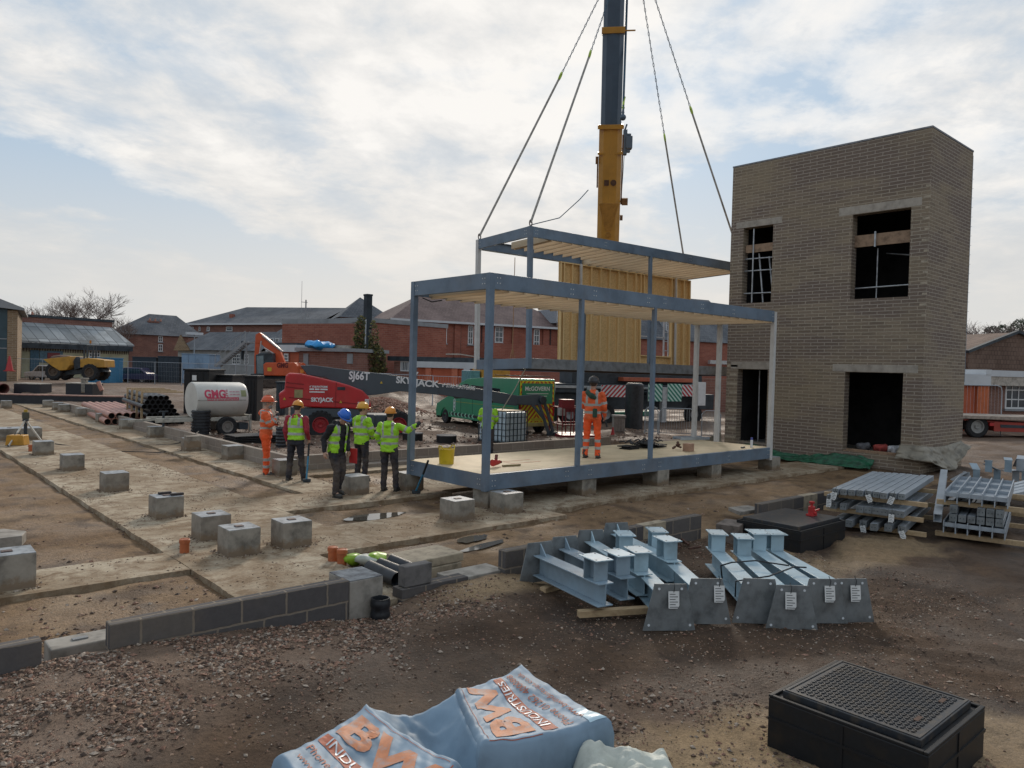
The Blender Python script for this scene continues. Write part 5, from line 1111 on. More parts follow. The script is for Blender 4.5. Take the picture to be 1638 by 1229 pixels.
ltext('SKYJACK', 497, 533, 640, .20, bl_, -.15, mltr, off=.008, nm='maker_lettering'); ltext('SJ66T', 572, 586, 645, .09, bl_, -.15, mltr, off=.004, nm='model_lettering')
ltext('A* STAR PLATFORMS', 495, 524, 619, .09, bl_, -.15, mltr, nm='hire_lettering')
b = B(); q = LL(495,623,-.16); q2 = LL(524,623,-.16)
for k, (f0_, f1_) in enumerate(((0,.25),(.3,.55),(.6,1.))): b.box(q[0]+(q2[0]-q[0])*f0_, q[0]+(q2[0]-q[0])*f1_, -.166,-.1605, q[1]-.02, q[1]+.03)
b.box(q[0], q2[0]-.1, -.166, -.1605, q[1]-.11, q[1]-.07); b.build('small_print', mltr, bl_)
for px, py in ((610,612),(455,638),(545,643)): q = LL(px, py, .49 if px > 600 else -.16); B().prism([(q[0]-.05,q[1]-.04),(q[0]+.05,q[1]-.04),(q[0],q[1]+.05)], (.485 if px > 600 else -.166), (.495 if px > 600 else -.156), 'y').build('warning_sticker', M('sticker_yellow', (.55,.40,.05)), bl_)
b = B()
for (x0,y0_),(x1,y1_) in (((870,640),(887,698)),((862,645),(880,700)),((852,648),(872,672))): q, r_ = LL(x0,y0_,.6), LL(x1,y1_,.6); b.bar((q[0],.62,q[1]),(r_[0],.62,r_[1]),.09,.11)
b.build('jib_arm', mjg, bl_, bevel=.01)
b = B(); q = LL(886,697,.5); b.cyl((q[0],.3,q[1]),(q[0],.95,q[1]),.16); b.cyl((LL(868,640,.5)[0],.4,LL(868,640,.5)[1]),(LL(868,640,.5)[0],1.0,LL(868,640,.5)[1]),.14); b.build('jib_pivot', mdk, bl_)
ba, bb = LL(889,698,.2), LL(942,698,.2); bt = LL(889,643,.2)[1]; mbr = M('basket_red', (.20,.02,.025), rough=.5)
b = B(); z0_ = ba[1]
for y_ in (-.5, 1.0):
    for z_ in (z0_+.05, z0_+.5, bt-.2): b.bar((ba[0],y_,z_),(bb[0],y_,z_),.04)
    for k in range(5): x = ba[0]+(bb[0]-ba[0])*k/4; b.bar((x,y_,z0_),(x,y_,bt-.2),.035)
for x in (ba[0], bb[0]):
    for z_ in (z0_+.5, bt-.2): b.bar((x,-.5,z_),(x,1.,z_),.04)
b.build('basket_rails', mbr, bl_)
B().box(ba[0],bb[0],-.5,1.,z0_-.03,z0_+.10).build('basket_floor', mbr, bl_, bevel=.01); B().box(ba[0],ba[0]+.5,-.45,.0,bt-.35,bt+.12).build('control_box', mbr, bl_, bevel=.02); B().box(ba[0]-.1,ba[0]+.1,-.5,-.2,bt-.5,bt-.2).build('tool_tray', M('tray_pale', (.35,.33,.32)), bl_, bevel=.01)
ltext('SKYJACK', 928, 941, 690, .12, bl_, -.52, mltr, nm='maker_lettering')
# --- green van ---
mvg = M('van_green', (.015,.235,.12), rough=.3, n=.06, ns=1, spec=.5, coat=.4, stain=.15); mvd = M('van_dark', (.02,.022,.026), rough=.5, n=.1); mgl = M('van_glass', (.015,.02,.025), rough=.08, n=.05, spec=.8)
F_, R_ = W(710,677), W(828,697); d, a = frame_of(F_, R_)
van = thing('green_van', 'bright green van with yellow and red chevrons on its rear doors', 'van', (F_.x, F_.y, 0), a)
VL = lambda px, py, dy=0.: local(van, px, py, dy)
vw = 1.75
prof = [VL(x, y) for x, y in ((698,668),(697,655),(699,645),(708,639),(722,630),(737,612),(748,606),(775,604),(829,605))]
zr = VL(829,605)[1]; zb = .32; xr = VL(828,680)[0]
z_low = zb
body = [(prof[0][0],zb)] + prof[:-1] + [(xr-.05,zr-.02),(xr,zr-.12),(xr,zb)]
# wheel arches
def arch(pts, cx0, r_, z_): return pts
xf = 0.05; xrw = xr-.95; ra = .40
lower = []
for c0_ in (xrw, xf):
    lower += [(c0_+ra*math.cos(t_), max(zb, .33+ra*math.sin(t_))) for t_ in [math.pi*k/10 for k in range(11)]]
body = body[:-1] + [(xr,zb)] + [p_ for p_ in lower if True] 
b = B(); b.prism(body, 0, .04, 'y').prism(body, vw-.04, vw, 'y'); 
core = [(prof[0][0],zb+.1)] + prof[:-1] + [(xr-.05,zr-.02),(xr,zr-.12),(xr,zb+.1)]
b.prism([(x*1., z) for x, z in core[:]], .041, vw-.041, 'y'); vb = b.build('body', mvg, van, bevel=.03)
wl = lambda pts, nm, mat, y=-.004: B().prism([VL(x, yy) for x, yy in pts], y, y+.012, 'y').build(nm, mat, van, bevel=.003)
wl([(723,633),(735,618),(745,614),(750,615),(748,633),(742,637),(728,638)], 'front_window', mgl, -.008); wl([(754,616),(800,622),(800,637),(757,636),(752,630)], 'side_window', mgl, -.008)
B().box(xf+.5, xr-.25, -.014, -.001, .44, .56).build('sill_trim', mvd, van, bevel=.01)
b = B()
for k in range(7):
    x = xf+.62+k*.34; b.prism([(x,.50),(x+.12,.60),(x+.22,.60),(x+.10,.50),(x+.22,.40),(x+.12,.40)], -.022, -.0145, 'y')
b.build('chevron_stripes', M('van_pale_green', (.25,.52,.38), rough=.5), van)
for x in (VL(756,640)[0], VL(737,640)[0]+.02): B().box(x-.008,x+.008,-.006,.0,.5,zr-.5).build('door_gap', mvd, van)
B().box(xf+.9,xr-.3,-.005,.001,1.06,1.075).build('gold_line', M('van_gold', (.35,.33,.05)), van)
q = VL(727,648); 
b = B()
for dz_ in (-.16, 0, .16): b.tube([(q[0]+.10*math.cos(t_), -.008, q[1]+dz_+.11*math.sin(t_)) for t_ in [2*math.pi*k/10 for k in range(10)]], .012, 4, closed=True)
b.tube([(q[0]-.05,-.008,q[1]-.3),(q[0]+.05,-.008,q[1]+.3)], .01, 4); b.build('crest_emblem', mltr, van)
for x in (xf, xrw):
    for y in (.06, vw-.06): wheel(van, x, y+ (0.06 if y < 1 else -.06), .33, .33, .22, M('van_hub', (.05,.05,.055), rough=.4), -1 if y < 1 else 1)
B().sph((VL(701,650)[0]+.03,.1,VL(701,650)[1]), .10, 12, 8, (.9,1,1.2)).build('headlight', M('headlight_glass', (.5,.52,.5), rough=.15), van, smooth=True)
B().box(prof[0][0]-.06, prof[0][0]+.12, .02, vw-.02, .25, .62).build('front_bumper', mvd, van, bevel=.04); B().box(VL(735,627)[0]-.04,VL(735,627)[0]+.05,-.22,-.02,VL(735,627)[1]-.05,VL(735,627)[1]+.16).build('wing_mirror', mvd, van, bevel=.03)
# windscreen
q0_, q1_ = VL(722,630), VL(737,612); b = B(); n_ = V((q0_[1]-q1_[1], 0, -(q0_[0]-q1_[0]))).normalized()
b.quad((q0_[0]-.02,.12,q0_[1]+.012),(q1_[0]-.02,.16,q1_[1]+.012),(q1_[0]-.02,vw-.16,q1_[1]+.012),(q0_[0]-.02,vw-.12,q0_[1]+.012)); b.build('windscreen', mgl, van)
# rear doors: x = xr plane
X = xr+.004; mye = M('chevron_yellow', (.62,.62,.03), rough=.45, n=.03); mrdd = M('chevron_red', (.45,.07,.02), rough=.45, n=.03)
B().box(X, X+.02, .06, vw-.06, .50, zr-.10).build('rear_panel', mye, van, bevel=.004)
def chev(b, y0_, y1_, z0_, z1_, w_, sl):
    k = -6
    while k < 14:
        zb_ = z0_+k*w_*2
        pts = [(y0_, zb_), (y0_, zb_+w_), (y1_, zb_+w_+sl*(y1_-y0_)), (y1_, zb_+sl*(y1_-y0_))]
        o = pts
        for lim, sg in ((z0_, 1), (z1_, -1)):
            r_ = []
            for i, p_ in enumerate(o):
                q_ = o[(i+1) % len(o)]; ip, iq = (p_[1]-lim)*sg >= 0, (q_[1]-lim)*sg >= 0
                if ip: r_.append(p_)
                if ip != iq: t_ = (lim-p_[1])/(q_[1]-p_[1]); r_.append((p_[0]+(q_[0]-p_[0])*t_, lim))
            o = r_
        if len(o) > 2: b.prism(o, X+.021, X+.026, 'x')
        k += 1
b = B(); chev(b, .08, vw/2-.01, .52, zr-.12, .11, 1.15); chev(b, vw/2+.01, vw-.08, .52, zr-.12, .11, -1.15); b.build('rear_chevrons', mrdd, van)
mvp = B(); mvp.box(X+.027, X+.036, .14, vw-.14, zr-1.02, zr-.20); mvp.build('rear_green_panel', mvg, van, bevel=.03)
T_ = Matrix.Translation((X+.04, vw/2, zr-.42)) @ Matrix.Rotation(rad(90),4,'Z') @ Matrix.Rotation(rad(90),4,'X'); o = text('McGOVERN', .24, mltr, van, T_, 'company_lettering', .002, .95, .004)
b = B()
for k in range(4): b.box(X+.037,X+.040,.35+.05*k,vw-.35-.06*k,zr-.62-.1*k,zr-.60-.1*k)
b.build('small_print', mltr, van)
for y in (.03, vw-.11): B().box(X+.002, X+.035, y, y+.08, .75, 1.35).build('tail_light', M('tail_red', (.35,.01,.01), rough=.25), van, bevel=.01)
B().box(X, X+.16, .05, vw-.05, .36, .50).build('rear_step', M('step_yellow', (.36,.30,.12)), van, bevel=.01); B().box(X+.03,X+.04,vw*.5-.26,vw*.5+.26,.56,.68).build('number_plate', M('plate_yellow', (.50,.42,.05)), van)
b = B(); 
for y_ in (.2, vw-.2): b.bar((xr-2.2,y_,zr+.08),(xr-.1,y_,zr+.08),.03)
for k in range(6): b.bar((xr-2.2+k*.42,.2,zr+.08),(xr-2.2+k*.42,vw-.2,zr+.08),.025)
b.build('roof_rack', mvd, van)
# --- IBC container ---
a0, a1, a2 = W(757,706,.13), W(820,710,.13), W(833,703,.13)
ibc = thing('water_container', 'white plastic water container in a black wire cage behind the standing frame', 'container', (W(790,712).x, W(790,712).y, 0), math.atan2(a1.y-a0.y, a1.x-a0.x)-.35)
ms_ = M('ibc_plastic', (.52,.62,.68), rough=.4, n=.08, ns=3); k = .62
B().box(-k,k,-.1,1.0,.14,1.16).build('tank', ms_, ibc, bevel=.06); B().box(-k,k,-.12,1.02,.0,.13).build('pallet', mdk, ibc, bevel=.01)
b = B()
for i in range(8): x = -k+i*2*k/7; b.bar((x,-.125,.1),(x,-.125,1.18),.022); b.bar((x,1.03,.1),(x,1.03,1.18),.022)
for j in range(6): z_ = .15+j*.205; b.tube([(-k-.02,-.125,z_),(k+.02,-.125,z_),(k+.02,1.03,z_),(-k-.02,1.03,z_)], .012, 5, closed=True)
for i in range(1,6): y = -.125+i*.2; b.bar((-k-.02,y,.1),(-k-.02,y,1.18),.022); b.bar((k+.02,y,.1),(k+.02,y,1.18),.022)
b.build('cage', M('cage_dark', (.035,.05,.06)), ibc); B().box(-.5,.5,.0,.9,1.165,1.2).build('top_board', mtim, ibc); B().cyl((0,-.2,.3),(0,-.1,.3),.06).build('outlet_valve', mdk, ibc)
# --- white tank trailer ---
mtk = M('tank_white', (.56,.55,.51), rough=.42, n=.06, ns=2, stain=.22); 
w0, w1 = W(300,672), W(405,678); p0 = W(320, 693, 0.)
d = (WD(400,640,27.2)-WD(314,640,25.9)); a = math.atan2(d.y, d.x); tp = WD(314, 640, 25.7); 
tnk = thing('tank_trailer', 'white cylindrical fuel tank trailer with pink and red lettering', 'tank trailer', (tp.x, tp.y, 0), a)
TL = lambda px, py, dy=0.: local(tnk, px, py, dy)
xl, xr_ = TL(316,640)[0], TL(400,640)[0]; rt_ = (TL(360,613)[1]-TL(360,668)[1])/2*1.02; zc_ = (TL(360,613)[1]+TL(360,668)[1])/2
B().lathe([(.0001,xl+.0),(rt_*.97,xl),(rt_,xl+.03),(rt_,xr_-.15),(rt_*.93,xr_-.04),(rt_*.75,xr_),(.0001,xr_+.02)], (0,rt_,zc_), 48, 'x').build('tank_shell', mtk, tnk, smooth=30)
b = B()
for s_ in (0,): b.box(xl-1.3, xr_+.02, .1, .2, zc_-rt_-.12, zc_-rt_+.02).box(xl-1.3, xr_+.02, rt_*2-.2, rt_*2-.1, zc_-rt_-.12, zc_-rt_+.02).box(xr_-.0,xr_+.1,.05,rt_*2-.05,zc_-rt_-.12,zc_-rt_+.08).box(xr_+.02,xr_+.1,.05,.13,.15,zc_-rt_+.1)
b.build('frame_rail', M('trailer_pale', (.40,.38,.33), n=.2), tnk, bevel=.01); B().cyl((xl-.9,rt_,.1),(xl-.9,rt_,zc_-rt_+.2),.04).cyl((xl-1.05,rt_,zc_-rt_+.22),(xl-.75,rt_,zc_-rt_+.22),.02).build('jockey_leg', mdk, tnk); B().bar((xl-1.3,rt_,zc_-rt_-.05),(xl-2.,rt_,zc_-rt_-.08),.1,.08).build('drawbar', M('trailer_pale', (.4,.4,.4)), tnk)
xx = TL(363,685)[0]
for y in (.02, rt_*2-.02): wheel(tnk, xx, y, .34, .35, .2, M('hub_pale', (.22,.20,.18)), -1 if y < 1 else 1)
B().box(xx+.45,xr_-.05,-.0,.4,.22,.45).build('mudguard_frame', mdk, tnk)
# lettering wrapped on the shell
mpk = M('print_pink', (.52,.05,.10), rough=.5, n=.08); mpkl = M('print_faded', (.50,.28,.30), rough=.5)
def wrap(o, cx0, cz0):
    for v_ in o.data.vertices:
        s_ = (v_.co.y+cz0)/rt_; rr_ = rt_+.004+v_.co.z; v_.co = V((v_.co.x+cx0, rt_-rr_*math.cos(s_), zc_+rr_*math.sin(s_)))
def wtxt(st, size, mat, cx0, s0, k=1., off=.0, nm='lettering', rot=0.):
    o = text(st, size, mat, tnk, Matrix.Rotation(rot,4,'Z') @ Matrix.Diagonal((k,1,1,1)), nm, .002, 1., off); bm = bmesh.new(); bm.from_mesh(o.data); bmesh.ops.triangulate(bm, faces=bm.faces); bmesh.ops.subdivide_edges(bm, edges=[e for e in bm.edges if e.calc_length() > .06], cuts=1); bm.to_mesh(o.data); bm.free(); wrap(o, cx0, s0); return o
Lx_ = xr_-xl; wtxt('GMG', .42, mpk, xl+.33*Lx_, .34*rt_, .78, .016, 'company_lettering'); wtxt('CIVIL', .17, mpk, xl+.545*Lx_, .36*rt_, .95, .002, 'company_lettering', rad(90))
b = B(); b.box(xl+.18*Lx_, xl+.78*Lx_, -.055, .055, 0, .002); o = b.build('banner', mpk, tnk, fix=False)
bm = bmesh.new(); bm.from_mesh(o.data); bmesh.ops.subdivide_edges(bm, edges=bm.edges[:], cuts=3, use_grid_fill=True); bm.to_mesh(o.data); bm.free(); wrap(o, 0, .075*rt_)
wtxt('www.gmgcivilengineering.co.uk', .085, mtk, xl+.48*Lx_, .075*rt_, 1.0, .001, 'web_lettering'); o_ = KIDS(tnk)[-1]
for v_ in o_.data.vertices: v_.co.y -= .006
for k in range(2):
    for f0_, f1_ in ((.61,.66),(.67,.72),(.73,.80)):
        b = B(); b.box(xl+f0_*Lx_, xl+f1_*Lx_, -.022, .022, 0, .002); o = b.build('small_print', mpkl, tnk, fix=False); wrap(o, 0, (.50-.17*k)*rt_)
b = B(); b.box(xl+.83*Lx_, xl+.93*Lx_, -.12, .12, 0, .003); o = b.build('green_sticker', M('sticker_olive', (.25,.27,.14)), tnk, fix=False)
bm = bmesh.new(); bm.from_mesh(o.data); bmesh.ops.subdivide_edges(bm, edges=bm.edges[:], cuts=3, use_grid_fill=True); bm.to_mesh(o.data); bm.free(); wrap(o, 0, .40*rt_)
B().bar((xl+.02,rt_*.0+.01,zc_+.0),(xr_-.15,rt_*.0+.01,zc_+.0),.03,.04).build('shell_seam', M('seam_grey', (.35,.34,.31)), tnk)
# ribbed black pipes
p = W(321, 699); pipe('tall ribbed black pipe standing in front of the white tank trailer', (p.x,p.y,-.05), (p.x,p.y,W(321,693).z+.92), .30, mdct, rings=9, nm='ribbed_pipe')
p = W(450, 722); pipe('ribbed black pipe standing behind the orange worker', (p.x,p.y,-.05), (p.x,p.y,.72), .16, mdct, rings=8, nm='ribbed_pipe')
for lb, px, py, r_, h in (('low round black manhole ring beyond the yellow tub', 714, 712, .34, .32), ('low round black manhole ring left of the rear corner post', 660, 708, .35, .32)):
    p = W(px, py); t = thing('manhole_ring', lb, 'manhole', (p.x, p.y, 0)); B().lathe([(.0001,0),(r_,0),(r_,h-.02),(r_*1.03,h-.01)], (0,0,0), 26).build('ring', mblk_p, t, smooth=40); B().lathe([(r_*1.02,h-.009),(r_*1.02,h+.02),(.0001,h+.025)], (0,0,0), 26).build('cap', M('cap_grey', (.16,.15,.15), n=.2), t, smooth=40)
p = WD(420, 701, 24.5); t = thing('pallet_black', 'black plastic pallet lying right of the tank trailer wheel', 'pallet', (p.x, p.y, 0), a)
for k_ in range(4): B().box(-1.1,1.1,-.5,.5,.08+.06*k_,.12+.06*k_).build('deck_layer', mblk_p, t)
b = B(); [b.box(x-.06,x+.06,-.5,.5,0,.079) for x in (-.9,-.3,.3,.9)]; b.build('runners', mblk_p, t)
# palletised pipes behind
mter = M('pipe_terracotta', (.42,.20,.145), rough=.5, n=.15, ns=4); mpi = M('pipe_inside', (.03,.025,.025))
def pstack(label1, group, rows, A0, dirv, L_, r_, mat):
    dv = V(dirv).normalized(); sd_ = V((-dv.y, dv.x, 0))
    for j, n in enumerate(rows):
        for i in range(n):
            o_ = V(A0)+sd_*(i*2.04*r_+j*r_)+V((0,0,r_+j*1.76*r_)); e = o_+dv*(L_+rr.uniform(-.15,.15))
            t = thing('drain_pipe', ORD[i]+' '+label1+' '+ORD[j]+' row up', 'pipe', tuple(o_), 0, group)
            T = (e-o_).to_track_quat('Z','Y').to_matrix().to_4x4(); B(T).lathe([(r_*.88,.0),(r_,.0),(r_,(e-o_).length),(.0001,(e-o_).length)], (0,0,0), 14, caps=False).build('pipe_wall', mat, t, smooth=50); B(T).lathe([(r_*.87,.01),(r_*.87,.3),(.0001,.3)], (0,0,0), 12, caps=False).build('pipe_bore', mpi, t)
e0 = WD(207, 664, 32.); e1 = WD(185, 644, 42.); dd_ = (WD(160,645,40.)-WD(210,665,32.5)); dd_.z = 0
pstack('terracotta drain pipe from the right behind the inner wall,', 'terracotta drain pipes', (7,6), (WD(243,668,30.5).x, WD(243,668,30.5).y, .0), (dd_.x, dd_.y, 0), 8.5, .13, mter)
q_ = KIDS
pk = WD(290, 680, 30.); dk = (WD(228,632,38)-WD(290,660,30.)); dk.z = 0
pstack('black pipe from the right in the stack beside the tank trailer,', 'black twinwall pipes', (6,5,6,5,6,5,4), (WD(291,680,29.5).x, WD(291,680,29.5).y, .05), (dk.x, dk.y, 0), 5.5, .095, mdct)
t = thing('pipe_crate', 'pale timber frames strapped round the black pipe stack', 'crate', (WD(291,680,29.5).x, WD(291,680,29.5).y, 0), math.atan2(dk.y, dk.x))
for k_ in range(4): B().box(.5+k_*1.3,.62+k_*1.3,1.32,1.39,0,1.32).build('upright', mtim, t); B().box(.5+k_*1.3,.62+k_*1.3,-.12,1.39,1.325,1.38).build('top_bar', mtim, t)
def boxthing(label, nm, cat, px0, px1, pyt, pyb, D, depth, mat, rz=None, lid=None, z0=None):
    a_, c_ = WD(px0, pyb, D), WD(px1, pyb, D); z_ = gz(a_.x, a_.y) if z0 is None else z0; d_ = c_-a_; top = WD(px0, pyt, D).z
    t = thing(nm, label, cat, (a_.x, a_.y, z_), math.atan2(d_.y, d_.x) if rz is None else rz); L_ = math.hypot(d_.x, d_.y)
    B().box(0, L_, 0, depth, 0, top-z_).build('body', mat, t, bevel=.03)
    b = B()
    for k_ in range(1, 4): b.box(L_*k_/4-.03, L_*k_/4+.03, -.03, .0, .05, top-z_-.05)
    b.box(-.03, L_+.03, -.04, depth+.03, top-z_+.001, top-z_+.09); b.build('rib_and_lid', lid or mat, t, bevel=.01); return t, L_, top-z_
t, L_, h_ = boxthing('large black plastic tank with a white label behind the tank trailer', 'black_tank', 'tank', 293, 333, 593, 662, 36., 2., mblk_p); B().box(L_*.35,L_*.52,-.05,-.035,h_*.78,h_*.9).build('paper_label', mtag, t)
boxthing('low black tank with pale lid corners right of the large one', 'black_tank', 'tank', 334, 371, 602, 640, 37., 2., mblk_p); boxthing('narrow black bin right of the tank trailer below the digger', 'black_bin', 'bin', 389, 410, 604, 668, 31., .8, mblk_p); boxthing('grey electrical box behind the red boom lift', 'grey_cabinet', 'cabinet', 441, 456, 613, 650, 36., .6, mdk)
# long black shuttering with pink top edge, troughs
def longbox(label, nm, cat, px0, py0, px1, py1, h, D0, D1, dep, mat, cap):
    a_, c_ = WD(px0, py0, D0), WD(px1, py1, D1); d_ = c_-a_; t = thing(nm, label, cat, (a_.x, a_.y, a_.z), math.atan2(d_.y, d_.x)); L_ = math.hypot(d_.x, d_.y); B().box(0,L_,0,dep,-.3,h).build('panel', mat, t); B().box(0,L_,-.03,dep+.02,h+.002,h+.06).build('top_edge', cap, t); return t
mpch = M('capping_pink', (.36,.21,.17), n=.2); mpale = M('capping_pale', (.42,.38,.33), n=.2)
longbox('long low black shuttering panel across the far end of the foundations', 'shuttering', 'shuttering', -60, 644, 204, 640, .46, 41, 42, .5, M('shutter_black', (.02,.022,.028), rough=.5), mpch)
longbox('far black trough with a pale rim, left one of two', 'trough', 'trough', 22, 625, 64, 624, .42, 47, 47, 1.2, M('shutter_black', (0,0,0)), mpale); longbox('far black trough with a pale rim, right one of two', 'trough', 'trough', 105, 624, 148, 623, .4, 47, 47, 1.2, M('shutter_black', (0,0,0)), mpale)
p = WD(163, 625, 45.); pipe('terracotta pipe sticking up at a slant behind the long shuttering', tuple(p), tuple(WD(157,611,45.)), .12, mter, nm='upright_pipe'); p = WD(6, 622, 46.); pipe('dark red pipe end at the left edge beyond the shuttering', tuple(WD(6,622,46.)), tuple(WD(-14,618,46.)+V((0,2,0))), .32, M('pipe_maroon', (.16,.06,.05)), nm='pipe_end'); 
t,_,_ = boxthing('pale concrete block standing on the far trough in front of the dumper', 'concrete_block', 'block', 129, 137, 607, 613, 47., .3, mped, z0=.35)
# --- yellow dumper ---
mdy = M('dumper_yellow', (.46,.235,.03), rough=.5, n=.12, ns=2, stain=.3)
p = WD(83, 607, 62.); e = WD(147, 607, 62.); d = e-p; dmp = thing('site_dumper', 'yellow site dumper with a loaded skip and tall roll bar, far left', 'dumper', (p.x, p.y, p.z-.0), math.atan2(d.y, d.x)); DL = lambda px, py: (lambda q: (q[0], q[1]-dmp.location.z))(local(dmp, px, py))
def prj(par, f, pts, y0_, y1_, nm, mat, bev=.02): return B().prism([f(x, y) for x, y in pts], y0_, y1_, 'y').build(nm, mat, par, bevel=bev)
prj(dmp, DL, [(71,575),(114,570),(114,585),(108,592),(97,593),(84,585)], -.2, 1.9, 'skip', mdy, .03); prj(dmp, DL, [(116,578),(120,571),(126,571),(130,588),(118,592)], .1, 1.6, 'seat_base', mdk); prj(dmp, DL, [(128,588),(128,575),(140,573),(166,576),(167,588)], .0, 1.7, 'engine_cover', mdy, .04); prj(dmp, DL, [(95,594),(115,591),(160,589),(165,595),(100,600)], .4, 1.3, 'chassis', mdk)
b = B()
for x0 in (132.5, 137.5): q = DL(x0, 588); r_ = DL(x0, 553); b.bar((q[0],.2,q[1]),(r_[0],.2,r_[1]),.09).bar((q[0],1.5,q[1]),(r_[0],1.5,r_[1]),.09)
q = DL(135,553); b.bar((q[0],.2,q[1]),(q[0],1.5,q[1]),.09); b.build('roll_bar', mdk, dmp); q = DL(136,548); B().cyl((q[0],.8,q[1]-.05),(q[0],.8,q[1]+.2),.07).build('beacon', M('beacon_orange', (.5,.2,.02)), dmp)
B().sph((DL(92,571)[0],.8,DL(92,573)[1]), 1., 16, 8, (1.0,.8,.28)).build('soil_load', M('load_soil', (.12,.07,.05), n=.4, ns=6, bump=.03), dmp, smooth=True)
zz_ = DL(83,595)[1]
for px in (86, 144):
    for y in (.1, 1.7): wheel(dmp, DL(px,600)[0], y, .66, .68, .5, M('hub_mud', (.10,.07,.05)), -1 if y < 1 else 1, lugs=14)
# --- orange excavator ---
mxo = M('digger_orange', (.52,.085,.025), rough=.42, n=.08, ns=2, stain=.12)
p = WD(395, 615, 52.); e = WD(470, 615, 52.); d = e-p; ex = thing('excavator', 'orange tracked excavator with its arm folded down, behind the boom lift', 'excavator', (p.x, p.y, 0), math.atan2(d.y, d.x)); XL = lambda px, py: local(ex, px, py)
prj(ex, XL, [(421,601),(420,583),(424,580),(470,580),(476,586),(476,602)], .1, 2.6, 'engine_housing', mxo, .06); prj(ex, XL, [(408,602),(407,568),(414,565),(434,565),(436,602)], .2, 1.2, 'cab_frame', mdk, .04)
prj(ex, XL, [(410,598),(409,570),(420,569),(420,598)], .185, .198, 'cab_glass', M('cab_glass', (.12,.17,.19), rough=.1, spec=.8), .005)
prj(ex, XL, [(402,534),(408,531),(418,538),(440,557),(449,580),(434,580),(424,562),(411,550),(401,548)], .9, 1.25, 'boom_arm', mxo, .03); prj(ex, XL, [(401,535),(408,534),(408,560),(405,598),(399,600),(399,570)], .95, 1.2, 'dipper_arm', mxo, .03)
b = B(); q, r_ = XL(416,556), XL(432,566); b.cyl((q[0],.86,q[1]),(r_[0],.86,r_[1]),.06); q, r_ = XL(411,545), XL(407,575); b.cyl((q[0],.9,q[1]),(r_[0],.9,r_[1]),.05); q, r_ = XL(413,536), XL(445,562); b.cyl((q[0],.86,q[1]),(r_[0],.86,r_[1]),.07); b.build('hydraulic_ram', M('ram_pale', (.45,.40,.38), metal=.4, rough=.3), ex)
prj(ex, XL, [(396,598),(409,598),(412,612),(404,620),(393,616)], .6, 1.6, 'bucket', mdk, .03); prj(ex, XL, [(410,606),(470,606),(476,612),(470,622),(414,622),(408,614)], .1, .6, 'track', M('track_brown', (.07,.05,.04), n=.3, ns=8, bump=.02), .1); prj(ex, XL, [(410,606),(470,606),(476,612),(470,622),(414,622),(408,614)], 2.0, 2.5, 'track', MC['track_brown'], .1); prj(ex, XL, [(418,602),(466,602),(466,612),(418,612)], .61, 1.99, 'undercarriage', mdk, .02)
def etext(par, s_, px0, px1, py, size, mat, off=.0, dy=.1, nm='lettering'): return ltext(s_, px0, px1, py, size, par, dy, mat, off=off, nm=nm)
ltext('GMG', 443, 461, 585, .45, ex, .1, M('letter_maroon', (.12,.02,.02)), off=.02, nm='company_lettering'); q = XL(430,591); B().box(q[0]-.12,q[0]+.16,.08,.095,q[1]-.13,q[1]+.13).build('yellow_sign', M('sticker_yellow', (.5,.4,.05)), ex)
# --- red flatbed at the right edge ---
p = W(1563, 700); e = WD(1660, 705, 35.); d = V((e.x-p.x, e.y-p.y, 0)); d = r0*1.0 + f0*(-.03); fl = thing('red_flatbed', 'red flatbed lorry trailer partly hidden behind the brick tower', 'trailer', (p.x, p.y, 0), math.atan2(d.y, d.x)); FL = lambda px, py: local(fl, px, py)
mfr = M('trailer_red', (.33,.045,.03), rough=.5, n=.1, ns=2, stain=.25)
prj(fl, FL, [(1470,662),(1800,672),(1800,678),(1470,667)], -.2, 2.2, 'deck_edge', M('deck_pale', (.36,.30,.25), n=.2), .01); prj(fl, FL, [(1470,669),(1545,671),(1585,676),(1592,690),(1700,694),(1700,680),(1470,668)], .0, 1.9, 'chassis', mfr, .02)
prj(fl, FL, [(1588,675),(1800,681),(1800,697),(1588,690)], -.1, -.02, 'side_panel', mfr, .01); prj(fl, FL, [(1598,679),(1700,683),(1700,687),(1598,684)], -.12, -.101, 'side_slot', mdk, .005); B().box(FL(1584,675)[0]-.1, FL(1584,675)[0]+.1, -.15, -.02, FL(1584,678)[1]-.1, FL(1584,678)[1]+.05).build('marker_lamp', mred2, fl, bevel=.01)
for px in (1563, 1488): 
    for y in (0, 1.9): wheel(fl, FL(px,690)[0], y+.1, .50, .52, .3, M('hub_grey', (.28,.28,.27), rough=.5), -1 if y < 1 else 1)
# --- bits beyond the deck ---
def crowd_barrier(label, px0, px1, pyt, pyb, D):
    a_, c_ = WD(px0, pyb, D), WD(px1, pyb, D); t = thing('crowd_barrier', label, 'barrier', (a_.x,a_.y,0), math.atan2(c_.y-a_.y, c_.x-a_.x)); L_ = (c_-a_).length; h_ = WD(px0,pyt,D).z
    B().tube([(0,0,.0),(0,0,h_-.15),(.15,0,h_),(L_-.15,0,h_),(L_,0,h_-.15),(L_,0,0)], .022, 6).tube([(0,0,.2),(L_,0,.2)], .016, 5).build('frame', mgal, t); b = B()
    for k_ in range(1, 14): b.tube([(L_*k_/14,0,.2),(L_*k_/14,0,h_)], .009, 4)
    b.build('bars', mgal, t)
crowd_barrier('grey crowd barrier left of the two white posts beyond the deck', 1031, 1052, 651, 690, 31.); crowd_barrier('grey crowd barrier between the middle post and the white posts beyond the deck', 1054, 1110, 653, 694, 30.5); crowd_barrier('grey crowd barrier right of the white posts beside the tower', 1122, 1152, 657, 690, 30.)
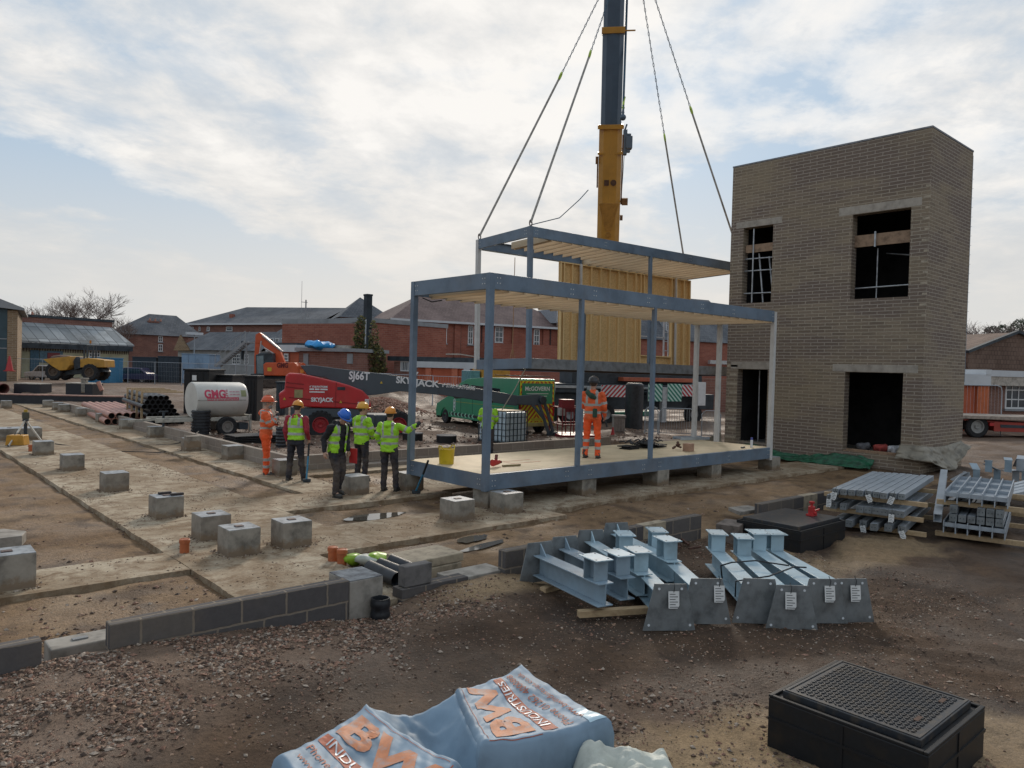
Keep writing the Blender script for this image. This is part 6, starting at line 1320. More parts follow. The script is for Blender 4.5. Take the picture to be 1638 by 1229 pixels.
t = thing('white_bag', 'white bag of rubbish on the rubble right of the orange deck worker', 'bag', tuple(W(970,674))); b = B(); b.sph((0,0,.25), .38, 12, 8, (1,.8,.6)); o = b.build('bag_body', MC['sack_white'], t, smooth=60)
for v_ in o.data.vertices: v_.co += V((noise.noise(v_.co*4), noise.noise(v_.co*4+V((2,2,2))), noise.noise(v_.co*4+V((7,1,1)))))*.16
t,_,_ = boxthing('grey crate on the rubble beyond the black pads', 'grey_crate', 'crate', 982, 1000, 668, 678, 31., .6, M('crate_grey', (.28,.25,.23))); 
t = thing('green_netting', 'green plastic barrier lying on the rubble below the crane carrier', 'netting', tuple(W(1010,668))); B().bar((-2.6,.4,.18),(1.2,-.4,.22),.3,.3).bar((1.2,-.4,.2),(2.6,1.0,.25),.2,.25).build('barrier_bar', M('green_bar', (.02,.17,.10), rough=.5, n=.2), t, bevel=.04)
t = thing('green_netting', 'green plastic barrier beyond the white posts left of the tower', 'netting', tuple(W(1130,655))); B().bar((-2.5,1.,.25),(1.4,-1.,.25),.25,.25).build('barrier_bar', MC['green_bar'], t, bevel=.04)
p = WD(1014, 658, 33.5); t = thing('black_barrel', 'big ribbed black barrel in front of the crane carrier', 'barrel', (p.x,p.y,0)); r_ = .40; h_ = WD(1014,613,33.5).z; B().lathe([(.0001,0),(r_,0),(r_,h_-.08),(r_*.8,h_),(.0001,h_)], (0,0,0), 26).build('barrel_body', mdct, t, smooth=40)
t = thing('traffic_cone', 'small red cone on the rubble between the crate and the pads', 'cone', tuple(W(980,700))); B().lathe([(.16,0),(.16,.03),(.10,.03),(.02,.42),(.0001,.42)], (0,0,0), 14).build('cone_body', mred2, t, smooth=30)
# ---------------- people ----------------
def remesh(b, vox, name, mats, parent, sm_=4, cls=None, label=None):
    fold = name in ('trousers','jacket','waistcoat','jumper')
    me = bpy.data.meshes.new('tmp'); me.from_pydata(b.v, [], b.f); bm = bmesh.new(); bm.from_mesh(me); bmesh.ops.recalc_face_normals(bm, faces=bm.faces); bm.to_mesh(me); bm.free()
    o = bpy.data.objects.new('tmp', me); scene.collection.objects.link(o); m_ = o.modifiers.new('r', 'REMESH'); m_.mode = 'VOXEL'; m_.voxel_size = vox
    s_ = o.modifiers.new('s', 'SMOOTH'); s_.iterations = sm_; s_.factor = .5
    n_ = bpy.data.meshes.new_from_object(o.evaluated_get(bpy.context.evaluated_depsgraph_get())); bpy.data.objects.remove(o); bpy.data.meshes.remove(me)
    n_.name = name; n_.materials.clear()
    for m in (mats if isinstance(mats, (list, tuple)) else [mats]): n_.materials.append(m)
    if fold:
        sd_ = random.random()*9; off = []
        for v_ in n_.vertices:
            c = v_.co; k = noise.noise(V((c.x*7, c.y*7, c.z*15+sd_)))+.6*noise.noise(V((c.x*16+sd_, c.y*16, c.z*24+c.x*12))); off.append(v_.normal*(k*.016))
        for v_, o_ in zip(n_.vertices, off): v_.co += o_
    if cls: n_.polygons.foreach_set('material_index', [cls(p.center, p.normal) for p in n_.polygons])
    n_.polygons.foreach_set('use_smooth', [True]*len(n_.polygons))
    o = bpy.data.objects.new(name, n_); scene.collection.objects.link(o); o.parent = parent
    if label: o['label'] = label
    return o
mskin = M('skin', (.42,.25,.18), rough=.55, n=.08, ns=10); mlime = M('hivis_lime', (.33,.66,.03), rough=.65, n=.12, ns=4); mor = M('hivis_orange', (.72,.115,.03), rough=.65, n=.12, ns=4, stain=.12); mor3 = M('hivis_orange_bright', (.82,.10,.02), rough=.65, n=.1, ns=4)
mref = M('reflective_band', (.36,.37,.35), rough=.4, n=.1); mnavy = M('navy_trousers', (.022,.023,.032), rough=.85, n=.3, ns=6, stain=.5, bump=.004); mboot = M('boot_grey', (.06,.055,.05), rough=.7, n=.3); mblack = M('jacket_black', (.018,.018,.022), rough=.75, n=.3, ns=7); mredc = M('sleeve_red', (.30,.025,.04), rough=.75, n=.15)
hats = {'orange': M('hat_orange', (.62,.10,.03), rough=.3, n=.03, spec=.5), 'yellow': M('hat_yellow', (.68,.34,.04), rough=.3, n=.03, spec=.5), 'blue': M('hat_blue', (.02,.13,.55), rough=.3, n=.03, spec=.5), 'black': M('hat_black', (.03,.03,.035), rough=.3, n=.03, spec=.5), 'amber': M('hat_amber', (.66,.26,.03), rough=.3, n=.03, spec=.5)}
mglv = M('glove_dark', (.03,.035,.045), rough=.8)
def limb(b, pts, rs, n=12):
    pts = [V(p) for p in pts]
    for i in range(len(pts)-1): b.cyl(tuple(pts[i]), tuple(pts[i+1]), rs[i], rs[i+1], n)
    for p, r_ in zip(pts, rs): b.sph(tuple(p), r_, 12, 8)
def torso(b, secs, lean):
    n = 18; q = []
    for z, rx, ry, oy in secs:
        for j in range(n): t_ = 2*math.pi*j/n; q.append((rx*math.copysign(abs(math.cos(t_))**.85, math.cos(t_)), oy+lean*max(0, z-.95)+ry*math.copysign(abs(math.sin(t_))**.85, math.sin(t_)), z))
    k = len(secs); b.add(q, [(i*n+j, i*n+(j+1) % n, (i+1)*n+(j+1) % n, (i+1)*n+j) for i in range(k-1) for j in range(n)] + [tuple(reversed(range(n))), tuple(range((k-1)*n, k*n))])
def hand(b, wr, dirv, up, curl=.5, side=1, sc=1.):
    """palm + four unequal bent fingers + thumb; dirv: pointing of hand, up: back of hand"""
    w_, d, u = V(wr), V(dirv).normalized(), V(up); u = (u - d*u.dot(d)).normalized(); s_ = d.cross(u)*side
    limb(b, [w_, w_+d*.045, w_+d*.085], [.026*sc,.036*sc,.034*sc], 10)
    for k, (off, ln) in enumerate(((-.030,.062),(-.010,.074),(.010,.070),(.029,.054))):
        p0 = w_+d*.085+s_*off*1.05; d1 = (d - u*curl*.6).normalized(); d2 = (d - u*curl*1.8).normalized(); limb(b, [p0, p0+d1*ln*.5, p0+d1*ln*.5+d2*ln*.5], [.0105,.0095,.0085], 7)
    p0 = w_+d*.03-s_*.03; limb(b, [p0, p0-s_*.03+d*.03-u*.01, p0-s_*.03+d*.062-u*.025], [.013,.011,.009], 7)
def person(label, foot, theta, arms, legs=None, lean=0., head=(0,0,0), hyaw=0., hpitch=0., hat='yellow', top='jacket', topm=None, sleeve=None, legm=None, band_leg=False, scale=1., hood=None, gloves=False, z0=None, under=None, beard=None, zb=(1.08,1.24)):
    P0 = V(foot); fw = f0*math.cos(rad(theta)) + r0*math.sin(rad(theta)); a = math.atan2(fw.y, fw.x) - math.pi/2
    t = thing('person', label, 'person', tuple(P0), a); t.scale = (scale,)*3
    legs = legs or dict(L=((-.10,0,.93),(-.115,.03,.50),(-.12,-.01,.10)), R=((.10,0,.93),(.115,.03,.50),(.12,-.01,.10)))
    ly = lambda z: lean*max(0, z-.95)
    hc = V((head[0], head[1]+ly(1.66)+.02, 1.665+head[2])); nk = V((0, ly(1.48), 1.47)); HR = Matrix.Rotation(rad(hyaw), 3, 'Z') @ Matrix.Rotation(rad(hpitch), 3, 'X'); HP = lambda x, y, z: hc + HR @ V((x, y, z))
    # body: one continuous skin surface
    b = B(); torso(b, [(.88,.13,.08,0),(1.1,.12,.075,0),(1.35,.15,.085,0),(1.45,.11,.07,0),(1.5,.05,.05,0)], lean)
    limb(b, [nk, hc-V((0,.015,.06))], [.062,.056]); T3 = Matrix.Translation(hc) @ HR.to_4x4(); hb = B(T3)
    hb.sph((0,-.01,.03), .098, 16, 12, (.80,.98,1.08)).sph((0,.025,-.055), .066, 14, 10, (.86,.95,1.05)).cyl((0,.085,.015),(0,.112,-.022),.010,.017,8).sph((0,.104,-.025),.017,8,6).sph((-.076,-.01,-.01),.022,8,6,(.4,.8,1.3)).sph((.076,-.01,-.01),.022,8,6,(.4,.8,1.3)).sph((0,.075,-.075),.024,8,6,(1.2,.8,.5)).sph((0,.07,.03),.055,10,6,(1.1,.5,.35)).sph((0,.068,-.105),.028,8,6)
    b.v += [] ; o_ = len(b.v); b.v += hb.v; b.f += [tuple(i+o_ for i in f) for f in hb.f]; b.mi += [0]*len(hb.f)
    for k in 'LR': h_, kn, an = [V(q) for q in legs[k]]; limb(b, [h_, kn, an, an+V((0,.10,-.05))], [.075,.048,.038,.032])
    for k in 'LR': s_, el, wr = [V(q) for q in arms[k][:3]]; s_ = s_+V((0,ly(s_.z),0)); limb(b, [s_, el, wr], [.05,.038,.026]); hd_, up_ = (arms[k][3], arms[k][4]) if len(arms[k]) > 3 else ((wr-el), (0,1,0)); hand(b, wr, hd_, up_, arms[k][5] if len(arms[k]) > 5 else .5, 1 if k == 'R' else -1)
    body = remesh(b, .0085, 'body', mskin, t, 2)
    for s_ in (-1, 1): B(T3).sph((s_*.030,.083,.008), .011, 10, 8).build('eye', M('eye_white', (.55,.53,.5), rough=.2), t, smooth=True)
    B(T3).sph((0,.092,-.058), .02, 10, 6, (1.2,.4,.3)).build('lips', M('lip', (.30,.12,.10)), t, smooth=True)
    hr = B(T3); hr.sph((0,-.02,.03), .103, 14, 10, (.82,.97,1.0)); hr.build('hair', M('hair_brown', (.06,.045,.035), rough=.8, n=.3, ns=40) if not beard else M('hair_grey', (.25,.24,.23), n=.3, ns=40), t, smooth=True)
    if beard: B(T3).sph((0,.045,-.085), .062, 12, 8, (1.05,.85,.85)).build('beard', M('hair_grey', (.25,.24,.23)), t, smooth=True)
    # helmet
    hm = B(T3); prof = [(.128,.052),(.126,.075),(.118,.115),(.095,.150),(.055,.172),(.0001,.178)]; n = 22; q = []
    for rr_, z in prof:
        for j in range(n): q.append((rr_*.92*math.cos(2*math.pi*j/n), rr_*1.10*math.sin(2*math.pi*j/n)-.005, z-.012))
    hm.add(q, [(i*n+j, i*n+(j+1) % n, (i+1)*n+(j+1) % n, (i+1)*n+j) for i in range(len(prof)-1) for j in range(n)])
    q = []
    for z, k1, k2 in ((.040,1.,1.),(.046,1.06,1.06),(.034,1.12,1.14)):
        for j in range(n): a_ = 2*math.pi*j/n; ex = .045*max(0, math.sin(a_))**2 if z < .04 else .02*max(0, math.sin(a_))**2; q.append((.128*k1*.92*math.cos(a_), .128*k2*1.10*math.sin(a_)-.005+ex, z-.006))
    hm.add(q, [(i*n+j, i*n+(j+1) % n, (i+1)*n+(j+1) % n, (i+1)*n+j) for i in range(2) for j in range(n)]); ridge = [(0,-.13,.08),(0,-.09,.145),(0,-.03,.172),(0,.04,.168),(0,.09,.14),(0,.12,.09)]; hm.tube(ridge, .012, 6)
    hto = hm.build('hard_hat', hats[hat], t, smooth=50, fix=False); sd_ = hto.modifiers.new('s','SOLIDIFY'); sd_.thickness = .005
    # boots
    for k in 'LR':
        an = V(legs[k][2]); bt = B(); limb(bt, [an+V((0,0,.08)), an+V((0,-.01,-.02)), an+V((0,.03,-.05))], [.056,.054,.048]); limb(bt, [an+V((0,-.02,-.052)), an+V((0,.09,-.05)), an+V((0,.155,-.055))], [.045,.046,.038]); o = remesh(bt, .014, 'boot', mboot, t, 3); 
        B().bar(tuple(an+V((0,-.055,-.092))), tuple(an+V((0,.18,-.092))), .088, .022).build('sole', M('sole_black', (.02,.02,.02)), o, bevel=.008)
    # trousers
    b = B(); torso(b, [(.84,.165,.115,0),(.95,.175,.12,0),(1.06,.165,.11,0)], lean)
    for k in 'LR': h_, kn, an = [V(q) for q in legs[k]]; limb(b, [h_+V((0,0,-.02)), (h_+kn)/2, kn, (kn+an)/2, an+V((0,0,.0))], [.105,.088,.072,.070,.066])
    lm = legm or mnavy
    def lcls(c, n_): return 1 if band_leg and (.20 < c.z < .26 or .36 < c.z < .42) else 0
    remesh(b, .016, 'trousers', [lm, mref], t, 2, lcls)
    # top
    tm = topm or mlime; b = B(); fat = .012
    low = .86 if top == 'jacket' else .95
    torso(b, [(low,.180+fat,.125+fat,0),(1.0,.180+fat,.125+fat,0),(1.15,.178+fat,.120+fat,0),(1.32,.195+fat,.128+fat,0),(1.42,.185+fat,.115+fat,0),(1.49,.10,.09,0),(1.53,.07,.072,0)], lean)
    am = sleeve or tm; segs = []
    for k in 'LR':
        s_, el, wr = [V(q) for q in arms[k][:3]]; s_ = s_+V((0,ly(s_.z),0)); segs.append((s_, el, wr))
    if hood: limb(b, [(-.08,-.08+ly(1.5),1.47),(0,-.12+ly(1.5),1.44),(.08,-.08+ly(1.5),1.47)], [.05,.065,.05])
    bA = b if sleeve is None else B()
    for s_, el, wr in segs: limb(bA, [s_+V((0,0,-.01)), s_.lerp(el,.5), el, el.lerp(wr,.5), el.lerp(wr,.93)], [.078,.068,.060,.054,.046])
    def seg_d(c, a_, b_): ab = b_-a_; t_ = max(0, min(1, (c-a_).dot(ab)/ab.length_squared)); return (c-(a_+ab*t_)).length, t_
    def tcls(c, n_):
        best = min([(seg_d(c, s_, el)+(0,)) for s_, el, wr in segs]+[(seg_d(c, el, wr)+(1,)) for s_, el, wr in segs], key=lambda q: q[0])
        if sleeve is None and abs(c.x) > .15 and best[0] < .085:
            return 1 if (best[2] == 0 and .62 < best[1] < .82) or (best[2] == 1 and .38 < best[1] < .58) else 0
        if zb[0] < c.z < zb[0]+.055 or zb[1] < c.z < zb[1]+.055: return 1
        if c.z > zb[1]+.05 and .085 < abs(c.x) < .135: return 1
        return 0
    if under:   # open waistcoat over a dark jacket
        bu = B(); torso(bu, [(.90,.182,.125,0),(1.15,.178,.12,0),(1.32,.195,.128,0),(1.42,.185,.115,0),(1.49,.10,.09,0),(1.54,.075,.075,0)], lean)
        for s_, el, wr in segs: limb(bu, [s_+V((0,0,-.01)), s_.lerp(el,.5), el, el.lerp(wr,.5), el.lerp(wr,.93)], [.078,.068,.060,.054,.046])
        limb(bu, [(-.08,-.06+ly(1.5),1.50),(0,-.10+ly(1.5),1.49),(.08,-.06+ly(1.5),1.50)], [.05,.06,.05]); remesh(bu, .015, 'jacket', under, t, 3)
        o = remesh(b0_ := _vest(lean, fat), .015, 'waistcoat', [tm, mref], t, 2, tcls)
        bm = bmesh.new(); bm.from_mesh(o.data); bmesh.ops.delete(bm, geom=[f for f in bm.faces if abs(f.calc_center_median().x) < .075 and f.calc_center_median().y > .02+ly(f.calc_center_median().z)], context='FACES'); bm.to_mesh(o.data); bm.free()
    else:
        o = remesh(b, .015, 'jacket' if top == 'jacket' else 'waistcoat', [tm, mref], t, 3, tcls)
        if sleeve: 
            torso(bA, [(.95,.172,.118,0),(1.32,.188,.122,0),(1.45,.15,.10,0),(1.53,.075,.075,0)], lean); remesh(bA, .015, 'jumper', sleeve, t, 3)
    if gloves:
        for k in 'LR':
            wr = V(arms[k][2]); hd_, up_ = (arms[k][3], arms[k][4]) if len(arms[k]) > 3 else ((wr-V(arms[k][1])), (0,1,0)); g_ = B(); hand(g_, wr-V(hd_).normalized()*.02, hd_, up_, arms[k][5] if len(arms[k]) > 5 else .5, 1 if k == 'R' else -1, 1.12); limb(g_, [wr-V(hd_).normalized()*.03, wr], [.036,.036]); o_g = remesh(g_, .009, 'glove', mglv, t, 0); 
            for v_ in o_g.data.vertices: v_.co += v_.normal*.003
    return t
def _vest(lean, fat):
    b = B(); torso(b, [(.90,.195+fat,.135+fat,0),(1.15,.185+fat,.128+fat,0),(1.32,.198+fat,.134+fat,0),(1.43,.185+fat,.118+fat,0),(1.47,.13,.10,0)], lean); return b
hang = lambda s_, y=.0, x=.0: ((s_*.205,0,1.43),(s_*(.245+x),-.03+y,1.15),(s_*(.245+x),.06+y,.92),(s_*.0,.15,-1),(s_*1,0,0),.6)
def standz(px, py, z=0.): p = W(px, py, z); return (p.x, p.y, z)
# 1 orange suit, arms folded, chin on hand, facing right
person('bearded person in full orange hi-vis suit and orange hard hat with folded arms', standz(424,762,-.05), 78, dict(L=((-.205,0,1.43),(-.25,.08,1.17),(-.06,.26,1.20),(.9,.35,.1),(0,.3,1),.7), R=((.205,0,1.43),(.25,.10,1.17),(.05,.25,1.36),(-.25,-.1,1),(0,1,0),.9)),
       legs=dict(L=((-.10,0,.93),(-.11,.02,.50),(-.11,.0,.10)), R=((.10,0,.93),(.11,.03,.50),(.10,.03,.10))), hat='orange', topm=mor, legm=mor3, band_leg=True, gloves=True, beard=True, hood=True, scale=1.04, lean=.02)
# 2 lime vest over red jumper, back to the camera
t = person('person from behind in lime waistcoat and red sleeves, holding a sledge hammer', standz(472,771,-.03), 12, dict(L=hang(-1), R=((.205,0,1.43),(.27,-.02,1.17),(.25,.12,.96),(0,.2,-1),(1,0,0),1.)), top='vest', sleeve=mredc, hat='amber', legs=dict(L=((-.10,0,.93),(-.14,.02,.50),(-.16,-.02,.10)), R=((.10,0,.93),(.11,.06,.50),(.16,.08,.10))), lean=.05, hpitch=-14, zb=(1.06,1.22), scale=1.0)
q = W(490, 773, -.02); hnd = V(t.location)+ (f0*math.cos(rad(12))+r0*math.sin(rad(12)))*.15 + (r0*math.cos(rad(12))-f0*math.sin(rad(12)))*.25 + V((0,0,.90)); sledge('sledge hammer with a pale blue shaft held upright by the lime waistcoat worker', (q.x, q.y, .0), tuple(hnd+V((0,0,.06))))
# 3 blue hat, open waistcoat, head bowed, walking
t = person('person in a blue hard hat with head bowed and open lime waistcoat over black clothes', standz(537,795,0.), 125, dict(R=((.205,0,1.43),(.27,-.08,1.17),(.28,-.04,.93),(.05,.25,-1),(1,0,0),.5), L=((-.205,0,1.43),(-.25,.02,1.16),(-.20,.12,.93),(0,.2,-1),(-1,0,0),.9)), legs=dict(L=((-.10,0,.93),(-.09,.09,.53),(-.09,-.05,.14)), R=((.10,0,.93),(.08,.10,.52),(.06,.06,.10))), hat='blue', under=mblack, hpitch=-32, head=(0,.09,-.05), lean=.12, scale=.99, hyaw=-8)
B().box(-.24,-.225,.12,.34,.68,.98).build('folder', M('folder_red', (.45,.03,.03), rough=.5), t, bevel=.004); KIDS(t)[-1]['label'] = 'red document folder in the hand'
# 4 lime hooded jacket turned to the right
person('person in a lime hooded jacket and yellow hard hat looking right, behind a pedestal', standz(577,770,0.), 35, dict(L=((-.205,0,1.43),(-.26,.03,1.17),(-.12,.2,1.0),(1,.2,0),(0,.3,1),.6), R=((.205,0,1.43),(.27,.05,1.18),(.14,.22,1.0),(-1,.2,0),(0,.3,1),.6)), hat='yellow', topm=mlime, hood=True, hyaw=-38, scale=.98, gloves=True)
# 5 lime jacket, arm stretched to the post
hp = V((8.98, 13.22, 1.50)); fp = V(standz(621,786,0.)); th_ = 14; fw_ = f0*math.cos(rad(th_))+r0*math.sin(rad(th_)); rt2 = r0*math.cos(rad(th_))-f0*math.sin(rad(th_)); dl = hp-fp; lx, lyy = dl.dot(rt2), dl.dot(fw_); ln_ = math.hypot(lx, lyy)
hx, hy = lx*min(1,.62/ln_), lyy*min(1,.62/ln_)
person('person in lime jacket and amber hard hat resting a gloved hand on the corner post', tuple(fp), th_, dict(L=((-.205,0,1.43),(-.29,-.02,1.19),(-.25,.10,1.0),(.3,.6,-.5),(-1,0,0),.6), R=((.205,0,1.43),(.40,.06,1.33),(.60,.10,1.46),(.6,.25,.7),(0,-1,.2),.25)), hat='amber', topm=mlime, hood=True, gloves=True, scale=.97, legs=dict(L=((-.10,0,.93),(-.11,.02,.50),(-.12,.0,.10)), R=((.10,0,.93),(.13,.04,.50),(.15,.06,.10))), zb=(1.02,1.16))
# 6 behind the near corner post
person('person in a lime jacket standing behind the near corner post, looking away', standz(779,731,0.), 5, dict(L=((-.205,0,1.43),(-.27,.02,1.17),(-.15,.22,1.05),(1,.3,0),(0,0,1),.6), R=((.205,0,1.43),(.27,.03,1.17),(.18,.2,1.0),(-1,.3,0),(0,0,1),.6)), hat='black', topm=mlime, hpitch=-22, lean=.10, hood=True, scale=.97)
# 7 orange worker on the deck
t = person('person in orange hi-vis clothes and black hard hat standing on the deck', (deck(946,733)[0], deck(946,733)[1], dz), 20, dict(L=((-.205,0,1.43),(-.27,.06,1.17),(-.2,.22,1.08),(.3,.8,0),(0,0,1),.6), R=((.205,0,1.43),(.27,.0,1.16),(.24,.14,.95),(.0,.5,-.8),(1,0,0),.8)), hat='black', topm=mor, legm=mor3, band_leg=True, hood=True, scale=1.02, zb=(1.0,1.17), legs=dict(L=((-.10,0,.93),(-.13,.02,.50),(-.15,-.01,.10)), R=((.10,0,.93),(.12,.02,.50),(.13,.02,.10))))
b = B(); limb(b, [(-.10,-.10,1.47),(0,-.15,1.40),(.06,-.12,1.36)], [.06,.07,.05]); remesh(b, .015, 'green_hood', M('hood_green', (.03,.07,.05)), t); b = B(); b.box(.04,.14,-.19,-.13,.92,1.12); b.build('belt_pouch', M('hood_green', (0,0,0)), t, bevel=.02); B().cyl((.24,.17,.87),(.27,.28,.70),.02).build('drill', mdk, t)
# ---------------- background buildings ----------------
mrb = brickmat('red_brick', (.245,.080,.055), (.32,.115,.078), (.30,.20,.16), .5, .16, .012, blot=(.20,.065,.045), blot_s=.5, mix=.5, bump=0); mrb2 = brickmat('dull_brick', (.19,.085,.065), (.25,.12,.09), (.26,.19,.16), .5, .16, .012, blot=(.15,.08,.07), mix=.5, bump=0); mbbk = brickmat('buff_brick', (.20,.135,.08), (.27,.19,.115), (.35,.3,.24), .5, .16, .012, bump=0); mbrn = brickmat('bungalow_brick', (.17,.075,.055), (.235,.11,.08), (.24,.18,.15), .23, .075, .012, bump=.003)
def rooft(name, c1, c2, bw=.35, rh=.3): return brickmat(name, c1, c2, tuple(v*.6 for v in c1), bw, rh, .02, blot=tuple(v*1.35 for v in c2), blot_s=.35, mix=.6, bump=.01, rough=.8)
mslt = rooft('slate_roof', (.085,.092,.105), (.125,.13,.14)); mtile = rooft('tile_roof', (.125,.088,.085), (.175,.125,.115)); mbt = rooft('brown_tile', (.13,.085,.065), (.17,.115,.09), .3, .33)
mcrm = M('cream_wall', (.42,.40,.27), n=.15, ns=.5, stain=.2); mfas = M('white_fascia', (.52,.54,.56), n=.05, ns=1); mfrm = M('window_frame_white', (.62,.63,.63), rough=.5, n=.04); mgls = M('window_glass', (.05,.065,.08), rough=.12, n=.3, ns=.6, spec=.8); mtl = M('teal_sheet', (.035,.065,.08), rough=.5, n=.2, ns=.6); morw = M('orange_boarding', (.42,.10,.045), rough=.7, n=.12, ns=.6); mtrim = M('grey_trim', (.26,.27,.28), n=.1, ns=1); mdoor = M('dark_door', (.06,.05,.055), rough=.6)
class Bld:
    """building whose front runs from pixel column xL (depth DL) to xR (depth DR)"""
    def __init__(s, name, label, cat, xL, DL, xR, DR, py=600):
        a, c = WD(xL, py, DL), WD(xR, py, DR); d = V((c.x-a.x, c.y-a.y, 0)); s.L = d.length; s.z0 = min(gz_far(a), gz_far(c)); s.t = thing(name, label, cat, (a.x, a.y, s.z0), math.atan2(d.y, d.x)); s.f = pl(a, d)
    def p(s, px, py): q = s.f(px, py); return (q[0], q[1]-s.z0)
    def box(s, x0, x1, y0, y1, za, zb_, nm, mat, par=None, **k): return B().box(x0, x1, y0, y1, za, zb_).build(nm, mat, par or s.t, **k)
    def win(s, px0, px1, py0, py1, bars=(1,2), sill=True, nm='window', mat=None, y=0.):
        a, c = s.p(px0, py1), s.p(px1, py0); x0, x1, za, zb_ = a[0], c[0], a[1], c[1]; fw_ = min(.09, (x1-x0)*.14); b = B()
        b.box(x0, x1, y-.06, y-.001, za, za+fw_).box(x0, x1, y-.06, y-.001, zb_-fw_, zb_).box(x0, x0+fw_, y-.06, y-.001, za+fw_, zb_-fw_).box(x1-fw_, x1, y-.06, y-.001, za+fw_, zb_-fw_)
        for k in range(1, bars[0]+1): x = x0+(x1-x0)*k/(bars[0]+1); b.box(x-fw_*.3, x+fw_*.3, y-.055, y-.03, za+fw_, zb_-fw_)
        for k in range(1, bars[1]+1): z = za+(zb_-za)*k/(bars[1]+1); b.box(x0+fw_, x1-fw_, y-.052, y-.028, z-fw_*.35, z+fw_*.35)
        o = b.build(nm, mat or mfrm, s.t); B().box(x0+.02, x1-.02, y-.025, y-.001, za+.02, zb_-.02).build('pane', mgls, o)
        if sill: B().box(x0-.08, x1+.08, y-.14, y-.001, za-.12, za-.002).build('sill', mtrim, o)
        return o
def gz_far(p): return .35*sm(42, 70, math.hypot(p.x, p.y))
def hip(b, x0, x1, y0, y1, ze, zr, rx0, rx1, ov=.35, th=.12):
    x0 -= ov; x1 += ov; y0 -= ov; y1 += ov; ym = (y0+y1)/2; v_ = [(x0,y0,ze),(x1,y0,ze),(x1,y1,ze),(x0,y1,ze),(rx0,ym,zr),(rx1,ym,zr)]
    b.add(v_, [(0,1,5,4),(1,2,5),(2,3,4,5),(3,0,4),(3,2,1,0)]); return b
def chimney(par, x, y, z0, z1, w_=.6, mat=None, pots=2, nm='chimney'):
    o = B().box(x-w_/2, x+w_/2, y-.35, y+.35, z0, z1).box(x-w_/2-.06, x+w_/2+.06, y-.41, y+.41, z1-.25, z1-.12).build(nm, mat or mrb2, par)
    for k in range(pots): B().cyl((x-w_*.25+k*w_*.5, y, z1), (x-w_*.25+k*w_*.5, y, z1+.35), .12, .10, 10).build('chimney_pot', mter, o)
# far left workshop
g = Bld('workshop', 'dark teal sheeted workshop with a brick corner at the far left edge', 'workshop', -150, 62, 27, 66)
h_ = g.p(27, 494)[1]; hl = g.p(0, 484)[1]
g.box(0, g.p(12,500)[0], 0, 14, 0, hl-.1, 'sheeted_wall', mtl); g.box(g.p(12,500)[0]+.005, g.L, -.05, 14, 0, h_-.15, 'brick_corner', mbbk)
b = B(); b.prism([(-.3,hl+.35),(g.p(0,484)[0],hl+.3),(g.L+.5,h_+.05),(g.L+.5,h_-.15),(-.3,hl+.1)], -.5, 14.3, 'y'); b.build('roof', mtrim, g.t)
for py in (542, 557): g.box(0, g.p(11,540)[0], -.05, -.001, g.p(5,py)[1]-.05, g.p(5,py)[1]+.03, 'rail', mtrim)
# left shed with pale corrugated roof
g = Bld('long_shed', 'long low cream shed with a streaked pale sheet roof, behind the dumper', 'shed', 24, 78, 205, 88)
ze_, zt_ = g.p(200, 552)[1], g.p(192, 523)[1]; zw = g.p(200,553)[1]
g.box(0, g.L, 0, 10, 0, g.p(200,556)[1], 'cream_wall', mcrm)
msheet = brickmat('sheet_roof', (.22,.24,.25), (.42,.44,.45), (.10,.11,.12), 1.05, 2.4, .05, blot=(.12,.125,.125), blot_s=.22, mix=.85, bump=0, off=0.)
b = B(); yb = 3.2; b.add([(-.2,-.5,ze_),(g.L+.4,-.5,ze_),(g.L-.3,yb,zt_),(-.2,yb,zt_),(-.2,-.5,ze_-.15),(g.L+.4,-.5,ze_-.15),(g.L-.3,yb,zt_-.15),(-.2,yb,zt_-.15)], [(0,1,2,3),(7,6,5,4),(0,4,5,1),(1,5,6,2),(2,6,7,3),(3,7,4,0)]); b.build('sheet_roof', msheet, g.t)
g.box(-.2, g.L-.2, yb+.01, yb+.4, zt_-1., g.p(195,515)[1]-.0, 'upper_wall', mrb2); g.box(-.2, g.L, yb-.1, yb+.6, g.p(195,515)[1]+.01, g.p(195,511)[1], 'parapet', mdk); g.box(0, g.L+.2, -.55, -.35, ze_-.75, ze_-.16, 'fascia', mdk)
b = B()
for k in range(46): x = .2+k*g.L/46; b.box(x, x+.14, -.04, -.001, g.p(200,557)[1]-.75, g.p(200,557)[1]-.2)
b.build('dentil_band', M('dentil_dark', (.12,.09,.07)), g.t); g.box(-.3, .3, -.1, 1.5, 0, g.p(24,548)[1], 'end_pier', mbbk)
g.win(142, 160, 561, 571, (3,1), False); g.box(g.p(48,560)[0], g.p(62,560)[0], -.1, -.001, 0, g.p(50,560)[1], 'blue_door', M('door_blue', (.06,.12,.17), n=.2)); g.box(g.p(63,560)[0], g.p(100,560)[0], -.1, -.001, g.p(63,580)[1], g.p(63,561)[1], 'blue_panel', M('panel_blue', (.10,.17,.22), n=.2)); g.box(g.p(75,560)[0], g.p(95,560)[0], -.16, -.101, g.p(63,576)[1], g.p(63,564)[1], 'red_sign', M('sign_darkred', (.20,.05,.05)))
for px, w_ in ((45,.8),(84,.7)): chimney(g.t, g.p(px,505)[0], yb+.9, g.p(px,510)[1]-.5, g.p(px,495 if px == 45 else 503)[1], w_, mrb2, 2 if px == 45 else 1)
def aerial(par, x, y, z0, z1): B().cyl((x,y,z0),(x,y,z1),.025,n=6).bar((x-.6,y,z1-.1),(x+.6,y,z1-.1),.03).build('aerial', mtrim, par)
aerial(g.t, g.p(41,500)[0], yb+1., g.p(41,500)[1], g.p(41,482)[1])
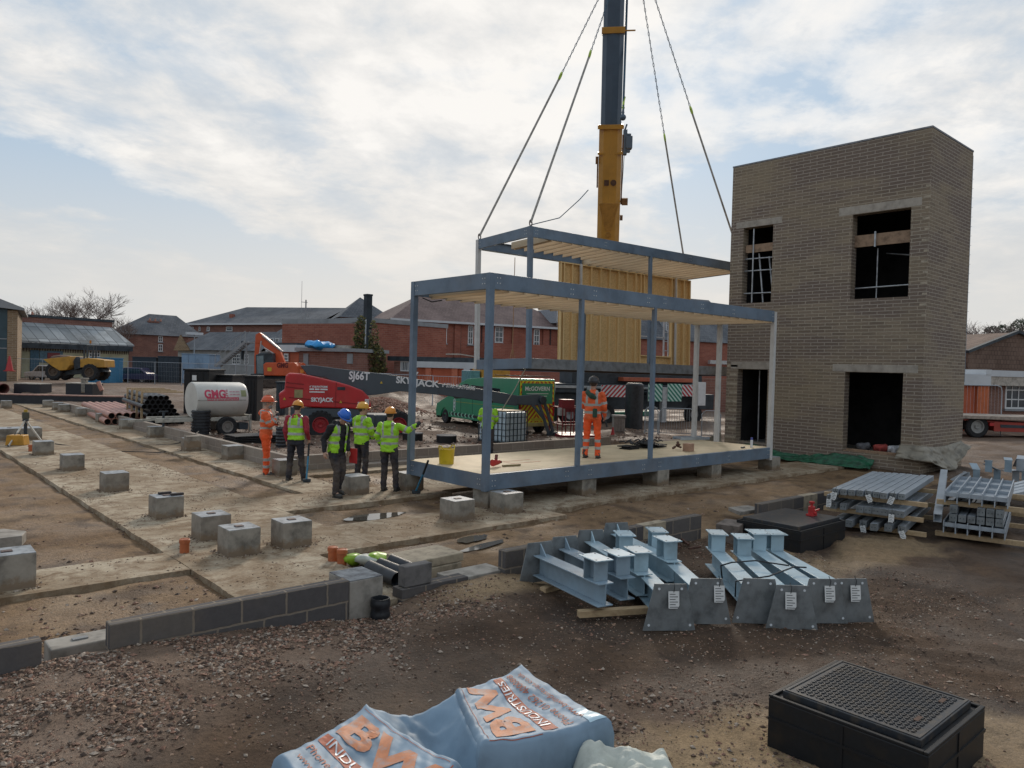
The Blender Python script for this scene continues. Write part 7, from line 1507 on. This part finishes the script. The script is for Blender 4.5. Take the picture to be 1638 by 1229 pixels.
# house left of centre
g = Bld('brick_house', 'brick house with grey hipped roof and big chimney, right of the cream shed', 'house', 205, 102, 300, 108)
ze_ = g.p(235,536)[1]; g.box(0, g.L, 0, 8, 0, ze_, 'wall', mrb2); o = hip(B(), 0, g.L+2, 0, 8, ze_+.01, g.p(260,515)[1]+1.2, 4.2, g.L).build('roof', mslt, g.t); chimney(g.t, g.p(256,520)[0], 2.5, g.p(256,536)[1], g.p(256,513)[1], 1.5, mrb2, 3); chimney(g.t, g.p(239,522)[0], 5, g.p(239,530)[1], g.p(239,521)[1], .9, mrb2, 1)
g.win(253, 260, 538, 547, (1,1)); g.win(253, 260, 551, 562, (1,1)); aerial(g.t, g.p(252,512)[0], 2.5, g.p(252,513)[1], g.p(252,506)[1])
# gabled grey shed + container
g = Bld('gabled_building', 'low building with a buff brick gable and grey slate roof, behind the blue container', 'building', 284, 92, 420, 84)
ze_ = g.p(310,560)[1]; zr_ = g.p(289,533)[1]; xg = g.p(309,560)[0]; g.box(0, g.L, 0, 7, 0, ze_, 'wall', M('grey_render', (.30,.31,.31), n=.1, ns=1, stain=.2))
b = B(); b.add([(-.3,-.4,ze_),(g.L,-.4,ze_),(g.L,3.5,zr_+.3),(1.2,3.5,zr_+.3),(-.3,7.4,ze_),(g.L,7.4,ze_)], [(0,1,2,3),(4,3,2,5),(0,3,4),(0,4,5,1)]); b.build('roof', mslt, g.t); B().add([(-.32,-.42,ze_-.1),(xg,-.42,ze_-.1),(1.0,-.43,zr_-.2)], [(0,1,2)]).add([(-.32,-.30,ze_-.1),(xg,-.30,ze_-.1),(1.0,-.31,zr_-.2)], [(0,2,1)]).build('gable_wall', mbbk, g.t)
for px in (378, 391, 372): g.win(px, px+7, 567, 583, (1,2), False)
g.box(g.p(389,550)[0], g.p(391,550)[0], -.3, -.1, ze_-1, g.p(390,550)[1]+.3, 'flue', mdk)
t, L_, h_ = boxthing('pale blue steel storage container behind the mesh fence', 'storage_container', 'container', 290, 334, 567, 600, 74., 3., M('container_blue', (.20,.30,.42), rough=.5, n=.15, ns=.8), z0=.3); B().box(L_*.1,L_*.3,-.05,-.031,.4,.9).build('notice', mtag, t); B().box(L_*.72,L_*.85,-.05,-.031,.5,.9).build('notice', mtag, t)
t, L_, h_ = boxthing('dark navy storage container, right of the yellow dumper', 'storage_container', 'container', 211, 249, 572, 603, 74., 3., M('container_navy', (.022,.035,.05), rough=.5), z0=.3); boxthing('dark navy storage container next to the blue container', 'storage_container', 'container', 252, 286, 571, 603, 74., 3., M('container_navy', (.02,.03,.05)), z0=.3); boxthing('bright blue skip directly behind the dumper', 'blue_skip', 'skip', 138, 175, 573, 602, 68., 2.4, M('skip_blue', (.03,.17,.32), rough=.5, n=.1), z0=.3)
# steel stair
p = WD(340, 600, 70.); e = WD(400, 600, 70.); t = thing('steel_stair', 'grey open steel staircase rising in front of the slate roofed building', 'stairs', (p.x,p.y,.3), math.atan2(e.y-p.y, e.x-p.x)); S_ = lambda x, y: (lambda q: (q[0], q[1]-.3))(local(t, x, y))
a, c = S_(344,586), S_(392,547); b = B(); b.bar((a[0],0,a[1]),(c[0],0,c[1]),.08,.25).bar((a[0],1.2,a[1]),(c[0],1.2,c[1]),.08,.25); b.build('stringer', mtrim, t)
b = B(); b.bar((a[0],0,a[1]+1.),(c[0],0,c[1]+1.),.05).bar((a[0],1.2,a[1]+1.),(c[0],1.2,c[1]+1.),.05)
for k in range(7): q = (a[0]+(c[0]-a[0])*k/6, a[1]+(c[1]-a[1])*k/6); b.bar((q[0],0,q[1]),(q[0],0,q[1]+1.),.04)
b.build('handrail', mtrim, t); b = B()
for k in range(14): q = (a[0]+(c[0]-a[0])*k/13, a[1]+(c[1]-a[1])*k/13); b.box(q[0]-.15,q[0]+.15,.04,1.16,q[1]-.03,q[1]+.02)
b.build('treads', mtrim, t); B().box(c[0],c[0]+1.6,0,1.2,c[1]-.1,c[1]).cyl((c[0]+1.4,.1,0),(c[0]+1.4,.1,c[1]),.08).cyl((c[0]+.1,.1,0),(c[0]+.1,.1,c[1]),.08).build('landing', mtrim, t)
# big institutional brick block
g = Bld('brick_block', 'wide dull brick block with a long grey hipped roof on the skyline', 'building', 297, 118, 500, 106)
ze_ = g.p(330,520)[1]; g.box(0, g.L, 0, 12, 0, g.p(300,519)[1], 'wall', mrb2)
b = B(); zr_ = g.p(358,505)[1]+1.8; b.add([(-.5,-.5,g.p(297,519)[1]),(g.L+1,-.5,g.p(297,519)[1]),(g.L+1,6,zr_-.4),(6.5,6,zr_),(-.5,12.5,g.p(297,519)[1]),(g.L+1,12.5,g.p(297,519)[1])], [(0,1,2,3),(4,3,2,5),(0,3,4),(0,4,5,1)]); b.build('roof', mslt, g.t)
g.box(-.5, g.L, -.6, -.501, g.p(297,519)[1]-.15, g.p(297,519)[1]+.1, 'gutter', mfas)
for px, w_ in ((303,3),(307,3),(331,5),(362,10),(318,3)): g.win(px, px+w_, 523, 529.5, (0,1))
b = B(); px = g.p(352,512)[0]; g.box(px-.3,px+.3,2,2.6,ze_+.2,ze_+1.8,'chimney',mrb)
# low slate building with dormer windows left of the red building
g = Bld('dormer_building', 'low slate roofed wing with small dormer windows above the orange hoarding', 'building', 415, 88, 480, 80)
ze_ = g.p(440,550)[1]; g.box(0, g.L, 0, 7, 0, ze_, 'wall', mrb2); hip(B(), 0, g.L, 0, 7, ze_+.01, g.p(430,520)[1]+.6, 1.5, g.L-1).build('roof', mslt, g.t)
for px in (432, 441, 450): g.win(px, px+6, 541, 549, (0,0), False, nm='dormer')
# red flat roofed building: two faces
g = Bld('boiler_house', 'tall red brick flat roofed building with ivy and a slim black chimney', 'building', 477, 66, 582, 60)
zt_ = g.p(530,512)[1]; zt2 = g.p(582,508)[1]; zt_ = zt2; zb2 = g.p(480,551)[1]
g.box(0, g.L, 0, 9, 0, zt_-.35, 'wall', mrb); 
def p2(px, py): return g.p(px, py)
g.box(-.1, g.L+.1, -.15, 9.1, zt_-.349, zt_, 'parapet', mtrim)
q0_ = g.p(504,517); q1_ = g.p(515,548); g.box(q0_[0], q1_[0], -.06, -.001, q1_[1], q0_[1]-.15, 'blue_panel', M('panel_bright_blue', (.10,.24,.46), n=.1, ns=1)); g.box(q0_[0]-.12, q0_[0]-.01, -.08, -.001, q1_[1], q0_[1]-.05, 'pale_jamb', mtrim)
bh = g
g2_ = Bld('boiler_house_wing', 'red brick wing to the right of the black chimney with a grey door', 'building', 583, 60.2, 641, 64.5)
g2_.box(.05, g2_.L, 0, 9, 0, g2_.p(590,512)[1]-.3, 'wall', mrb); g2_.box(.05, g2_.L+.1, -.15, 9.1, g2_.p(590,512)[1]-.299, g2_.p(590,512)[1]+.1, 'parapet', mtrim)
a, c = g2_.p(604,590), g2_.p(613,565); g2_.box(a[0], c[0], -.06, -.001, 0, c[1], 'door', mtrim); g2_.box(a[0]-.1, c[0]+.4, -.12, -.061, c[1], c[1]+.18, 'door_lintel', mfas)
g3 = Bld('pyramid_roof_building', 'dark pyramid slate roof rising behind the red flat roofed building', 'building', 545, 82, 622, 84); ze_ = g3.p(580,509)[1]; g3.box(0, g3.L, 0, 6, 0, ze_, 'wall', mrb2); am = g3.p(584,487); b = B(); b.add([(-.4,-.4,ze_),(g3.L+.4,-.4,ze_),(g3.L+.4,6.4,ze_),(-.4,6.4,ze_),(am[0],3,am[1]+1.)], [(0,1,4),(1,2,4),(2,3,4),(3,0,4),(3,2,1,0)]); b.build('roof', mslt, g3.t)
# chimney, ivy
p = WD(586, 600, 58.5); t = thing('flue_chimney', 'slim black chimney standing against the red brick building', 'chimney', (p.x, p.y, 0)); hc_ = WD(586,471,58.5).z
B().box(-.24,.24,-.26,.26,0,hc_-.15).box(-.27,.27,-.29,.29,hc_-.149,hc_).build('stack', M('stack_black', (.03,.04,.048), n=.15, ns=.8), t, bevel=.03); B().cyl((-.33,-.3,WD(586,560,58.5).z),(-.33,-.3,WD(586,512,58.5).z),.05).build('drain_pipe', mfas, t)
def leafmass(name, label, cat, loc, blobs, n, mats, size=.12, seed=1, trunk=None):
    r_ = random.Random(seed); b = B(); me_v = []; me_f = []; mi = []
    for k in range(n):
        bx_ = blobs[r_.randrange(len(blobs))] if len(blobs) < 2 else r_.choices(blobs, [q[3]*q[4]*q[5] for q in blobs])[0]
        while True:
            d = V((r_.uniform(-1,1), r_.uniform(-1,1), r_.uniform(-1,1)))
            if d.length < 1: break
        d = d.normalized()*(d.length**.4); c = V((bx_[0]+d.x*bx_[3], bx_[1]+d.y*bx_[4], bx_[2]+d.z*bx_[5]))
        if noise.noise(c*(1.3/max(size*4,.3))+V((seed,0,0))) < -.12: continue
        a = V((r_.gauss(0,1), r_.gauss(0,1), r_.gauss(0,1))).normalized(); e = a.orthogonal().normalized(); s_ = size*r_.uniform(.6,1.4); o_ = len(me_v)
        me_v += [c-a*s_, c+e*s_*.5, c+a*s_, c-e*s_*.5]; me_f.append((o_,o_+1,o_+2,o_+3)); mi.append(r_.randrange(len(mats)))
    me = bpy.data.meshes.new('foliage'); me.from_pydata([tuple(v_) for v_ in me_v], [], me_f)
    for m in mats: me.materials.append(m)
    me.polygons.foreach_set('material_index', mi); t = thing(name, label, cat, loc); o = bpy.data.objects.new('foliage', me); scene.collection.objects.link(o); o.parent = t
    if trunk: trunk(t)
    return t
mlf = [M('ivy_dark', (.04,.055,.02), n=.3), M('ivy_olive', (.10,.10,.03), n=.3), M('ivy_yellow', (.17,.14,.04), n=.3)]
p = WD(582, 600, 56.9)
leafmass('ivy', 'olive ivy climbing the red wall on both sides of the black chimney', 'ivy', (p.x, p.y, 0), [tuple((-V((math.sin(0),0,0))+V(((r0*((px-582)*57/1205)).x, (r0*((px-582)*57/1205)).y, WD(px,py,57).z))))+(w_,.35,h_) for px, py, w_, h_ in ((573,535,.45,1.2),(572,552,.5,1.3),(574,570,.7,1.4),(578,586,1.1,1.),(596,540,.4,1.3),(597,560,.5,1.3),(601,578,.9,1.2),(590,590,1.6,.8),(576,517,.35,.6))], 6500, mlf, .11, 5, trunk=lambda t: B().tube([(0,.1,0),(-.1,.2,2.),(-.2,.25,4.)], .05, 5).build('stem', M('ivy_stem', (.1,.07,.05)), t))
# low link building with white fascia and orange boarding
g = Bld('low_link_building', 'low brick building with grey flat roof edge and blue sheet on top', 'building', 478, 57, 566, 54.8)
zt_ = g.p(520,562)[1]; g.box(0, g.L, 0, 4, 0, zt_-.02, 'wall', mrb2); g.box(-.2, g.L+.2, -.3, 4.1, zt_-.019, g.p(520,557)[1], 'roof_edge', mtrim); a, c = g.p(486,590), g.p(494,566); g.box(a[0],c[0],-.08,-.001,0,c[1],'door',mtrim); a, c = g.p(556,582), g.p(565,566); g.box(a[0],c[0],-.08,-.001,a[1],c[1],'vent_panel',mtrim)
z_ = g.p(520,557)[1]; q_ = g.p(497,552); q2 = g.p(543,552); g.box(q_[0], q2[0], 1., 3.2, z_+.001, z_+.25, 'roof_deck', mpale)
p = WD(512, 553, 56.); t = thing('blue_sheet', 'bright blue tarpaulin bundled on the flat roof of the low building', 'sheet', tuple(p)); b = B(); b.sph((0,0,0), 1., 20, 10, (1.2,.7,.32)); o = b.build('bundle', M('sheet_bright_blue', (.03,.28,.62), rough=.45, n=.1, ns=2), t, smooth=60)
for v_ in o.data.vertices: v_.co += V((0,0,noise.noise(v_.co*3)*.25))
g = Bld('orange_hoarding_building', 'flat roofed building with white fascia and orange boarded wall behind the digger', 'building', 434, 60, 478, 57.5)
zt_ = g.p(450,552)[1]; g.box(0, g.L-.05, 0, 5, 0, g.p(450,563)[1], 'orange_wall', morw); g.box(-.5, g.L-.05, -.25, 5, g.p(450,563)[1]+.001, zt_, 'white_fascia', mfas); g.box(-.5, g.L-.05, -.2, 5, zt_+.001, zt_+.15, 'roof', mdk)
a, c = g.p(448,582), g.p(464,565); g.box(a[0], c[0], -.05, -.001, a[1], c[1], 'brick_infill', mrb); g.win(456, 463, 566, 578, (1,1), False, y=-.06)
# long red brick building with hipped roof
g = Bld('long_red_building', 'long red brick building with brown tiled hipped roof and white sash windows', 'building', 628, 76, 1185, 98)
ze_ = g.p(640,512)[1]; q_ = lambda px, py: g.p(px, py)
Lw = g.p(893,525)[0]; g.box(0, Lw, 0, 10, 0, ze_, 'wall', mrb); zr_ = g.p(666,476)[1]+.9; xr0 = g.p(666,476)[0]+2.5
hip(B(), 0, Lw+2, 0, 10, ze_+.05, zr_, xr0, Lw-3, .5).build('roof', mtile, g.t); g.box(-.55, Lw+.5, -.62, -.501, ze_-.1, ze_+.12, 'gutter', mfas)
for a in ((702,715,519,549),(748,757,521,551),(791,805,523,548),(853,863,527,557),(637.5,640.5,518,549)): g.win(*a)
a, c = g.p(645,562), g.p(653,534); g.box(a[0],c[0],-.06,-.001,a[1],c[1],'door',mdoor)
for px in (693, 736, 770, 826, 880, 671): x = g.p(px,540)[0]; g.box(x-.05,x+.05,-.12,-.001,0,ze_-.1,'downpipe',M('pipe_dark', (.06,.04,.04)))
for px in (660, 678, 731, 823, 872): x = g.p(px,540)[0]; g.box(x-.35,x+.35,-.18,-.122,0,ze_-.12,'pilaster',mrb)
B().bar((g.p(636,566)[0],-1.2,g.p(636,566)[1]),(g.p(729,567)[0],-1.2,g.p(729,567)[1]),.15,.15).bar((g.p(729,567)[0],-1.2,g.p(729,567)[1]),(g.p(760,572)[0],-1.2,g.p(760,572)[1]),.12,.12).build('service_pipe', mpale, g.t)
g.box(g.p(762,560)[0], Lw, -2.2, -.2, 0, g.p(770,549)[1], 'lower_wing', mrb)
# right half: slate roof and dormer behind the timber panel
x0 = Lw+.3; g.box(x0, g.L, -1.5, 9, 0, g.p(1130,549)[1], 'wall', mrb); b = B(); z1_ = g.p(1130,549)[1]; hip(b, x0, g.L, -1.5, 10, z1_+.02, g.p(1100,490)[1]+1.5, x0+6, g.L-2, .4).build('roof', mslt, g.t)
for px, y0_, y1_ in ((1060,513,530),(886,497,515)): 
    w_ = 9 if px > 1000 else 6; a, c = g.p(px-2,y1_+2), g.p(px+w_+2,y0_-2); g.box(a[0],c[0],-.6,3.5,a[1],c[1],'dormer',M('dormer_cheek', (.30,.32,.35))); g.win(px, px+w_, y0_, y1_, (1,1), False, y=-.6)
g.win(1096, 1110, 556, 572, (1,1)); B().bar((g.p(1112,579)[0],-2.5,g.p(1112,579)[1]),(g.p(1180,582)[0],-2.5,g.p(1180,582)[1]),.45,.45).build('silver_duct', M('duct_silver', (.5,.5,.5), metal=.5, rough=.35), g.t)
# low orange building under it
g = Bld('orange_boarded_wing', 'low wing with dark roof, white fascia and orange boards behind the boom', 'building', 630, 58, 782, 54)
z1_, z2_ = g.p(700,588)[1], g.p(700,579)[1]; xo = g.p(672,590)[0]
g.box(0, xo, 0, 5, 0, g.p(650,579)[1], 'brick_wall', mrb2); g.box(xo+.01, g.L, -.3, 5, 0, z1_-.03, 'orange_wall', morw); g.box(xo, g.L+.1, -.5, 5, z1_-.029, z2_, 'white_fascia', mfas); g.box(-.5, g.L, -.2, 5.2, z2_+.001, z2_+.35, 'roof', mdk)
for px in (690, 732): x = g.p(px,600)[0]; g.box(x-.25,x+.25,-.42,-.301,0,z1_-.04,'board_pier',M('orange_pier', (.50,.16,.09), n=.1))
g.win(641, 656, 578, 594, (4,0), False); g.box(g.p(747,600)[0],g.p(757,600)[0],-.5,-.301,0,g.p(750,590)[1],'white_panel',mfas)
# brick wall right of white posts
g = Bld('yard_wall', 'red brick yard wall seen between the white posts and the tower', 'wall', 1100, 48, 1200, 48); g.box(0, g.L, 0, .4, 0, g.p(1150,606)[1], 'brickwork', mrb2)
# radio mast
p = WD(487, 600, 90.); t = thing('radio_mast', 'thin radio mast with stays standing behind the red brick building', 'mast', (p.x,p.y,0)); zt_ = WD(487,480,90.).z; B().cyl((0,0,0),(0,0,zt_),.08,n=6).bar((-.6,0,zt_-.3),(.2,0,zt_-.3),.06).cyl((.4,0,0),(.4,0,zt_-1.),.03,n=5).build('mast_pole', mtrim, t)
p = WD(480, 600, 92.); t = thing('whip_aerial', 'very thin tall aerial left of the radio mast', 'aerial', (p.x,p.y,0)); B().cyl((0,0,0),(0,0,WD(480,450,92.).z),.04,.02,n=5).build('aerial_pole', mtrim, t)
# ---- right side: bungalow, orange boards, far houses ----
g = Bld('bungalow', 'brown brick bungalow with a wide tiled gable roof and white window at the right edge', 'bungalow', 1576, 42, 1800, 45)
zf = g.p(1600,607)[1]; g.box(0, g.L, 0, 9, 0, zf-.35, 'wall', mbrn); g.box(-.4, g.L, -.5, 9.2, zf+.15, g.p(1600,593)[1], 'white_fascia', mfas); g.box(-.2, g.L, -.45, 9.1, zf-.349, zf+.149, 'roof_edge', mpale); g.win(1606, 1650, 610, 654, (3,2))
g2_ = Bld('tiled_house', 'house end with a broad brown tiled gable rising behind the bungalow', 'house', 1548, 56, 1800, 60); q_ = g2_.p; b = B(); ze_ = q_(1552,585)[1]
b.prism([(0,0),(0,q_(1550,564)[1]),(q_(1625,532)[0],q_(1625,532)[1]),(q_(1700,563)[0],q_(1700,563)[1]),(q_(1700,563)[0],0)], 0, 10, 'y'); b.build('tiled_gable', mbt, g2_.t); B().bar((-.3,-.15,q_(1550,563)[1]),(q_(1625,531)[0],-.15,q_(1625,531)[1]),.35,.2).bar((q_(1625,531)[0],-.15,q_(1625,531)[1]),(q_(1700,562)[0],-.15,q_(1700,562)[1]),.35,.2).build('verge_board', mdk, g2_.t)
g2_.box(-1.4, -.05, .5, 1.5, 0, q_(1545,547)[1], 'chimney_stack', mrb)
g = Bld('orange_boarded_block', 'orange boarded block with a white stepped fascia right of the brick tower', 'building', 1480, 39, 1580, 39.5); zf = g.p(1560,614)[1]; g.box(0, g.L, 0, 3, 0, zf-.1, 'orange_boards', morw); g.box(g.p(1560,640)[0], g.L, -.15, -.001, 0, zf-.12, 'orange_door', M('orange_bright', (.48,.13,.05), n=.08)); g.box(0, g.L, -.25, 3, zf-.099, g.p(1560,599)[1], 'white_fascia', mfas); g.box(g.p(1570,640)[0], g.L, -.27, 3, g.p(1560,599)[1]+.001, g.p(1560,591)[1], 'white_block', mfas)
g = Bld('far_house', 'small grey gabled house with a white window far behind the bungalow', 'house', 1552, 110, 1592, 112); b = B(); q_ = g.p; b.prism([(0,0),(0,q_(1552,556)[1]),(q_(1569,537)[0],q_(1569,537)[1]),(q_(1592,556)[0],q_(1592,556)[1]),(q_(1592,556)[0],0)], 0, 9, 'y'); b.build('gable_wall', M('slate_blue', (.14,.17,.20), n=.1, ns=1), g.t); g.win(1567, 1573, 543, 549, (1,0), False)
# ---- trees ----
mbk2 = M('bark_grey', (.14,.115,.10), rough=.9, n=.25, ns=4)
def bare_tree(label, px, pyb, pyt, D, spread=.7, seed=1, depth=6):
    p = WD(px, pyb, D); H_ = WD(px, pyt, D).z; r_ = random.Random(seed); t = thing('bare_tree', label, 'tree', (p.x, p.y, 0), 0, 'bare winter trees'); bt, bb_ = B(), B()
    def grow(b, p0, d, ln, rad_, k):
        mid = p0+d*ln*.5+V((r_.gauss(0,.04), r_.gauss(0,.04), 0))*ln; p1 = p0+d*ln+V((r_.gauss(0,.05), r_.gauss(0,.05), 0))*ln
        b.tube([tuple(p0), tuple(mid), tuple(p1)], [rad_, rad_*.85, rad_*.7], 6 if k > 3 else 3)
        if k == 0: return
        for _ in range(3 if k > 3 else 4):
            dd_ = (d + V((r_.gauss(0,spread), r_.gauss(0,spread), r_.uniform(-.1,.5)))*.62).normalized(); grow(bb_, mid.lerp(p1, r_.uniform(.2,1.)), dd_, ln*r_.uniform(.66,.86), rad_*.58, k-1)
    grow(bt, V((0,0,0)), V((0,0,1)), H_*.32, H_*.028, depth); bt.build('trunk', mbk2, t); bb_.build('branches', M('twig_brown', (.20,.155,.14), rough=.9, n=.2), t)
bare_tree('large spreading bare tree behind the cream shed on the far left', 135, 600, 461, 100, 1.05, 3, 6); bare_tree('smaller bare tree right behind the end of the cream shed', 190, 600, 495, 98, .9, 8, 5); bare_tree('small bare tree behind the chimneys at the far left', 50, 600, 488, 96, .8, 4, 5)
bare_tree('bare tree just right of the brick tower on the skyline', 1558, 600, 512, 90, 1.0, 6, 6); bare_tree('bare tree above the bungalow roof at the right edge', 1616, 600, 503, 80, .95, 9, 6); bare_tree('tall thin bare tree beside the right edge of the picture', 1634, 600, 506, 85, .95, 12, 6)
mev = [M('evergreen_dark', (.030,.048,.026), n=.3), M('evergreen_mid', (.055,.075,.035), n=.3)]
for lb, px, py, D, s_, sd_ in (('dark evergreen conifer behind the far grey house', 1586, 545, 95, 1.9, 1), ('second dark evergreen above the bungalow verge', 1605, 542, 90, 1.7, 2), ('dark evergreen hedge behind the ridge at the right edge', 1632, 541, 85, 2.2, 3)):
    p = WD(px, py, D); leafmass('evergreen_tree', lb, 'tree', (p.x, p.y, 0), [(0,0,p.z-s_*.6,s_*1.2,s_,s_*1.0),(0,0,p.z+s_*.1,s_*.6,s_*.6,s_*.9),(s_*.9,0,p.z-s_*.9,s_,s_,s_*.7)], 9000, mev, .14, sd_, trunk=lambda t, z_=p.z: B().cyl((0,0,0),(0,0,z_),.2,.1).build('trunk', mbk2, t))
# ---- cars, fencing, odds ----
def car(label, px0, px1, pyt, pyb, D, mat):
    a, c = WD(px0, pyb, D), WD(px1, pyb, D); t = thing('parked_car', label, 'car', (a.x,a.y,.3), math.atan2(c.y-a.y,c.x-a.x), 'cars parked behind the dumper'); L_ = math.hypot(c.x-a.x,c.y-a.y); L_ = max(L_, 3.8); h_ = 1.45
    B().prism([(0,.3),(0,.75),(L_*.2,.85),(L_*.34,h_),(L_*.75,h_),(L_*.92,.9),(L_,.8),(L_,.3)], 0, 1.7, 'y').build('body', mat, t, bevel=.08); B().prism([(L_*.25,.87),(L_*.36,h_-.1),(L_*.73,h_-.1),(L_*.86,.92)], -.01, 1.71, 'y').build('windows', mgl, t)
    for x in (L_*.2, L_*.8):
        for y in (.1, 1.6): wheel(t, x, y, .31, .31, .2, M('hub_pale', (.2,.2,.2)), -1 if y < 1 else 1)
car('white car parked left of the dumper skip', 38, 66, 575, 597, 72, M('car_white', (.5,.5,.52), rough=.3)); car('purple car parked between the blue skip and the dark container', 176, 196, 578, 598, 72, M('car_purple', (.045,.04,.09), rough=.3)); car('silver van like car parked just left of the dark container', 195, 212, 577, 600, 76, M('car_silver', (.42,.43,.45), rough=.3))
t = thing('traffic_cone', 'red traffic cone standing by the teal workshop', 'cone', tuple(WD(15, 594, 64.))); B().lathe([(.45,0),(.45,.06),(.30,.06),(.06,1.3),(.0001,1.3)], (0,0,0), 14).build('cone_body', mred2, t, smooth=30)
t = thing('lamp_post', 'small floodlight on a thin pole in front of the slate roof', 'lamp', tuple(WD(310, 600, 76.))); zt_ = WD(310,545,76.).z; B().cyl((0,0,0),(0,0,zt_-.5),.06,n=6).build('pole', mtrim, t); B().box(-.8,.8,-.2,.2,zt_-.55,zt_-.3).build('lamp_head', mfas, t)
def heras(px0, px1, D0, D1, lab, pyb=600, h=2.0):
    n = max(1, round((WD(px1,pyb,D1)-WD(px0,pyb,D0)).length/3.5))
    for k in range(n):
        a, c = WD(px0+(px1-px0)*k/n, pyb, D0+(D1-D0)*k/n), WD(px0+(px1-px0)*(k+1)/n, pyb, D0+(D1-D0)*(k+1)/n); z_ = gz_far(a); t = thing('fence_panel', ORD[k]+' panel from the left,'+lab, 'fence', (a.x,a.y,z_), math.atan2(c.y-a.y,c.x-a.x), 'mesh fence panels'); L_ = math.hypot(c.x-a.x, c.y-a.y)-.05
        B().tube([(0,0,0),(0,0,h),(L_,0,h),(L_,0,0)], .022, 5).build('frame', mgal, t); b = B()
        for j in range(1, 16): b.bar((L_*j/16,0,.1),(L_*j/16,0,h),.006)
        for j in range(1, 5): b.bar((0,0,h*j/5),(L_,0,h*j/5),.006)
        b.build('mesh', mgal, t)
heras(0, 205, 66, 70, ' mesh fence line in front of the cream shed'); heras(205, 420, 70, 60, ' mesh fence line in front of the containers'); heras(560, 760, 50, 46, ' mesh fence line before the red brick wing')
t = thing('fence_panel', 'mesh fence panel with rounded corner in front of the orange block, right edge', 'fence', tuple(WD(1540,700,37.)), math.atan2((WD(1610,700,37.)-WD(1540,700,37.)).y, (WD(1610,700,37.)-WD(1540,700,37.)).x)); t.location.z = 0
q = lambda x, y: local(t, x, y); zt_ = q(1560,616)[1]; xr_ = q(1602,650)[0]; B().tube([(-2,0,zt_),(xr_-.25,0,zt_),(xr_-.05,0,zt_-.08),(xr_,0,zt_-.3),(xr_,0,0)], .025, 6).build('frame', mgal, t); b = B()
for j in range(22): x = -1.9+j*(xr_+1.9)/22; b.bar((x,0,0),(x,0,zt_),.006)
b.build('mesh', mgal, t)
# skyline filler trees on both far sides (low scrub far away)
leafmass('far_scrub', 'distant band of dark scrub beyond the site at the right edge', 'scrub', tuple(WD(1700,600,140.)), [(k*6.-20, k*2, 3., 5., 3., 3.) for k in range(8)], 3000, mev, .5, 9)
